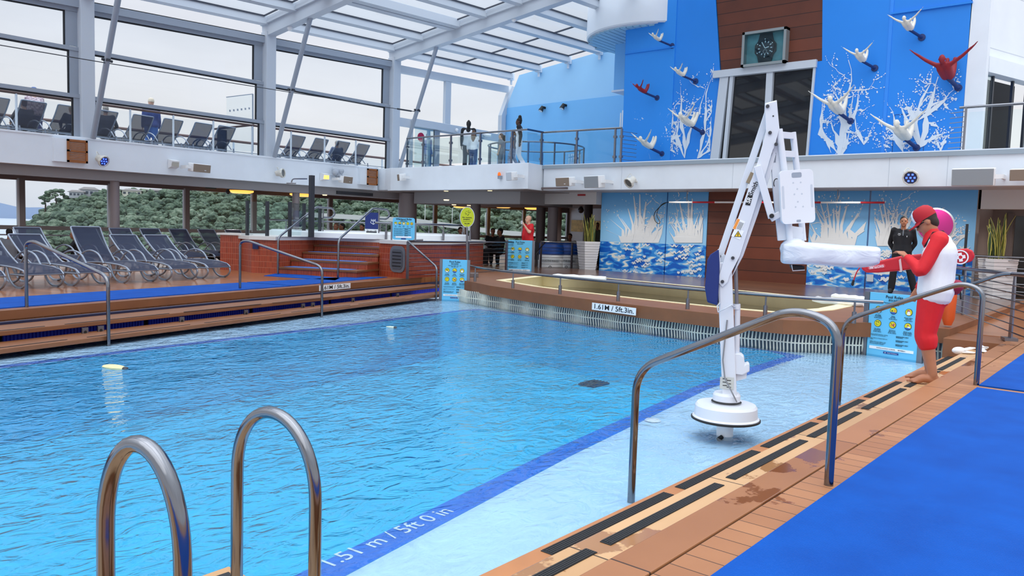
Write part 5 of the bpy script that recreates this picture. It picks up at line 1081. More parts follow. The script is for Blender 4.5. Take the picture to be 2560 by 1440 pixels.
for i, (px, lab) in enumerate(((1374, 'white bin with a blue lid behind the rods, left one'), (1415, 'white bin with a blue lid beside the snake plant, right one'))):
    c = onz(px, 675)+V((.35, .25, 0)); r_ = .43
    t = thing('round_bin', lab, 'bin', c, group='white bins with blue lids'); MB().lathe([(r_*.97, 0), (r_, .04), (r_, .52), (r_*.98, .54)], c, 28).build('body', WHITE2, t, smooth=True); MB().lathe([(r_*1.03, .5), (r_*1.04, .72), (r_*.9, .86), (0, .92)], c, 28).build('lid', mat('lid_blue', (16, 74, 160), .5), t, smooth=True)
    b_ = math.atan2(c.y, c.x); nn = V((-math.cos(b_), -math.sin(b_), 0)); r = UPZ.cross(nn); q = c+nn*r_*1.0+UPZ*.30
    m = MB(); m.v = [tuple(c+UPZ*z+V((math.cos(b_+math.pi+a_), math.sin(b_+math.pi+a_), 0))*(r_*1.01)) for a_ in [(-.8+1.6*k/12) for k in range(13)] for z in (.24, .36)]; m.f = [(2*k, 2*k+2, 2*k+3, 2*k+1) for k in range(12)]; m.build('band', mat('band_pale', (206, 212, 216), .5), t)
    text('SAVE THE WAVES', 'lettering', INK, q+nn*.012, r, UPZ, .085, t, .002, font_scale=.8); MB().lathe([(.03, 0), (.045, 0), (.045, .006), (.03, .006)], c+nn*(r_+.002)+UPZ*.1, 16, nn).build('round_mark', INK, t)
# ------------------------------------------------------------------ pool lift
B0 = onz(1811, 1097, ZS); bt_ = math.atan2(B0.y, B0.x); LN = V((-math.cos(bt_), -math.sin(bt_), 0)); LR = V((math.sin(bt_), -math.cos(bt_), 0))
LFT = thing('pool_lift', 'white pool access lift with a hanging seat standing at the pool edge', 'pool lift', B0)
LW_ = mat('lift_white', (216, 221, 230), .35)
def L(px, py, d=0): return onp(px, py, B0+LN*d, LN)
def bar(m, a, b, w_, th, d=0, wide=True):    # bar in the lift plane; w_ in plane, th in depth
    A = L(*a, d); Bp = L(*b, d); m.beam(A, Bp, th, w_, LN.cross(Bp-A)) if False else m.beam(A, Bp, w_, th, LN); return m
MB().tube([B0, B0+UPZ*.2], .068, 20).build('stub_pipe', WHITE2, LFT, smooth=True); c = L(1805, 1092, .07); MB().cyl(c, c+(LN*.03-LR*.03-UPZ*.02), .018, 12).build('plug', BLACK, LFT)
zb = L(1814, 1047).z
MB().lathe([(0, 0), (.275, 0), (.272, .02), (.258, .03), (.252, .11), (.238, .13), (0, .14)], (B0.x, B0.y, zb), 48).build('base_drum', LW_, LFT, smooth=True, angle=30)
MB().lathe([(.268, -.012), (.282, -.006), (.282, .006), (.268, .012)], (B0.x, B0.y, zb+.005), 48).build('rubber_edge', BLACK, LFT, smooth=True)
MB().lathe([(.112, 0), (.112, .07), (.100, .09), (0, .09)], (B0.x, B0.y, zb+.135), 32).build('collar', LW_, LFT, smooth=True, angle=30); MB().lathe([(.112, -.008), (.124, 0), (.112, .01)], (B0.x, B0.y, zb+.148), 32).build('collar_ring', BLACK, LFT, smooth=True)
m = MB(); A = L(1824, 990); T = L(1811, 655); m.beam(A, T, .115, .15, LN); m.prism([L(1800, 800, .08), L(1803, 760, .08), L(1803, 705, .08), L(1800, 630, .08), L(1794, 622, .08), L(1798, 690, .08)], -LN*.15); m.build('mast', LW_, LFT, bevel=.008)
m = MB(); m.prism([L(1828, 925, .03), L(1868, 925, .03), L(1866, 946, .03), L(1832, 955, .03)], -LN*.06); m.build('motor_bracket', LW_, LFT)
MB().prism([L(*p, .06) for p in ((1827, 890), (1834, 885), (1852, 885), (1860, 892), (1862, 912), (1868, 908), (1874, 911), (1874, 929), (1858, 938), (1828, 934))], -LN*.12).build('motor_box', LW_, LFT, bevel=.01)
MB().tube([L(1842, 886), L(1844, 765)], .023, 14).tube([L(1842, 773), L(1842, 760)], .030, 14).build('actuator_tube', LW_, LFT, smooth=True); MB().tube([L(1842, 765), L(1839, 640)], .015, 12).build('actuator_rod', STEELD, LFT, smooth=True); MB().cyl(L(1839, 648, .04), L(1839, 648, -.04), .022, 10).build('pivot_bolt', DARKM, LFT)
# main arm: channel with rounded lower end
def slab(pts, d0, d1, name, mt, par, bev=.004): return MB().prism([L(*p, d0) for p in pts], -LN*(d0-d1)).build(name, mt, par, bevel=bev)
rnd = [(1806+13*math.cos(R_(t)), 704+13*math.sin(R_(t))) for t in range(170, -1, -17)]
arm = slab([(1797, 690), (1826, 600), (1882, 440), (1897, 395), (1915, 330), (1912, 260), (1940, 252), (1948, 325), (1935, 370), (1915, 430), (1880, 545), (1862, 610), (1840, 650), (1822, 705)][0:9]+[(1932, 375), (1912, 440), (1883, 535), (1850, 640), (1824, 690)]+[(1819, 706), (1806, 718), (1795, 706)], .09, .05, 'arm', LW_, LFT)
slab([(1826, 700), (1858, 640), (1895, 535), (1925, 440), (1940, 385), (1934, 372), (1880, 545), (1850, 640)], .05, -.05, 'arm_side', LW_, arm)
for p in ((1806, 704), (1832, 645), (1919, 266), (1925, 332), (1940, 361)): c = L(*p, .092); MB().cyl(c, c+LN*.012, .014, 10).build('bolt', DARKM, arm)
c = L(1933, 290, .092); MB().cyl(c, c+LN*.003, .006, 10).build('bolt_hole', BLACK, arm)
m = MB(); bar(m, (1800, 640), (1922, 275), .055, .045, -.02); bar(m, (1803, 640), (1813, 655), .06, .05, -.02); m.build('stabilising_arm', LW_, LFT, bevel=.004)
c = L(1798, 641, .03); MB().cyl(c, c+LN*.012, .016, 10).build('bolt', DARKM, LFT)
slab([(1913, 258), (1942, 250), (1949, 325), (1958, 420), (1972, 600), (1945, 602), (1932, 470), (1925, 340)], .045, -.045, 'hanger', LW_, LFT)
m = MB(); bar(m, (1893, 415), (1930, 545), .058, .05, .10); bar(m, (1926, 548), (1950, 535), .05, .05, .10); m.build('brace', LW_, LFT, bevel=.005); c = L(1929, 540, .128); MB().cyl(c, c+LN*.03, .018, 14).build('brace_knob', BLACK, LFT, smooth=True)
# lettering and stickers on the arm
up_ = (L(1890, 465, .09)-L(1868, 512, .09)).normalized(); sd_ = up_.cross(LN); c = L(1877, 492, .092)
slab([(1863, 512), (1870, 487), (1882, 489), (1875, 514)], .0935, .0895, 'lettering_block', INK, arm, 0); text('SR', 'lettering', WHITE2, L(1872.5, 500.5, .0945), up_, LN.cross(up_), .046, arm, .001, font_scale=1.0, bold=.001)
text('Smith', 'lettering', INK, L(1884, 471, .0925), up_, LN.cross(up_), .052, arm, .001, font_scale=1.0, bold=.0006)
def sticker(px, py, w_, h_, d, nm, mt, par): c = L(px, py, d); return MB().box(c, (h_, .002, w_), (up_, LN, LN.cross(up_))).build(nm, mt, par)
s1 = sticker(1847, 563, .07, .09, .0915, 'warning_label', SKYW, arm); sticker(1841, 560, .022, .086, .0928, 'orange_band', ORANGE, s1)
for k in range(5): sticker(1846+k*2.2, 563+k*.8, .003, .06, .0928, 'print_line', INK, s1)
s2 = sticker(1844, 584, .075, .075, .0915, 'hazard_label', SKYW, arm); c = L(1845, 586, .0932); MB().prism([c+UPZ*.03, c-UPZ*.02+LR*.03, c-UPZ*.02-LR*.03], LN*.001).build('hazard_triangle', INK, s2); c += LN*.0012; MB().prism([c+UPZ*.022, c-UPZ*.016+LR*.022, c-UPZ*.016-LR*.022], LN*.001).build('hazard_ground', mat('hazard_yellow', (240, 200, 40), .5), s2); MB().beam(c+LN*.002+UPZ*.012, c+LN*.002-UPZ*.012, .006, .001, LN).build('hazard_bolt', INK, s2)
s3 = MB().box(L(1817, 958, .078), (.11, .002, .10), (LR, LN, UPZ)).build('data_label', mat('label_grey', (196, 200, 196), .5), LFT)
for k in range(6): MB().box(L(1812+10*(k % 2), 947+k*4.2, .0795), (.035, .001, .006), (LR, LN, UPZ)).build('print_line', INK, s3)
MB().box(L(1934, 394, .047), (.035, .002, .075), (LR, LN, UPZ)).build('data_label', mat('label_slate', (120, 128, 140), .5), LFT)
MB().box(L(1875, 445, -.0), (.03, .05, .09), (up_.cross(LN), LN, up_)).build('spring_plate', mat('brass_plate', (150, 130, 104), .5), LFT)
MB().tube([L(1818, 800, .09), L(1812, 850, .09), L(1807, 900, .09), L(1812, 945, .10), L(1832, 985, .12), L(1842, 1005, .10)], .006, 8).build('cable', mat('cable_grey', (130, 132, 136), .5), LFT)
MB().tube([L(1800, 757, .09), L(1793, 765, .1), L(1795, 780, .11), L(1812, 772, .12), L(1828, 763, .1), L(1838, 768, .05)], .006, 8).build('wire_loop', FRAME, LFT)
# battery cover and panel
slab([(1797, 623), (1799, 660), (1798, 700), (1794, 764), (1768, 756), (1762, 720), (1768, 650), (1775, 637)], .11, -.11, 'battery_cover', NAVY, LFT, .012)
slab([(1794, 690), (1800, 690), (1800, 757), (1792, 757)], .05, -.06, 'battery_box', BLACK, LFT)
# hanging seat frame, back board, seat and foot rest
def tubeP(pts, r, d): return MB().tube([L(*p, d) for p in pts], r, 12)
fr = tubeP([(1948, 323), (1962, 440), (1975, 602)], .026, .06).build('seat_frame', LW_, LFT, smooth=True)
tubeP([(1982, 331), (1994, 440), (2008, 602)], .025, -.12).build('frame_tube', LW_, fr, smooth=True)
for a, b in (((1950, 337), (1984, 340)), ((1954, 384), (1988, 386)), ((1970, 572), (2006, 577)), ((1971, 588), (2007, 592))): MB().beam(L(*a, .05), L(*b, -.12), .03, .05, UPZ).build('cross_bar', LW_, fr)
MB().beam(L(1928, 332, .05), L(1952, 335, .05), .05, .05, UPZ).beam(L(1945, 540, .05), L(1968, 545, .05), .06, .05, UPZ).build('frame_lug', LW_, fr)
bn = (LN+LR*.35).normalized(); br_ = UPZ.cross(bn); bc = onp(1990, 492, B0+LN*.10, LN); bu = (UPZ-LR*.10).normalized(); br_ = bu.cross(bn).normalized(); 
bb = MB().prism(rr(bc, br_, bu, .27, .42, .035), bn*.03).build('back_board', mat('board_white', (224, 228, 234), .3), LFT, bevel=.006)
MB().prism(rr(bc+bu*.17+bn*.0302, br_, bu, .08, .04, .012), bn*.001).build('hand_slot', FRAMED, bb); MB().prism(rr(bc-bu*.19+bn*.0302, br_, bu, .035, .018, .006), bn*.001).build('lower_slot', FRAMED, bb)
for x, y_ in ((-.03, .11), (.03, .11), (0, .06), (-.025, .02), (.035, .02), (.0, -.04), (-.02, -.08), (.04, -.08)): c = bc+br_*x+bu*y_+bn*.0302; MB().cyl(c, c+bn*.001, .007, 10).build('drain_hole', FRAME, bb)
for x in (-.115, .115): MB().prism(rr(bc+br_*x+bn*.0302, br_, bu, .018, .18, .008), bn*.001).build('side_slot', FRAME, bb)
c = L(1944, 458, .062); MB().tube([c+LN*.01+LR*(.02*math.cos(t)-.01)+UPZ*.035*math.sin(t) for t in [1.2+k*.35 for k in range(9)]], .004, 6).build('wire_hook', BLACK, LFT)
# plastic covered seat
bag = bpy.data.materials.new('white_plastic_cover'); bag.use_nodes = True; n_ = NT(bag); n_.b.inputs['Base Color'].default_value = (*lin((214, 220, 232)), 1); n_.b.inputs['Roughness'].default_value = .3
nz_ = n_.new('ShaderNodeTexNoise', i_Scale=4.0, i_Detail=3.0, i_Distortion=1.0); n_.l(n_.coord((1, 1, 2.2)), nz_.inputs[0]); n_.bump(nz_.outputs[0], .5, .04)
rs = random.Random(11); prof = [(1953, 632, .12, .14), (1956, 634, .13, .19), (1985, 632, .15, .25), (2010, 634, .155, .27), (2060, 638, .15, .27), (2110, 641, .145, .27), (2150, 641, .135, .27), (2178, 640, .125, .26), (2188, 640, .115, .24), (2191, 640, .10, .20)]
m = MB(); nn_ = 28; rings = []
for j, (px, py, hh, dp) in enumerate(prof):
    c = L(px, py, .02); vs = []
    for i in range(nn_):
        t = 2*math.pi*i/nn_; cs, sn = math.cos(t), math.sin(t); pw = .42; x = math.copysign(abs(cs)**pw, cs); z = math.copysign(abs(sn)**pw, sn)
        k = 1+.06*math.sin(3.1*j+5*t)+rs.uniform(-.012, .012); zz = z*hh*.62*k
        if z < 0: zz *= .92+.10*math.sin(j*1.3)
        vs.append(c+LN*x*dp*k+UPZ*zz)
    rings.append(vs); m.v += [tuple(v) for v in vs]
m.f = [(j*nn_+i, j*nn_+(i+1) % nn_, (j+1)*nn_+(i+1) % nn_, (j+1)*nn_+i) for j in range(len(prof)-1) for i in range(nn_)]+[tuple(range(nn_-1, -1, -1)), tuple((len(prof)-1)*nn_+i for i in range(nn_))]
st_ = m.build('seat', bag, LFT, smooth=True, angle=80, sub=2)
m = MB(); q = [L(1957, 622, .15), L(1990, 606, .1), L(2015, 610, .1), L(2000, 630, .2), L(1965, 632, .2)]; m.ball(L(1985, 622, .0), .11, 14, 8, (1, 1.5, .8), (LR, LN, UPZ)); m.build('seat_bulge', bag, st_, smooth=True)
slab([(1978, 664), (2012, 666), (2010, 676), (1982, 674)], .12, -.14, 'foot_rest', BLACK, LFT); MB().tube([L(1979, 662, .12), L(1982, 677, .12), L(2012, 675, .12)], .004, 6).build('foot_rest_edge', WHITE2, LFT)
# ------------------------------------------------------------------ limbo pole with wire loop
lp = thing('limbo_pole', 'red and white striped pole hanging in front of the lower murals', 'pole', (20.5, 8.4, 2.22))
y = 11.3; segs = [(11.3, 10.55, 0), (10.55, 9.87, 1), (9.87, 9.0, 0), (9.0, 8.3, 1), (8.3, 7.7, 0), (7.7, 6.95, 1), (6.95, 5.98, 0), (5.98, 5.43, 1)]
for a, b, k in segs: MB().cyl((20.5, a, 2.225), (20.5, b, 2.225), .026, 10).build('white_section' if not k else 'red_section', WHITE2 if not k else mat('pole_red', (190, 24, 44), .5), lp, smooth=True)
for y_ in (10.74, 6.55): MB().cyl((20.5, y_, 2.23), (20.5, y_, 2.56), .014, 8).build('hanger_rod', STEELD, lp)
tag(MB().tube(bend([(20.5, 11.3, 2.225), (20.5, 11.5, 2.2), (20.48, 11.78, 1.9), (20.48, 11.75, 1.68), (20.5, 11.62, 1.58), (20.52, 11.58, 1.64), (20.5, 11.72, 1.85), (20.5, 11.62, 2.1), (20.5, 11.4, 2.21)], .12), .011, 6).build('wire_loop', BLACK), 'black rope loop hanging from the left end of the striped pole', 'rope')
# ------------------------------------------------------------------ fixtures on the white fascia
TEAK = mat('teak_shutter', (150, 88, 38), .5, var=.12, vscale=8); SPK = mat('speaker_taupe', (138, 122, 108), .6); SPKG = mat('speaker_grey_mesh', (146, 152, 158), .6)
def shutter(px0, px1, py0, py1, lab):
    a = ony(px0, py0, 21.85); b = ony(px1, py1, 21.85); t = thing('shutter_box', lab, 'cabinet', (a.x, 22, b.z), group='teak shuttered boxes on the fascia')
    MB().b2((a.x-.30, 21.86, b.z), (b.x, 22.0, a.z)).build('box', WHITE, t); w_ = b.x-a.x; h_ = a.z-b.z; m = MB()
    for x0_, x1_ in ((a.x, a.x+.1*w_), (b.x-.1*w_, b.x)): m.b2((x0_, 21.82, b.z), (x1_, 21.86, a.z))
    for z0_, z1_ in ((b.z, b.z+.09*h_), (b.z+.46*h_, b.z+.54*h_), (a.z-.09*h_, a.z)): m.b2((a.x, 21.82, z0_), (b.x, 21.86, z1_))
    for k in range(12): z = b.z+h_*(.1+.072*k); m.box(((a.x+b.x)/2, 21.85, z), (w_*.8, .03, h_*.05))
    m.build('louvre_door', TEAK, t); MB().ball((a.x+.06, 21.81, (a.z+b.z)/2), .018, 8, 6).build('knob', STEEL, t)
shutter(167, 219, 347, 409, 'larger teak shuttered box on the white fascia at left'); shutter(918, 943, 421, 464, 'smaller teak shuttered box on the white fascia near the corner')
BLUELED = mat('blue_led', (60, 90, 255), .3, emit=3)
def spot(p, aim, lab, lit=None, s=1.0):
    p = V(p); aim = V(aim).normalized(); t = thing('floodlight', lab, 'floodlight', p, group='round floodlights on the white fascia'); x, y_ = frame(aim); n = 8
    m = MB(); prof = [(0, -.16), (.09, -.16), (.10, -.05), (.135, .0), (.15, .02), (.15, .08)]; m.lathe([(r_*s, h_*s) for r_, h_ in prof], p, 10, aim); m.lathe([(.15*s, .08*s), (.125*s, .08*s), (.12*s, .05*s)], p, 10, aim); m.build('housing', mat('fixture_cream', (214, 212, 204), .5), t, smooth=True, angle=30)
    MB().lathe([(0, 0), (.125*s, 0)], p+aim*.055*s, 16, aim).build('lens', mat('lens_dark', (36, 38, 60), .15) if lit else mat('lens_grey', (110, 112, 110), .2), t)
    if lit:
        m = MB(); 
        for k in range(7): a_ = k*2*math.pi/6; r_ = .07*s if k else 0; m.box(p+aim*.062*s+(x*math.cos(a_)+y_*math.sin(a_))*r_, (.034*s, .034*s, .008), (x, y_, aim))
        m.build('led_cluster', BLUELED, t)
    MB().tube([p-aim*.1*s, p+V((.0, .1, .0)) if p.y > 20 else p+V((.1, 0, 0)), p+(V((-.02, .34, .05)) if p.y > 20 else V((.40, 0, .05)))], .03*s, 8).tube(bend([p-aim*.1*s+UPZ*.08, p-aim*.1*s+UPZ*.2-x*.1, p+UPZ*.12-x*.16], .05), .008, 6).build('bracket', mat('fixture_cream', (214, 212, 204), .5), t)
spot(ony(256, 401, 21.70), (.25, -.75, -.35), 'floodlight with blue leds on the left fascia beside the shutter box', True, 1.05); spot(ony(703, 433, 21.7), (.45, -.8, .05), 'unlit round floodlight on the left fascia', None); spot(onx(1575, 455, 19.1), (-.75, .25, -.55), 'unlit round floodlight on the front fascia left of the lift', None, 1.05); spot(onx(2278, 443, 19.1), (-.9, -.05, -.25), 'floodlight with blue leds on the front fascia above the black shirted man', True, 1.15)
def speaker(c, w_, h_, d_, face, lab, mt, body=WHITE2, brand=True, rnd_=.02, brk=1):
    c = V(c); f = V(face); f.z = 0; f.normalize(); r = UPZ.cross(f); t = thing('loudspeaker', lab, 'loudspeaker', c, group='loudspeakers on the white fascia'); ti = (f-UPZ*.12).normalized(); u = ti.cross(r)*-1 if ti.cross(r).z < 0 else ti.cross(r)
    MB().box(c-ti*d_*.5, (w_, d_, h_), (r, ti, u)).build('cabinet', body, t, bevel=rnd_); MB().box(c+ti*.006, (w_*.965, .012, h_*.93), (r, ti, u)).build('grille', mt, t, bevel=.006)
    if brand: MB().box(c+ti*.014+r*w_*.18-u*h_*.22, (w_*.10, .003, h_*.07), (r, ti, u)).build('badge', SKYW, t)
    e_ = c+r*w_*.5*brk-ti*d_*.5; MB().beam(e_-r*.02*brk, e_+r*.14*brk, .05, .09, UPZ).beam(e_+r*.13*brk, e_+r*.13*brk+(V((0, .32, 0)) if c.y > 21 else V((.42, 0, 0))), .05, .09, UPZ).build('bracket', body, t)
speaker(ony(505, 421, 21.62), .64, .24, .22, (.25, -1, 0), 'taupe fronted loudspeaker on the left fascia', SPK, brk=-1); speaker(ony(870, 450, 21.62), .50, .24, .22, (.25, -1, 0), 'taupe fronted loudspeaker on the left fascia near the corner', SPK, brk=-1)
speaker(onx(996, 444, 18.30), .24, .23, .25, (-1, .5, 0), 'small loudspeaker on the bridge fascia at the corner', SPK, brand=False); speaker(onx(1272, 441, 18.2), .32, .26, .22, (-1, .35, 0), 'grey horn loudspeaker on the bridge fascia beside the orange beacon', FRAME, brand=False)
speaker(onx(1406, 455, 19.0), .58, .27, .26, (-1, .15, 0), 'taupe loudspeaker on the front fascia left of the grey one', SPK); speaker(onx(1478, 455, 19.0), .60, .35, .28, (-1, .2, 0), 'square grey mesh loudspeaker on the front fascia', SPKG, brand=False); speaker(onx(2431, 443, 19.05), .80, .37, .22, (-1, -.02, 0), 'large grey mesh loudspeaker at the right of the front fascia', SPKG, brand=False); speaker(onx(2580, 437, 19.05), .80, .24, .26, (-1, 0, 0), 'taupe loudspeaker cut off by the right edge of the view', SPK, brand=False)
def sconce(px, py, lit, lab):
    p = ony(px, py, 21.99); t = thing('wall_sconce', lab, 'wall lamp', p, group='white wedge lamps on the fascia'); MB().prism([p+V((-.12, 0, .14)), p+V((-.12, -.22, .10)), p+V((-.12, -.18, -.08)), p+V((-.12, 0, -.12))], (.24, 0, 0)).build('shade', WHITE2, t, bevel=.006); MB().box(p+V((0, -.205, .0)), (.2, .012, .13)).build('lens', mat('sconce_amber', (255, 200, 90), .4, emit=1.6) if lit else mat('sconce_grey', (170, 166, 156), .5), t)
sconce(430, 411, False, 'unlit white wedge lamp on the left fascia'); sconce(807, 443, True, 'lit amber wedge lamp on the left fascia')
p = ony(842, 434, 21.8); t = thing('covered_floodlight', 'floodlight wrapped in a grey plastic bag on the left fascia', 'floodlight', p)
m = MB(); 
for k in range(9): m.ball(p+V((rs.uniform(-.12, .14), rs.uniform(-.08, .02), rs.uniform(-.08, .10))), rs.uniform(.07, .12), 8, 6)
b_ = m.build('bag', mat('grey_bag', (170, 178, 190), .5, bump=.4, bscale=14), t, smooth=True); MB().tube([p+V((-.05, 0, -.05)), p+V((-.1, .2, -.05))], .03, 8).build('bracket', FRAME, t)
p = onx(1248, 439, 18.45); t = thing('orange_beacon', 'small orange beacon lamp on the bridge fascia', 'beacon', p); MB().lathe([(.05, 0), (.05, .05), (.03, .1), (0, .11)], p, 14).build('dome', mat('beacon_orange', (240, 110, 20), .3, emit=.4), t, smooth=True); MB().box(p+V((.04, 0, -.05)), (.12, .1, .1)).build('bracket', FRAMED, t)
es = thing('exit_sign', 'small dark green EXIT sign under the left ceiling', 'sign', ony(527, 467, 23.0)); p = ony(527, 467, 23.0); MB().box(p, (.36, .03, .11)).build('panel', mat('exit_green', (10, 46, 34), .5), es); text('EXIT →', 'lettering', mat('exit_letters', (110, 200, 150), .5, emit=.3), p+V((0, -.018, 0)), (1, 0, 0), UPZ, .08, es, .002); MB().box(p+V((0, 0, .12)), (.3, .02, .14)).build('bracket', GREYB, es)
tag(MB().ball(onz(570, 480, 2.28), .08, 10, 8).cyl(onz(570, 480, 2.28), onz(570, 480, 2.28)+UPZ*.24, .05, 8).build('dome_camera', DARKM), 'small dark dome camera under the left ceiling', 'camera')
tag(MB().b2((17.0, 22.30, 2.33), (18.6, 22.352, 2.44)).build('air_grille', DARKM), 'dark rectangular air grille on the grey beam near the corner', 'vent')
tag(MB().box(onx(2175, 695, 21.18), (.02, .16, .18)).build('socket_plate', FRAME), 'small pale socket plate low on the right mural', 'socket')
for i, (px, py, lab) in enumerate(((1452, 552, 'dark camera under the dining ceiling beside the snake plant'),)): p = onx(1452, 534, 33); p.z = 2.38; tag(MB().ball(p, .16, 10, 8).cyl(p, p+UPZ*.3, .08, 8).build('dome_camera', DARKM), lab, 'camera')
# ------------------------------------------------------------------ framed wrist watch clock on the cladding
c = onx(1916, 122, XM); ry = V((0, -1, 0)); ru = UPZ; cn = V((-1, 0, 0)); rot = R_(0); t = thing('display_clock', 'boxed display clock shaped like a wrist watch on the redwood panel', 'clock', c)
w_, h_ = 1.24, .95
box = MB(); 
for s in (-1, 1): box.b2((XM-.22, c.y+s*(w_/2-.035)-.035, c.z-h_/2), (XM+.02, c.y+s*(w_/2-.035)+.035, c.z+h_/2)); box.b2((XM-.22, c.y-w_/2, c.z+s*(h_/2-.035)-.035), (XM+.02, c.y+w_/2, c.z+s*(h_/2-.035)+.035))
box.build('frame', mat('aged_steel_frame', (150, 158, 160), .4, .5), t); MB().b2((XM-.03, c.y-w_/2+.05, c.z-h_/2+.05), (XM+.02, c.y+w_/2-.05, c.z+h_/2-.05)).build('backing', mat('teal_backing', (112, 160, 166), .5, var=.15, vscale=5), t)
def W(x, z, d=.05): return V((XM-d, c.y-x, c.z+z))
m = MB(); m.prism([W(*p) for p in ((-.17, .40), (.17, .40), (.22, .2), (.30, .1), (.30, -.1), (.22, -.2), (.17, -.40), (-.17, -.40), (-.22, -.2), (-.30, -.1), (-.30, .1), (-.22, .2))], (-.03, 0, 0)); wb = m.build('watch_body', mat('watch_black', (28, 30, 36), .35), t)
MB().lathe([(.22, 0), (.26, .0), (.25, .03), (.22, .03)], W(0, 0, .085), 40, (-1, 0, 0)).build('bezel', mat('bezel_dark', (52, 58, 66), .3, .5), wb, smooth=True); MB().lathe([(0, 0), (.22, 0)], W(0, 0, .09), 40, (-1, 0, 0)).build('dial', mat('dial_blue_black', (24, 36, 52), .3), wb)
for k in range(12):
    a_ = R_(30*k); x, z = math.sin(a_), math.cos(a_); MB().beam(W(x*.15, z*.15, .095), W(x*.20, z*.20, .095), .022, .004, (-1, 0, 0)).build('hour_mark', SKYW, wb)
for a_, l_, w__ in ((R_(330), .16, .018), (R_(75), .11, .022)): MB().beam(W(0, 0, .10), W(math.sin(a_)*l_, math.cos(a_)*l_, .10), w__, .004, (-1, 0, 0)).build('clock_hand', SKYW, wb)
for dz in (-.09,): MB().lathe([(.05, 0), (.055, 0)], W(0, dz, .094), 20, (-1, 0, 0)).build('sub_dial', SKYW, wb)
for a_ in (0, 60, 120, 180, 240, 300): x, z = math.sin(R_(a_))*.24, math.cos(R_(a_))*.24; MB().cyl(W(x, z, .115), W(x, z, .12), .016, 8).build('bezel_screw', SKYW, wb)
MB().b2((XM-.2, c.y-w_/2+.05, c.z-h_/2+.05), (XM-.195, c.y+w_/2-.05, c.z+h_/2-.05)).build('front_glass', glassmat('case_glass', (.85, .95, .97), .06), t)
# floats / bits lying on the water
for px, py, c_, lab in ((285, 918, (226, 214, 160), 'small cream pool toy floating near the left lane'), (978, 818, (196, 206, 190), 'tiny pale scrap floating in the far half of the pool')):
    p = onz(px, py, ZW); m = MB().ball(p, .10 if px < 400 else .06, 12, 8, (1.6, .6, .3), (LR, LN, UPZ)); o = m.build('floating_toy', mat('toy_%d' % px, c_, .5), smooth=True); tag(o, lab, 'pool toy')
    MB().ball(p+LR*(.15 if px < 400 else .07), .035, 8, 6, (1, 1, .5)).build('dark_tip', DARKM, o)
# ------------------------------------------------------------------ people
SKIN = {'tan': (176, 118, 88), 'fair': (224, 176, 148), 'dark': (84, 56, 44), 'brown': (150, 98, 72)}
def skin(k): return mat('skin_'+k, SKIN[k], .55, var=.06, vscale=14)
def chain(m, pts, n=12):
    """A smooth tapered limb through (x, y, z, r) points with round ends."""
    P = [V(p[:3]) for p in pts]; r = [p[3] for p in pts]; Q = []; Rr = []
    for i in range(len(P)-1):
        for k in range(4):
            t = k/4; p0 = P[max(i-1, 0)]; p1 = P[i]; p2 = P[i+1]; p3 = P[min(i+2, len(P)-1)]
            Q.append(.5*((2*p1)+(p2-p0)*t+(2*p0-5*p1+4*p2-p3)*t*t+(3*p1-p0-3*p2+p3)*t**3)); Rr.append(r[i]*(1-t)+r[i+1]*t)
    Q.append(P[-1]); Rr.append(r[-1])
    a = (Q[0]-Q[1]).normalized(); b = (Q[-1]-Q[-2]).normalized()
    Q = [Q[0]+a*Rr[0]*.85, Q[0]+a*Rr[0]*.5]+Q+[Q[-1]+b*Rr[-1]*.5, Q[-1]+b*Rr[-1]*.85]; Rr = [Rr[0]*.45, Rr[0]*.84]+Rr+[Rr[-1]*.84, Rr[-1]*.45]
    m.tube(Q, Rr, n)
def remesh(o, vox, sm=6):
    r = o.modifiers.new('remesh', 'REMESH'); r.mode = 'VOXEL'; r.voxel_size = vox; r.use_smooth_shade = True
    s = o.modifiers.new('smooth', 'SMOOTH'); s.iterations = sm; s.factor = .5
BASE = dict(hip=(.092, 0, .93), knee=(.10, .02, .50), ank=(.105, -.01, .085), toe=(.115, .13, .03), sho=(.185, 0, 1.42), elb=(.225, -.02, 1.13), wri=(.235, .05, .89), pel=(0, 0, .95), wai=(0, .005, 1.10), che=(0, 0, 1.29), nek=(0, 0, 1.46), hed=(0, .02, 1.61))
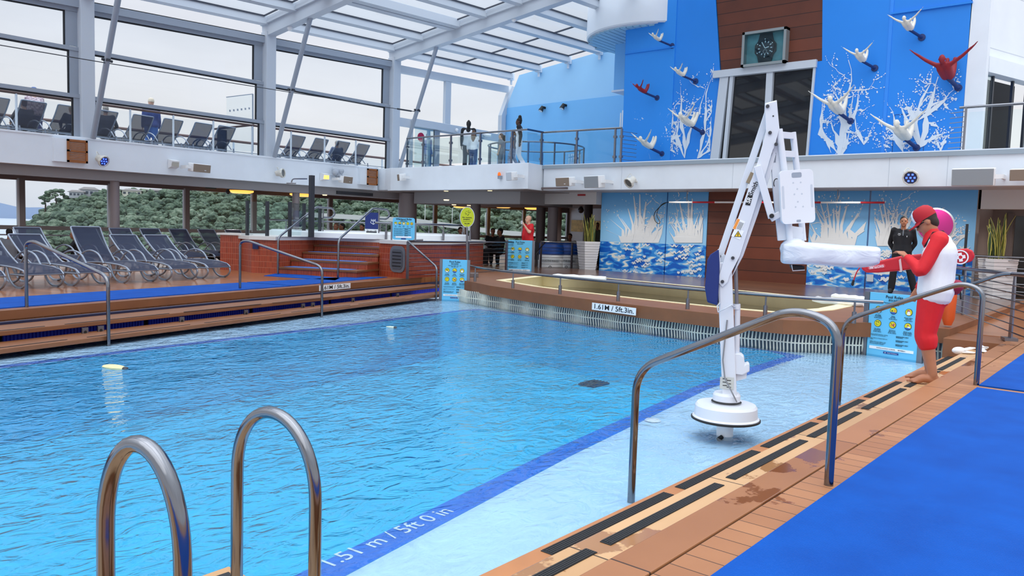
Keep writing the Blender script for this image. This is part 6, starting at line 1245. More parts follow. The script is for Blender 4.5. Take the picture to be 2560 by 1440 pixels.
def person(name, label, cat, loc, face, sk='tan', h=1.75, pose=None, shirt=None, sleeve='long', pants=None, plen='long', shoes=None, hair=None, hairstyle='short', head=(0, 0), vox=.016, group=None, female=False, hands=True, torso_w=1.0, raglan=None, curl=.5, sittable=False, belly=0, lw=1.0, baggy=0, untuck=0):
    """local axes: x right, y forward, z up. face = heading angle of the forward direction."""
    J = {}
    for k, v_ in BASE.items():
        if k in ('pel', 'wai', 'che', 'nek', 'hed'): J[k] = V(v_)
        else:
            for s, sd in (('L', -1), ('R', 1)): J[k+s] = V((v_[0]*sd, v_[1], v_[2]))
    if pose:
        for k, v_ in pose.items(): J[k] = V(v_)
    sc = h/1.75; rot = Matrix.Rotation(face-math.pi/2, 4, 'Z'); M = Matrix.Translation(V(loc)) @ rot @ Matrix.Scale(sc, 4)
    root = thing(name, label, cat, loc, face-math.pi/2, group)
    S = skin(sk)
    def fin(m, nm, mt, par, vx=None, sm=6, smooth=True):
        m.v = [tuple(M @ V(v_)) for v_ in m.v]; o = m.build(nm, mt, par, smooth=smooth, angle=180)
        if vx: remesh(o, vx*sc, sm)
        return o
    W = torso_w; b = MB()
    def torso(m, g, z0=None, cut=1.0):
        for sd in (-1, 1):
            p = J['pel']; w_ = J['wai']; c = J['che']; n_ = J['nek']; sh = J['shoR' if sd > 0 else 'shoL']; x = V((sd, 0, 0)); ax_ = (J['shoR']-J['shoL']).normalized()*sd
            pts = []
            if z0 is None: pts.append((*(p+ax_*.075*W), .108*W+g))
            else: pts.append((*(p+ax_*.08*W+V((0, 0, z0))), .112*W+g))
            pts += [(*(w_+ax_*.066*W+V((0, belly*.5, 0))), (.090 if not female else .082)*W+belly*.4+g), (*(c+ax_*.082*W), .103*W+g), (*((c*.35+sh*.65)-ax_*.025), .074*W+g)]
            chain(m, pts, 14)
        chain(m, [(*(J['che']+V((0, .0, .03))), .095+min(g, .012)), (*(J['nek']-V((0, .02, .05))), .060+min(g, .004))], 12)
    def leg(m, sd, g, end=1.0, k=1.0):
        s = 'R' if sd > 0 else 'L'; H, K, A = J['hip'+s], J['knee'+s], J['ank'+s]
        pts = [(*H, .092*W*(1+(lw-1)*.2)+g*.7), (*H.lerp(K, .45), .076*lw+g), (*K, .056*lw+g), (*K.lerp(A, .3), .057*lw+g), (*K.lerp(A, .7), .042*lw+g), (*A, .036*lw+g)]
        if end < 1:
            tot = 2*end
            if tot <= 1: pts = [pts[0], (*H.lerp(K, .45), .078*lw+g*1.2), (*H.lerp(K, tot), .064*lw+g*1.5)]
            else: q = tot-1; pts = pts[:3]+[(*K.lerp(A, q*.6), .058*lw+g), (*K.lerp(A, q), .052*lw+g)]
        chain(m, pts, 12)
    def arm(m, sd, g, end=1.0):
        s = 'R' if sd > 0 else 'L'; H, K, A = J['sho'+s], J['elb'+s], J['wri'+s]
        pts = [(*H, .060+g), (*H.lerp(K, .4), .049+g), (*K, .040+g), (*K.lerp(A, .35), .040+g), (*A, .027+g)]
        if end < 1: pts = [pts[0], (*H.lerp(K, .35), .054+g*1.3), (*H.lerp(K, end), .052+g*1.6)]
        chain(m, pts, 10)
    torso(b, 0)
    for sd in (-1, 1): leg(b, sd, 0); arm(b, sd, 0)
    # head with face
    hp, hy = head; HR = Matrix.Rotation(R_(hy), 3, 'Z') @ Matrix.Rotation(R_(-hp), 3, 'X'); hc = J['hed']
    def Hd(x, y, z): return hc+HR @ V((x, y, z))
    hx, hyv, hz_ = HR @ V((1, 0, 0)), HR @ V((0, 1, 0)), HR @ V((0, 0, 1))
    b.ball(Hd(0, -.012, .03), .1, 18, 12, (.78, .98, .92), (hx, hyv, hz_)); b.ball(Hd(0, .018, -.035), .1, 16, 10, (.62, .78, .82), (hx, hyv, hz_))
    chain(b, [(*J['nek'], .056), (*Hd(0, -.02, -.05), .052)], 12)
    chain(b, [(*Hd(0, .088, .012), .009), (*Hd(0, .104, -.018), .014), (*Hd(0, .098, -.026), .012)], 8)
    for sd in (-1, 1): b.ball(Hd(sd*.078, -.01, -.005), .03, 8, 6, (.3, .7, 1), (hx, hyv, hz_)); b.ball(Hd(sd*.012, .094, -.026), .01, 6, 5)
    b.ball(Hd(0, .072, -.088), .026, 8, 6); b.ball(Hd(0, .084, -.052), .016, 8, 6, (1.5, 1, .8), (hx, hyv, hz_)); b.ball(Hd(0, .078, .03), .02, 8, 6, (2.6, .7, .6), (hx, hyv, hz_))
    # feet and hands
    for sd, s in ((-1, 'L'), (1, 'R')):
        A, T = J['ank'+s], J['toe'+s]; d = (T-A); d.z = 0; d.normalize(); hl = V((A.x, A.y, T.z+.008))-d*.045
        chain(b, [(*A, .040), (*hl, .036), ], 10); chain(b, [(*hl, .034), (*((A+T)/2+V((0, 0, .005))), .042), (*(T), .036), (*(T+d*.035), .024)], 10)
        sv = V((d.y, -d.x, 0))
        if shoes is None:
            for k in range(5): q = T+sv*(sd*-.030+sd*.015*k)+d*(.02-.006*k); chain(b, [(*q, .012), (*(q+d*(.052-.006*k)-V((0, 0, .01))), .011 if k else .014)], 6)
        if hands:
            Wp, E = J['wri'+s], J['elb'+s]; f = (Wp-E).normalized(); up = V((0, 0, 1)) if abs(f.z) < .8 else V((0, 1, 0)); sx = f.cross(up).normalized(); pn = sx.cross(f).normalized()
            if abs(f.z) >= .8: sx, pn = V((0, 1, 0))-f*f.y, V((sd, 0, 0)); sx.normalize()
            pl = Wp+f*.085
            for k in (-.024, 0, .024): chain(b, [(*(Wp+sx*k*.6), .020), (*(pl+sx*k), .017)], 8)
            cu = curl
            for k in range(4):
                q = pl+sx*(-.030+.020*k); ln = (.042, .047, .044, .034)[k]; d1 = (f*math.cos(cu*.7)-pn*math.sin(cu*.7)); d2 = (f*math.cos(cu*1.6)-pn*math.sin(cu*1.6)); chain(b, [(*q, .0095), (*(q+d1*ln), .009), (*(q+d1*ln+d2*ln*.8), .0075)], 7)
            tb = Wp+f*.03-sx*.026; chain(b, [(*tb, .012), (*(tb-sx*.022+f*.03), .010), (*(tb-sx*.020+f*.062-pn*.01), .008)], 7)
    body = fin(b, 'body', S, root, vox*.62 if vox < .015 else vox*.8, 4)
    # eyes, mouth
    e_ = MB()
    for sd in (-1, 1): e_.ball(Hd(sd*.030, .080, .012), .011, 8, 6)
    fin(e_, 'eyes', mat('eye_dark', (30, 24, 22), .3), root)
    lp_ = MB(); lp_.ball(Hd(0, .093, -.053), .010, 8, 5, (2.4, .8, .55), (hx, hyv, hz_)); fin(lp_, 'lips', mat('lips', (150, 84, 76), .5), root)
    if shirt:
        m = MB(); torso(m, .018+untuck*.2, -untuck if untuck else None)
        if sleeve != 'none' and raglan is None:
            for sd in (-1, 1): arm(m, sd, .013, 1.0 if sleeve == 'long' else .55)
        fin(m, 'shirt', shirt, root, vox*.8)
        if raglan is not None:
            for sd in (-1, 1):
                m = MB(); s = 'R' if sd > 0 else 'L'; H, K, A = J['sho'+s], J['elb'+s], J['wri'+s]; nk = J['nek']
                chain(m, [(*(nk.lerp(H, .42)+V((0, 0, -.015))), .060), (*nk.lerp(H, .8), .076), (*H, .081), (*H.lerp(K, .4), .072), (*K, .061), (*K.lerp(A, .4), .056), (*A.lerp(K, .04), .043)], 12); sl = fin(m, 'sleeve', raglan, root, vox*.8)
                m = MB(); dd = (A-K).normalized(); m.tube([A-dd*.03, A+dd*.004], .042, 12); fin(m, 'cuff', raglan, root)
            m = MB(); chain(m, [(*(nk-V((0, .012, .065))), .108), (*(nk-V((0, .004, .02))), .090), (*(nk+V((0, .005, .03))), .066)], 14); fin(m, 'collar', raglan, root, vox*.8)
    if pants:
        m = MB(); p = J['pel']
        for sd in (-1, 1):
            ax_ = (J['hipR']-J['hipL']).normalized()*sd; chain(m, [(*(p+ax_*.07*W+V((0, 0, .06 if not untuck else -.04))), .108*W), (*(p+ax_*.075*W-V((0, 0, .03 if not untuck else .09))), .114*W)], 14); leg(m, sd, .020+baggy, {'long': .97, 'knee': .62, 'short': .38}[plen])
        fin(m, 'trousers', pants, root, vox*.8)
    if shoes:
        for s in 'LR':
            A, T = J['ank'+s], J['toe'+s]; d = (T-A); d.z = 0; d.normalize(); hl = V((A.x, A.y, T.z+.012))-d*.05; m = MB(); chain(m, [(*hl, .046), (*((A+T)/2+V((0, 0, .012))), .050), (*(T+d*.03), .038)], 10); fin(m, 'shoe', shoes, root, .014)
    if hair:
        hm = MB()
        if hairstyle != 'cap':
            hm.ball(Hd(0, -.022, .042), .104, 16, 10, (.80, .96, .88), (hx, hyv, hz_)); hm.ball(Hd(0, -.055, -.01), .085, 12, 8, (.86, .6, .95), (hx, hyv, hz_))
        if hairstyle == 'bun': hm.ball(Hd(0, -.05, .155), .062, 12, 8, (1, 1, 1.15)); hm.ball(Hd(0, -.07, .10), .05, 10, 8)
        if hairstyle == 'long':
            for k in (-.05, 0, .05): chain(hm, [(*Hd(k, -.075, .0), .045), (*Hd(k*1.2, -.10, -.16), .045), (*Hd(k*1.1, -.10, -.36), .030)], 10)
        if hairstyle == 'pony': chain(hm, [(*Hd(0, -.10, .03), .035), (*Hd(0, -.14, -.06), .035), (*Hd(0, -.13, -.20), .02)], 10)
        if hairstyle == 'tied': chain(hm, [(*Hd(0, -.05, .12), .04), (*Hd(0, -.08, .02), .06), (*Hd(0, -.09, -.10), .055), (*Hd(0, -.08, -.20), .035)], 10)
        if hm.v: fin(hm, 'hair', hair, root, vox*.8, 3)
    return root, fin, Hd, J, (hx, hyv, hz_)
def cap_on(fin, Hd, ax_, mt, root, brim=None, back=None):
    hx, hyv, hz_ = ax_; m = MB(); nn = 20; prof = [(1.0, 0), (1.02, .03), (.97, .07), (.80, .105), (.5, .128), (.0, .136)]; rows = []
    for r_, z in prof: rows += [Hd(r_*.088*math.cos(2*math.pi*i/nn), -.015+r_*.108*math.sin(2*math.pi*i/nn), .035+z) for i in range(nn)]
    m.v = [tuple(q) for q in rows]; m.f = [(j*nn+i, j*nn+(i+1) % nn, (j+1)*nn+(i+1) % nn, (j+1)*nn+i) for j in range(len(prof)-1) for i in range(nn)]
    cp = fin(m, 'cap', mt, root)
    if brim:
        m = MB(); top = [Hd(.083*math.cos(t), -.015+.102*math.sin(t), .040) for t in [R_(20+140*k/12) for k in range(13)]]; far = [Hd(.078*math.cos(t), .04+.135*math.sin(t), .018) for t in [R_(12+156*k/12) for k in range(13)]]
        m.v = [tuple(q) for q in top+far]+[tuple(q-hz_*.006) for q in top+far]; m.f = [(k, k+1, 14+k, 13+k) for k in range(12)]+[(26+k, 26+13+k, 26+14+k, 27+k) for k in range(12)]+[(13+k, 14+k, 40+k, 39+k) for k in range(12)]; fin(m, 'cap_brim', brim, root)
    return cp
BLK = mat('black_cloth', (24, 25, 32), .8); WHT = mat('white_cloth', (232, 234, 240), .8, var=.04, vscale=10); JEAN = mat('blue_denim', (60, 84, 126), .85, var=.12, vscale=30); GRYC = mat('grey_cloth', (128, 132, 140), .85); HAIRB = mat('black_hair', (22, 18, 18), .7); HAIRBR = mat('brown_hair', (92, 62, 44), .7)
# --- the lifeguard
g = onz(2318, 956, -.13); gb_ = math.atan2(g.y, g.x); gf = gb_+R_(90)
P_ = dict(hipL=(-.10, 0, .95), hipR=(.10, .0, .95), kneeL=(-.11, .045, .51), kneeR=(.11, .05, .51), ankL=(-.12, -.045, .085), ankR=(.12, -.02, .085), toeL=(-.15, .10, .03), toeR=(.125, .125, .03),
          pel=(0, -.015, .96), wai=(0, -.045, 1.11), che=(0, -.03, 1.31), nek=(0, .045, 1.475), hed=(0, .125, 1.585), shoR=(.19, -.02, 1.43), shoL=(-.19, -.02, 1.43), elbL=(-.27, .12, 1.125), wriL=(-.17, .25, 1.245), elbR=(.24, .05, 1.12), wriR=(.20, .135, .93))
P_['hed'] = (0, .105, 1.60)
guard, fin, Hd, J, hax = person('person', 'lifeguard in red and white with a red cap standing barefoot at the pool edge', 'person', g, gf, 'tan', 1.78, P_, WHT, 'none', RED, 'knee', None, mat('cropped_hair', (52, 40, 34), .8), 'short', (36, 0), .012, torso_w=1.24, raglan=RED, belly=.055, curl=.7, lw=1.2, baggy=.014, untuck=.05)
cap_on(fin, Hd, hax, mat('cap_red', (176, 20, 36), .7), guard, mat('cap_red', (176, 20, 36), .7))
hx, hyv, hz_ = hax
m = MB(); nn = 12
for j, (r_, z) in enumerate(((1.03, .01), (1.05, .03), (1.0, .07), (.84, .105), (.55, .128))): m.v += [tuple(Hd(r_*.089*math.cos(t), -.015+r_*.109*math.sin(t), .036+z)) for t in [R_(55+70*i/nn) for i in range(nn+1)]]
m.f = [(j*13+i, j*13+i+1, (j+1)*13+i+1, (j+1)*13+i) for j in range(4) for i in range(nn)]; fin(m, 'cap_front', WHT, guard)
m = MB(); chain(m, [(*Hd(-.03, .09, .015), .018), (*Hd(.03, .09, .015), .018)], 8); chain(m, [(*Hd(-.045, .088, .016), .008), (*Hd(-.080, .02, .016), .005)], 6); chain(m, [(*Hd(.045, .088, .016), .008), (*Hd(.080, .02, .016), .005)], 6); fin(m, 'sunglasses', BLACK, guard)
m = MB(); m.tube([(-.12, .105, 1.36), (-.125, .04, 1.50), (-.12, -.04, 1.515), (-.07, -.125, 1.42), (.06, -.165, 1.25), (.19, -.11, 1.10)], .020, 8, flat=.5); fin(m, 'shoulder_strap', BLK, guard)
m = MB(); m.tube([(.13*math.cos(t)*1.18, -.02+.128*math.sin(t), 1.0-.02*math.sin(t)) for t in [2*math.pi*k/24 for k in range(24)]], .018, 8, closed=True); fin(m, 'belt', BLK, guard)
m = MB(); m.ball((-.06, -.19, .985), .085, 14, 10, (1.2, .8, .75)); m.ball((-.02, -.18, .95), .07, 12, 8, (1.3, .8, .8)); o = fin(m, 'hip_pack', mat('hip_pack_maroon', (150, 26, 62), .7), guard); m = MB(); m.tube([(-.16, -.235, 1.005), (.05, -.26, 1.0)], .006, 6); fin(m, 'zip', BLK, o)
for s in (-1, 1):      # folds of the rolled trouser legs
    m = MB(); A = J['kneeR' if s > 0 else 'kneeL']; B = J['ankR' if s > 0 else 'ankL']
    for k in range(3): c = A.lerp(B, .12+.075*k); m.tube([c+V((.072*math.cos(t), .074*math.sin(t), .006*math.sin(3*t+k))) for t in [2*math.pi*i/20 for i in range(20)]], .013, 8, closed=True)
    fin(m, 'trouser_cuff', RED, guard)
# rescue tube held under the arm
tu = thing('rescue_tube', 'long red foam rescue tube held under the lifeguard\'s arm', 'rescue tube', g+UPZ*1.1)
gx = V((math.sin(gf), -math.cos(gf), 0)); gy = V((math.cos(gf), math.sin(gf), 0))      # his right, his forward
RT = mat('rescue_red', (200, 28, 44), .5)
def Gp(px, py, d=0): return onp(px, py, g+gx*(.30-d), gx)
ol = [(2149, 663), (2252, 640), (2310, 634), (2385, 624), (2418, 621), (2432, 626), (2438, 640), (2430, 654), (2405, 660), (2340, 664), (2253, 677), (2195, 682), (2165, 682), (2156, 675)]
MB().prism([Gp(*p) for p in ol], gx*.13).build('tube_body', RT, tu, bevel=.03)
q = Gp(2191, 667, .004); rt_ = (Gp(2220, 663)-q).normalized(); nu = -gx
MB().prism(rr(q, rt_, nu.cross(rt_), .17, .042, .018), nu*.002).build('badge', mat('badge_rose', (226, 90, 104), .5), tu); text('EXOTUBE', 'lettering', SKYW, q+nu*.005, -rt_, -nu.cross(rt_), .034, tu, .001, bold=.0006, fit=.14)
c = Gp(2401, 643, .004); u_ = nu.cross(rt_); MB().lathe([(.062, 0), (.074, 0), (.074, .003), (.062, .003)], c, 32, nu).build('emblem_ring', SKYW, tu); MB().beam(c-rt_*.045+nu*.003, c+rt_*.045+nu*.003, .034, .003, nu).beam(c-u_*.045+nu*.003, c+u_*.045+nu*.003, .034, .003, nu).build('emblem_cross', SKYW, tu); MB().lathe([(0, 0), (.018, 0)], c+nu*.005, 12, nu).build('emblem_heart', RT, tu)
m = MB(); m.prism([Gp(2247, 650, .012), Gp(2252, 646, .012), Gp(2256, 676, .012), Gp(2250, 678, .012)], gx*.16); m.build('strap_loop', mat('strap_pale', (226, 190, 190), .5), tu)
MB().tube([Gp(2150, 668), Gp(2142, 680), Gp(2136, 695), Gp(2133, 706)], .007, 6).build('leash', RT, tu); MB().tube([Gp(2134, 700), Gp(2131, 712), Gp(2133, 714)], [.012, .016, .008], 8).build('clip', BLACK, tu)
# orange dry bag and bottle behind him
bk = thing('orange_float', 'orange torpedo float standing on the platform behind the lifeguard', 'float', onz(2372, 770, .6)); fb = onx(2370, 800, 12.6); fb = V((fb.x, fb.y, 0))
MB().tube([fb+UPZ*.12, fb+UPZ*.22, fb+UPZ*.5, fb+UPZ*.72, fb+UPZ*.8], [.05, .085, .095, .085, .04], 14).build('float_body', mat('float_orange', (226, 92, 34), .5), bk, smooth=True); MB().tube([fb+UPZ*.8, fb+UPZ*.86+gy*.04, fb+UPZ*.84-gy*.1, fb+UPZ*.5-gy*.14], .012, 8).build('strap', BLK, bk)
# clogs standing on the tread
def clog(px, py, z, ang, lab, up=False):
    c = onz(px, py, z); t = thing('clog', lab, 'shoe', c, group='white clogs left on the treads'); d = V((math.cos(ang), math.sin(ang), 0)); s = V((-d.y, d.x, 0))
    m = MB(); 
    for x, w_ in ((-.11, .036), (-.05, .040), (.02, .044), (.08, .048), (.12, .042)): pass
    m.ball(c+UPZ*.02, .14, 16, 8, (1, .36, .14), (d, s, UPZ)); m.build('sole', WHITE2, t, smooth=True); m = MB(); m.ball(c+d*.055+UPZ*.035, .09, 14, 10, (.95, .58, .55), (d, s, UPZ)); m.build('upper', WHITE2, t, smooth=True)
    MB().tube([c-d*.12*0+d*.0+s*.05+UPZ*.05, c-d*.08+s*.045+UPZ*.075, c-d*.125+UPZ*.08, c-d*.08-s*.045+UPZ*.075, c-s*.05+UPZ*.05], .011, 8).build('heel_strap', WHITE2, t, smooth=True)
clog(2409, 884, -.13, 2.0, 'white clog lying on the tread nearer the lifeguard'); clog(2455, 880, -.13, .4, 'white clog lying on the deck edge right of the other')
# --- crew member in black behind the lifeguard
c0 = onz(2232, 728, PT); c0.x = 19.3; dd = ray(2248, 728); c0 = V((dd.x, dd.y, 0))*(19.6/dd.x); c0.z = PT; cb = math.atan2(c0.y, c0.x)
p_, fin, Hd, J, hax = person('person', 'crew member in a black zip top and trousers leaning by the right mural', 'person', c0, cb+math.pi, 'tan', 1.80, dict(kneeL=(-.19, .03, .50), ankL=(-.30, .0, .085), toeL=(-.36, .12, .03), kneeR=(.14, .02, .50), ankR=(.17, 0, .085), toeR=(.19, .13, .03), elbL=(-.25, -.12, 1.14), wriL=(-.16, -.14, .95), elbR=(.25, -.12, 1.14), wriR=(.16, -.14, .95)), BLK, 'long', BLK, 'long', BLK, HAIRB, 'short', (0, 0), .016, torso_w=1.05)
rot_ = lambda v_: V(c0)+Matrix.Rotation(cb+math.pi/2, 3, 'Z') @ (V(v_)*1.80/1.75)
fx_ = Matrix.Rotation(cb+math.pi/2, 3, 'Z')
emblem(p_, rot_((.075, .125, 1.33)), fx_ @ V((-1, 0, 0)), UPZ, fx_ @ V((0, 1, 0)), .035, SKYW); MB().ball(rot_((-.08, .125, 1.28)), .02, 10, 6, (1.4, .4, 1)).build('name_badge', FRAME, p_); MB().beam(rot_((0, .122, 1.45)), rot_((0, .13, 1.30)), .012, .01).build('zip', FRAMED, p_)
# round magenta board beside him
dd = ray(2338, 563); bc_ = CAM+dd*(20.2/dd.x); b0 = math.atan2(bc_.y, bc_.x); nn_ = V((-math.cos(b0), -math.sin(b0), 0)); rx_ = UPZ.cross(nn_)
mb_ = thing('round_sign_stand', 'round magenta sign on a stand beside the crew member in black', 'sign', V((bc_.x, bc_.y, PT)))
MB().lathe([(0, -.02), (.39, -.02), (.40, 0), (.37, .012), (0, .012)], bc_, 40, nn_).build('rim_disc', FRAME, mb_); MB().lathe([(0, 0), (.365, 0)], bc_+nn_*.014, 40, nn_).build('face', mat('magenta_face', (176, 32, 124), .5), mb_)
m = MB()
for k in range(5): m.ball(bc_+nn_*.016+rx_*(.03*math.cos(k*1.3)-.08)+UPZ*(.03*math.sin(k*1.3)+.05-.03*k), .022, 8, 5, (1, .3, 1), (rx_, nn_, UPZ))
m.build('drop_motif', SKYW, mb_); MB().tube([bc_-UPZ*.38, V((bc_.x, bc_.y, PT))], .03, 8).build('stand', DARKM, mb_)
# --- bald man in a red shirt
c0 = onz(1318, 676); cb = math.atan2(c0.y, c0.x); c0 = V((math.cos(cb), math.sin(cb), 0))*24.3
p_, fin, Hd, J, hax = person('person', 'bald man in a red t-shirt and black trousers drinking near the rules sign', 'person', c0, cb+R_(120), 'fair', 1.76, dict(elbL=(-.27, .12, 1.20), wriL=(-.16, .26, 1.44), elbR=(.27, -.03, 1.14), wriR=(.25, .08, .90)), RED, 'short', BLK, 'long', BLK, None, 'short', (0, 0), .02, torso_w=1.15, belly=.05, curl=.9)
m = MB(); m.lathe([(.03, 0), (.036, .1)], (-.15, .33, 1.46), 12); fin(m, 'cup', mat('clear_cup', (210, 216, 220), .3), p_)
# --- people on the bridge
def bp(px, d, z=3.31): dd = ray(px, 380); dd = V((dd.x, dd.y, 0)).normalized(); q = dd*d; q.z = z; return q, math.atan2(dd.y, dd.x)
walk = dict(kneeL=(-.10, .14, .52), ankL=(-.10, .12, .09), toeL=(-.11, .26, .03), kneeR=(.10, -.02, .50), ankR=(.10, -.24, .13), toeR=(.11, -.13, .03), elbL=(-.24, -.08, 1.14), wriL=(-.25, -.06, .90), elbR=(.24, .05, 1.14), wriR=(.25, .16, .92))
q, b_ = bp(1170, 28.6); person('person', 'person with tied back hair in a white and black top by the sliding door', 'person', q, b_-.1, 'dark', 1.84, None, WHT, 'short', BLK, 'long', BLK, HAIRB, 'tied', (0, 0), .022, raglan=BLK, female=True)
q, b_ = bp(1183, 27.6); person('person', 'girl with long hair in a white sweater and jeans on the bridge', 'person', q, b_-.2, 'fair', 1.38, walk, WHT, 'long', JEAN, 'long', WHITE2, HAIRBR, 'long', (0, 0), .022, female=True)
q, b_ = bp(1252, 28.8); person('person', 'person in a grey t-shirt with glasses facing left on the bridge', 'person', q, b_+R_(75), 'fair', 1.46, None, GRYC, 'short', GRYC, 'long', BLK, HAIRBR, 'short', (0, 0), .022)
q, b_ = bp(1296, 27.0); person('person', 'tall woman with a high bun in a white and black top on the bridge', 'person', q, b_+R_(85), 'dark', 1.78, walk, WHT, 'short', WHT, 'long', BLK, HAIRB, 'bun', (5, 0), .022, raglan=BLK, female=True)
q, b_ = bp(1282, 26.2); person('person', 'girl in a grey top and patterned jeans walking left on the bridge', 'person', q, b_+R_(70), 'brown', 1.24, walk, mat('dusk_grey_cloth', (98, 96, 104), .8), 'short', mat('patched_denim', (120, 136, 160), .85, var=.35, vscale=24), 'long', WHITE2, HAIRBR, 'pony', (0, 0), .022, female=True)
q, b_ = bp(1070, 31.5); person('person', 'person in purple seen through the glass beyond the sliding door', 'person', q, b_+R_(-60), 'fair', 1.68, None, mat('purple_cloth', (126, 124, 178), .8), 'long', mat('navy_cloth', (52, 62, 106), .8), 'long', BLK, HAIRBR, 'short', (0, 0), .024)
# --- people on the upper deck behind the windows
sit = dict(pel=(0, -.02, .46), wai=(0, -.06, .60), che=(0, -.08, .80), nek=(0, -.06, .97), hed=(0, -.03, 1.12), shoL=(-.18, -.08, .93), shoR=(.18, -.08, .93), elbL=(-.26, .08, .70), wriL=(-.18, .28, .62), elbR=(.26, .08, .70), wriR=(.18, .28, .62), hipL=(-.09, .02, .44), hipR=(.09, .02, .44), kneeL=(-.11, .44, .48), kneeR=(.11, .44, .48), ankL=(-.11, .46, .09), ankR=(.11, .46, .09), toeL=(-.12, .60, .03), toeR=(.12, .60, .03))
def ud(px, Y): dd = ray(px, 300); q = dd*(Y/dd.y); return V((q.x, q.y, 3.31))
lean = dict(che=(0, .06, 1.28), nek=(0, .12, 1.44), hed=(0, .17, 1.57), shoL=(-.18, .08, 1.40), shoR=(.18, .08, 1.40), elbL=(-.24, .20, 1.14), wriL=(-.10, .40, 1.10), elbR=(.24, .20, 1.14), wriR=(.10, .40, 1.10))
PL = bpy.data.materials.new('plaid_shirt'); PL.use_nodes = True; n_ = NT(PL); ck = n_.new('ShaderNodeTexChecker', i_Scale=16.0); ck.inputs[1].default_value = (*lin((150, 130, 146)), 1); ck.inputs[2].default_value = (*lin((198, 184, 192)), 1); n_.l(n_.coord(), ck.inputs[0]); n_.l(ck.outputs[0], n_.b.inputs['Base Color'])
p_, fin, Hd, J, hax = person('person', 'person in a plaid shirt and blue cap leaning by the upper deck loungers', 'person', ud(88, 26.2), R_(80), 'fair', 1.80, lean, PL, 'long', mat('navy_cloth', (52, 62, 106), .8), 'long', BLK, None, 'cap', (0, 0), .024, torso_w=1.2); cap_on(fin, Hd, hax, mat('cap_blue', (70, 96, 150), .7), p_, mat('cap_blue', (70, 96, 150), .7))
person('person', 'person in a dark coat with a pink scarf sitting at upper left', 'person', ud(58, 25.6), R_(100), 'fair', 1.80, sit, mat('dark_coat', (52, 52, 62), .8), 'long', BLK, 'long', BLK, HAIRBR, 'short', (0, 0), .024, torso_w=1.2)
person('person', 'blond person sitting left of the first white column', 'person', ud(178, 25.2), R_(90), 'fair', 1.75, sit, mat('dark_coat', (52, 52, 62), .8), 'long', BLK, 'long', BLK, mat('blond_hair', (206, 186, 140), .7), 'short', (0, 0), .024)
person('person', 'person in a dark hooded jacket sitting right of the leftmost strut', 'person', ud(265, 25.1), R_(60), 'fair', 1.90, sit, mat('slate_coat', (70, 78, 92), .8), 'long', BLK, 'long', BLK, mat('grey_hair', (150, 146, 142), .7), 'short', (0, 0), .024, torso_w=1.15)
p_, fin, Hd, J, hax = person('person', 'person in a navy jacket and cream cap standing at the upper deck loungers', 'person', ud(378, 26.0), R_(70), 'fair', 1.90, None, mat('navy_jacket', (40, 62, 120), .8), 'long', mat('blue_trousers', (44, 92, 160), .8), 'long', BLK, None, 'cap', (0, 0), .024, torso_w=1.1); cap_on(fin, Hd, hax, mat('cap_cream', (206, 196, 178), .7), p_, mat('cap_cream', (206, 196, 178), .7))
person('person', 'person in grey sitting among the upper loungers right of the second strut', 'person', ud(842, 25.4), R_(75), 'fair', 1.75, sit, mat('grey_blue_cloth', (110, 122, 148), .8), 'long', GRYC, 'long', BLK, mat('grey_hair', (150, 146, 142), .7), 'short', (0, 0), .024)
# --- people on the lower deck
sitlow = {k: (v_[0], v_[1], v_[2]-(.30 if k[:3] not in ('kne', 'ank', 'toe') else 0)) for k, v_ in sit.items()}; sitlow.update(kneeL=(-.11, .42, .30), kneeR=(.11, .42, .30), ankL=(-.11, .72, .09), ankR=(.11, .72, .09), toeL=(-.12, .86, .03), toeR=(.12, .86, .03))
def ld(px, d, z=0): dd = ray(px, 600); dd = V((dd.x, dd.y, 0)).normalized(); q = dd*d; q.z = z; return q, math.atan2(dd.y, dd.x)
for px, d, f, lab, hr, cl in ((25, 24.3, 60, 'dark haired person sitting behind the back row loungers at far left', HAIRB, GRYC), (182, 23.6, 150, 'dark curly haired person sitting between the front and back loungers', HAIRB, BLK), (572, 24.6, 120, 'dark haired person sitting behind the last back row lounger', HAIRB, BLK), (838, 28.4, 200, 'brown haired person seated behind the whirlpool, left of a pair', HAIRBR, mat('wine_cloth', (96, 60, 60), .8)), (852, 28.9, 160, 'dark haired person seated behind the whirlpool, right of a pair', HAIRB, BLK), (903, 28.6, 200, 'dark haired person seated left of the navy banner', HAIRB, BLK), (1152, 28.0, 250, 'dark haired person seated behind the yellow oval sign', HAIRB, BLK), (1232, 28.8, 230, 'dark haired person seated at the right end of the whirlpool', HAIRB, BLK), (1247, 28.2, 150, 'dark haired person leaning near the right end of the whirlpool', HAIRB, BLK)):
    q, b_ = ld(px, d); person('person', lab, 'person', q, R_(f), 'brown', 1.86 if px > 600 else 1.7, sit if px > 600 else sitlow, cl, 'long', BLK, 'long', BLK, hr, 'short', (0, 0), .026, hands=False, group='people seated on the lower deck')
q, b_ = ld(1492, 29.5); person('person', 'person in an olive top standing behind the snake plant in the dining corner', 'person', q, R_(220), 'brown', 1.66, None, mat('olive_cloth', (86, 92, 80), .8), 'long', BLK, 'long', BLK, HAIRB, 'short', (0, 0), .026)
q, b_ = ld(1424, 28.5); person('person', 'dark haired person sitting at a dining table behind the bins', 'person', q, R_(200), 'brown', 1.7, sit, mat('cream_cloth', (206, 200, 186), .8), 'long', BLK, 'long', BLK, HAIRB, 'short', (0, 0), .026, hands=False)
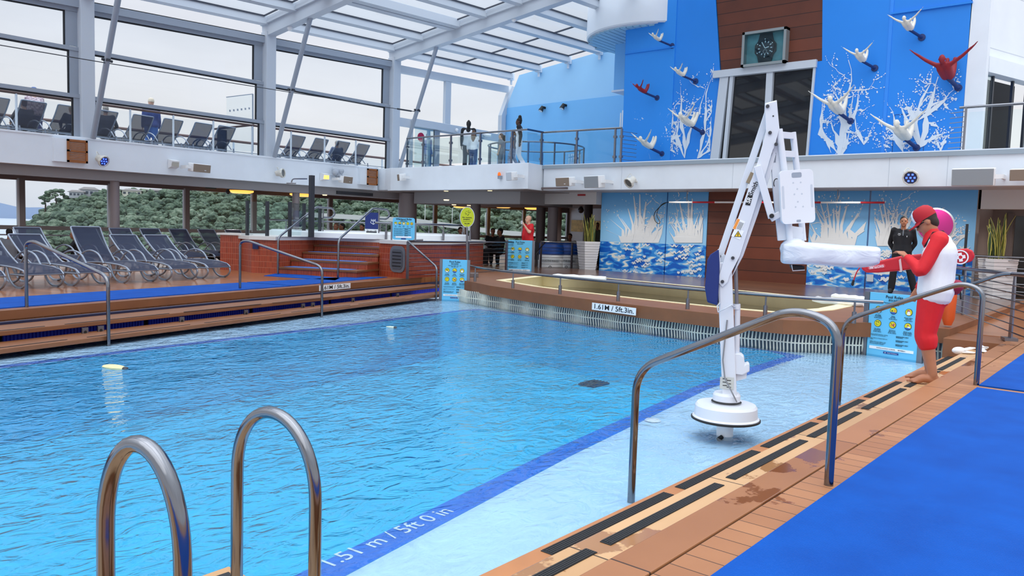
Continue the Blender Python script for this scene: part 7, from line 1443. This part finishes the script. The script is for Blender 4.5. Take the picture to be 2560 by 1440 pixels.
# dining tables
for i, (px, d, lab) in enumerate(((1415, 30.2, 'wooden dining table behind the blue lidded bins, nearer one'), (1450, 31.5, 'wooden dining table behind the snake plant, farther one'))):
    q, b_ = ld(px, d); t = thing('dining_table', lab, 'table', q, group='dining tables'); MB().lathe([(0, .70), (.55, .70), (.56, .72), (.55, .745), (0, .745)], q, 28).build('table_top', mat('table_walnut', (96, 56, 38), .4), t); MB().tube([q, q+UPZ*.7], .05, 10).lathe([(0, .0), (.3, .0), (.28, .03), (0, .05)], q, 20).build('pedestal', DARKM, t)
q, b_ = ld(1322, 25.0); t = thing('easel_board', 'black folding board leaning right of the bald man', 'board', q); x_ = V((math.sin(b_), -math.cos(b_), 0)); y_ = V((math.cos(b_), math.sin(b_), 0)); MB().prism([q+x_*.0+UPZ*.35, q+x_*.34+UPZ*.35, q+x_*.34+UPZ*.9, q+x_*.2+UPZ*.93, q+x_*.05+UPZ*.75], y_*.04).build('panel', BLK, t); MB().beam(q+x_*.05+UPZ*.0, q+x_*.2+UPZ*.5, .03, .03).beam(q+x_*.32, q+x_*.30+UPZ*.5, .03, .03).build('legs', DARKM, t)
# ------------------------------------------------------------------ painted splashes on the blue walls and murals
SPL = mat('splash_white_paint', (222, 232, 242), .5); SPL2 = mat('splash_cream_paint', (226, 232, 236), .5); SPL3 = mat('splash_pale_blue_paint', (160, 204, 244), .5)
rs = random.Random(21)
class Splash:
    def __init__(s, lay=0): s.m = MB(); s.lay = .004+lay*.002; s.n = 0
    cnt = 0
    def pt(s, y, z): return (XM-s.lay-.0002*(s.n % 70)-rs.uniform(0, .004), y, z)
    def rib(s, pts, ws):
        Splash.cnt += 1; s.n = Splash.cnt; n = len(pts); L_ = []; R__ = []
        for i in range(n):
            a = pts[max(0, i-1)]; b = pts[min(n-1, i+1)]; dy, dz = b[0]-a[0], b[1]-a[1]; q = math.hypot(dy, dz) or 1; L_.append(s.pt(pts[i][0]-dz/q*ws[i], pts[i][1]+dy/q*ws[i])); R__.append(s.pt(pts[i][0]+dz/q*ws[i], pts[i][1]-dy/q*ws[i]))
        s.m.add(L_+R__, [(i, i+1, n+i+1, n+i) for i in range(n-1)])
    def drop(s, y, z, r, st=1.5, a=1.57):
        if not (s.lo < y < s.hi and z > s.zmin): return
        Splash.cnt += 1; s.n = Splash.cnt; k = 9; s.m.add([s.pt(y+r*(math.cos(t)*math.sin(a)+st*math.sin(t)*math.cos(a)), z+r*(st*math.sin(t)*math.sin(a)-math.cos(t)*math.cos(a))) for t in [2*math.pi*i/k for i in range(k)]], [tuple(range(k))])
    def branch(s, y, z, a, w_, ln, dep=0, wob=.5):
        pts = [(y, z)]; ws = [w_*.22]; st = ln/9; a0 = a
        for i in range(9):
            a += rs.uniform(-wob, wob); a += (a0-a)*.35; y += math.cos(a)*st; z += math.sin(a)*st; f = (i+1)/9
            z = max(z, s.zmin); y = min(max(y, s.lo), s.hi)
            pts.append((y, z)); ws.append(max(.004, w_*(.30+1.15*math.sin(math.pi*min(1, f*1.05+.06))**1.3)*(1-f*.55)*rs.uniform(.35, 1.35)))
            if dep < 2 and i > 1 and rs.random() < .36: s.branch(y, z, a+rs.choice((-1, 1))*rs.uniform(.6, 1.5), max(.012, ws[-1]*.7), ln*rs.uniform(.16, .34), dep+1, .8)
            if rs.random() < .3: s.drop(y+rs.gauss(0, .10), z+rs.gauss(0, .07), rs.uniform(.006, .02), rs.uniform(1, 2.4), rs.uniform(0, 3))
        s.rib(pts, ws)
        for k in range(3): s.drop(y+math.cos(a)*.06*(k+1)+rs.gauss(0, .015), z+math.sin(a)*.06*(k+1), rs.uniform(.006, .014), 1.8, a)
BND = {LW.name: (10.45, 13.35), RW.name: (4.1, 7.3)}; BND.update({m_.name: b_ for m_, b_ in zip(MUR, ((11.82, 14.06), (10.5, 11.68), (6.03, 7.42), (3.63, 5.9)))})
def WP(px, py): q = onx(px, py, XM); return q.y, q.z
def painted(par, base, tips, w_, col=SPL, lay=0, zmin=3.3):
    s = Splash(lay); s.zmin = zmin; s.lo, s.hi = BND[par.name]; b = WP(*base)
    w_ *= .72
    for t in tips:
        q = WP(*t); s.branch(b[0], b[1], math.atan2(q[1]-b[1], q[0]-b[0]), w_, math.hypot(q[0]-b[0], q[1]-b[1])*1.05)
    o = s.m.build('painted_splash', col, par); return o
for base, tips, w_ in (((1626, 398), ((1606, 285), (1590, 320), (1640, 320)), .055), ((1655, 388), ((1664, 250), (1690, 300)), .05), ((1668, 378), ((1666, 328),), .04), ((1712, 395), ((1712, 222), (1738, 225), (1700, 280)), .065), ((1694, 380), ((1690, 310),), .045), ((1744, 396), ((1775, 195), (1795, 290), (1790, 330)), .065), ((1690, 384), ((1672, 360),), .03)):
    painted(LW, base, tips, w_)
for base, tips, w_ in (((2100, 390), ((2118, 158), (2100, 220)), .07), ((2098, 388), ((2048, 240), (2070, 300), (2190, 235)), .085), ((2103, 388), ((2150, 240), (2130, 330)), .07), ((2160, 362), ((2150, 275), (2180, 330)), .05), ((2078, 382), ((2062, 300),), .04), ((2300, 368), ((2265, 250), (2350, 200), (2312, 190), (2360, 330)), .075), ((2258, 380), ((2215, 275), (2235, 330)), .06), ((2352, 378), ((2340, 345), (2375, 340)), .04), ((2297, 300), ((2250, 255), (2380, 225)), .06), ((2226, 370), ((2212, 350),), .03)):
    painted(RW, base, tips, w_)
for i, (px, hw, hh) in enumerate(((1600, 85, 125), (1722, 62, 125), (2085, 95, 130), (2232, 70, 140), (2360, 55, 80))):
    wall = MUR[0] if px < 1665 else MUR[1] if px < 1790 else MUR[2] if px < 2172 else MUR[3]; lo = (1502, 1668, 2018, 2182)[MUR.index(wall)]; hi = (1664, 1764, 2172, 2440)[MUR.index(wall)]
    yb = 604 if px < 1800 else 612
    def PX(x, y): a, b = WP(min(max(x, lo+6), hi-6), y); return a, b
    cr_ = Splash(1); cr_.zmin = .98; cr_.lo, cr_.hi = BND[wall.name]; Splash.cnt += 1; cr_.n = Splash.cnt; N_ = 12; ol_ = []
    for k in range(N_+1):
        f = -1+2*k/N_; hgt2 = hh*(1-.55*abs(f)**1.2)*rs.uniform(.45, 1.0)
        tx = px+f*hw*.95+f*rs.uniform(0, 14); bx = px+f*hw*.5
        if k: ol_.append(PX((px+(f-1/N_)*hw*.62)+rs.uniform(-3, 3), yb-hh*rs.uniform(.10, .26)*(1.1-abs(f)*.6)))
        md = yb-hgt2*.5; ol_ += [PX(bx+f*8-3, md), PX(tx-1.2, yb-hgt2), PX(tx+1.2, yb-hgt2+2), PX(bx+f*9+3.5, md+2)]
        for j in range(4): q = PX(tx+rs.gauss(0, 7), yb-hgt2-rs.uniform(2, 22)); cr_.drop(q[0], q[1], rs.uniform(.006, .018), 1.6, rs.uniform(1, 2))
    ol_ += [PX(px+hw*.55, yb+3), PX(px-hw*.55, yb+3)]; P3 = [V(cr_.pt(*q)) for q in ol_]; cr_.m.add(P3, [tuple(t_) for t_ in tessellate_polygon([P3])])
    for k in range(5): q = PX(px+rs.uniform(-.4, .4)*hw, yb); cr_.branch(q[0], q[1], 1.57+rs.uniform(-.5, .5), .03, hh*.011*rs.uniform(.5, .9), 1)
    cr_.m.build('painted_splash', SPL2, wall)
    s = Splash(2); s.zmin = .05; s.lo, s.hi = BND[wall.name]
    for k in range(26):      # reflections below the splash
        y_, z_ = WP(min(max(px+rs.gauss(0, hw*.42), lo+14), hi-14), yb+rs.uniform(4, 88)); n_ = 8; ln = rs.uniform(.10, .3); s.rib([(y_+ln*(j/n_-.5), z_+.03*math.sin(j*1.7+k)) for j in range(n_+1)], [max(.003, .028*math.sin(math.pi*j/n_)) for j in range(n_+1)])
    s.m.build('painted_reflection', SPL2, wall)
# ------------------------------------------------------------------ swimmer sculptures on the wall
SCW = mat('sculpture_white', (226, 222, 210), .5, var=.06, vscale=12); SCR = mat('sculpture_red', (140, 18, 36), .6); SCB = mat('bracket_blue_steel', (24, 50, 110), .5)
def swimmer(px, py, span, rot, mt, lab):
    c = onx(px, py, 20.65); s = span/1958*21.8/(1.52*max(.55, math.cos(R_(rot)))); F = Matrix.Rotation(R_(-rot), 3, 'Z') @ V((-1, 0, 0)); Rt = UPZ.cross(F)
    cp, sp_ = math.cos(R_(38)), math.sin(R_(38))
    def T(x, y, z): z -= .1; return c+Rt*x*s+F*(y*cp+z*sp_)*s+UPZ*(z*cp-y*sp_)*s
    t = thing('swimmer_sculpture', lab, 'sculpture', c, group='swimmer sculptures on the blue wall'); m = MB()
    def ch(*p): chain(m, [(*T(*q[:3]), q[3]*s) for q in p], 12)
    for d in (-1, 1):
        ch((d*.06, -.10, -.22, .10), (d*.07, .0, -.05, .105), (d*.085, .08, .12, .105), (d*.13, .08, .23, .06))
        ch((d*.17, .08, .22, .06), (d*.42, .03, .37, .046), (d*.60, -.02, .51, .036), (d*.69, -.04, .58, .026), (d*.75, -.05, .63, .018))
        ch((d*.08, -.12, -.2, .10), (d*.09, -.38, -.10, .07), (d*.09, -.55, .04, .05))
        for k in range(4): ch((d*.74, -.05+.014*(k-1.5), .625+.006*k, .012), (d*(.82-.01*abs(k-1.5)), -.06+.018*(k-1.5), .68+.008*k, .008))
    ch((0, .09, .22, .08), (0, .13, .32, .055)); m.ball(T(0, .15, .42), .095*s, 16, 12, (.8, 1, 1.18), (Rt, F, UPZ)); m.ball(T(0, .19, .36), .06*s, 10, 8); ch((0, .245, .43, .012), (0, .265, .40, .016))
    for d in (-1, 1): m.ball(T(d*.085, .14, .41), .022*s, 8, 6)
    o = m.build('body', mt, t, smooth=True, angle=180); remesh(o, .018, 4)
    a = T(0, -.08, -.26); b = V((XM-.02, a.y-.18, a.z-.22*s)); MB().tube([a+F*.02, b], .045*s+.01, 10).lathe([(0, 0), (.085, 0), (.085, .02), (0, .03)], b+V((.02, 0, 0)), 16, (-1, 0, 0)).build('wall_bracket', SCB, t, smooth=True)
for a in ((1641, 92, 50, 28, SCW, 'white swimmer sculpture highest on the left blue panel'), (1699, 179, 56, 28, SCW, 'white swimmer sculpture in the middle of the left blue panel'), (1603, 221, 58, 30, SCR, 'dark red swimmer sculpture on the left blue panel'), (1716, 298, 92, 22, SCW, 'white swimmer sculpture among painted splashes nearest the dark window'), (1615, 356, 82, 24, SCW, 'white swimmer sculpture lowest on the left blue panel'),
          (2268, 58, 74, 12, SCW, 'white swimmer sculpture highest on the right blue panel'), (2150, 138, 72, 12, SCW, 'white swimmer sculpture above the tall splash on the right panel'), (2363, 168, 122, 4, SCR, 'dark red swimmer sculpture on the right blue panel'), (2088, 262, 104, 14, SCW, 'white swimmer sculpture before the tall splash right of the dark window'), (2254, 325, 112, 12, SCW, 'white swimmer sculpture lowest on the right blue panel')): swimmer(*a)
# thin black outline of a wall hatch
q = [onx(*p, XM-.003) for p in ((2237, 287), (2315, 283), (2308, 380), (2230, 385))]
MB().beam(q[0], q[1], .012, .004, (1, 0, 0)).beam(q[1], q[2], .012, .004, (1, 0, 0)).beam(q[0], q[3], .012, .004, (1, 0, 0)).build('hatch_outline', mat('outline_navy', (16, 60, 130), .6), RW)
# rolled white covers beside the small pool
for i, (a, b, lab) in enumerate((((1382, 690), (1515, 697), 'long white rolled cover on the far edge of the small cream pool'), ((2032, 748), (2160, 760), 'white rolled cover near the right end of the cream pool, nearer one'), ((2080, 741), (2164, 749), 'white rolled cover near the right end of the cream pool, farther one'))):
    A = onz(*a, PT+.06); Bq = onz(*b, PT+.06); k = 10; m = MB().tube([A.lerp(Bq, j/k)+UPZ*.008*math.sin(j*2.1) for j in range(k+1)], [.04]+[.062]*(k-1)+[.05], 12); tag(m.build('rolled_cover', mat('cover_white', (236, 238, 240), .6), smooth=True), lab, 'rolled cover', 'white rolled covers by the small pool')
# ------------------------------------------------------------------ unseen fill spots added to brighten the murals, lower deck and recess
def lamp(x, y, z, e, r=.12, col=(1, .94, .86)):
    d = bpy.data.lights.new('added_fill_spot', 'SPOT'); d.energy = e; d.shadow_soft_size = r; d.color = col; d.spot_size = R_(150); d.spot_blend = .6; o = bpy.data.objects.new('added_fill_spot', d); COL.objects.link(o); o.location = (x, y, z)
for y in (13.2, 10.9, 8.4, 6.2, 4.3): lamp(19.95, y, 2.50, 70)
for x, y in ((8, 24.3), (11.5, 24.3), (15, 24.3), (19.5, 24), (23, 20.5), (26, 23), (30, 23), (31, 18), (26, 17.5), (20, 18)): lamp(x, y, 2.46, 70)
for x, y in ((21.9, 2.2), (21.9, .2)): lamp(x, y, 2.1, 50)
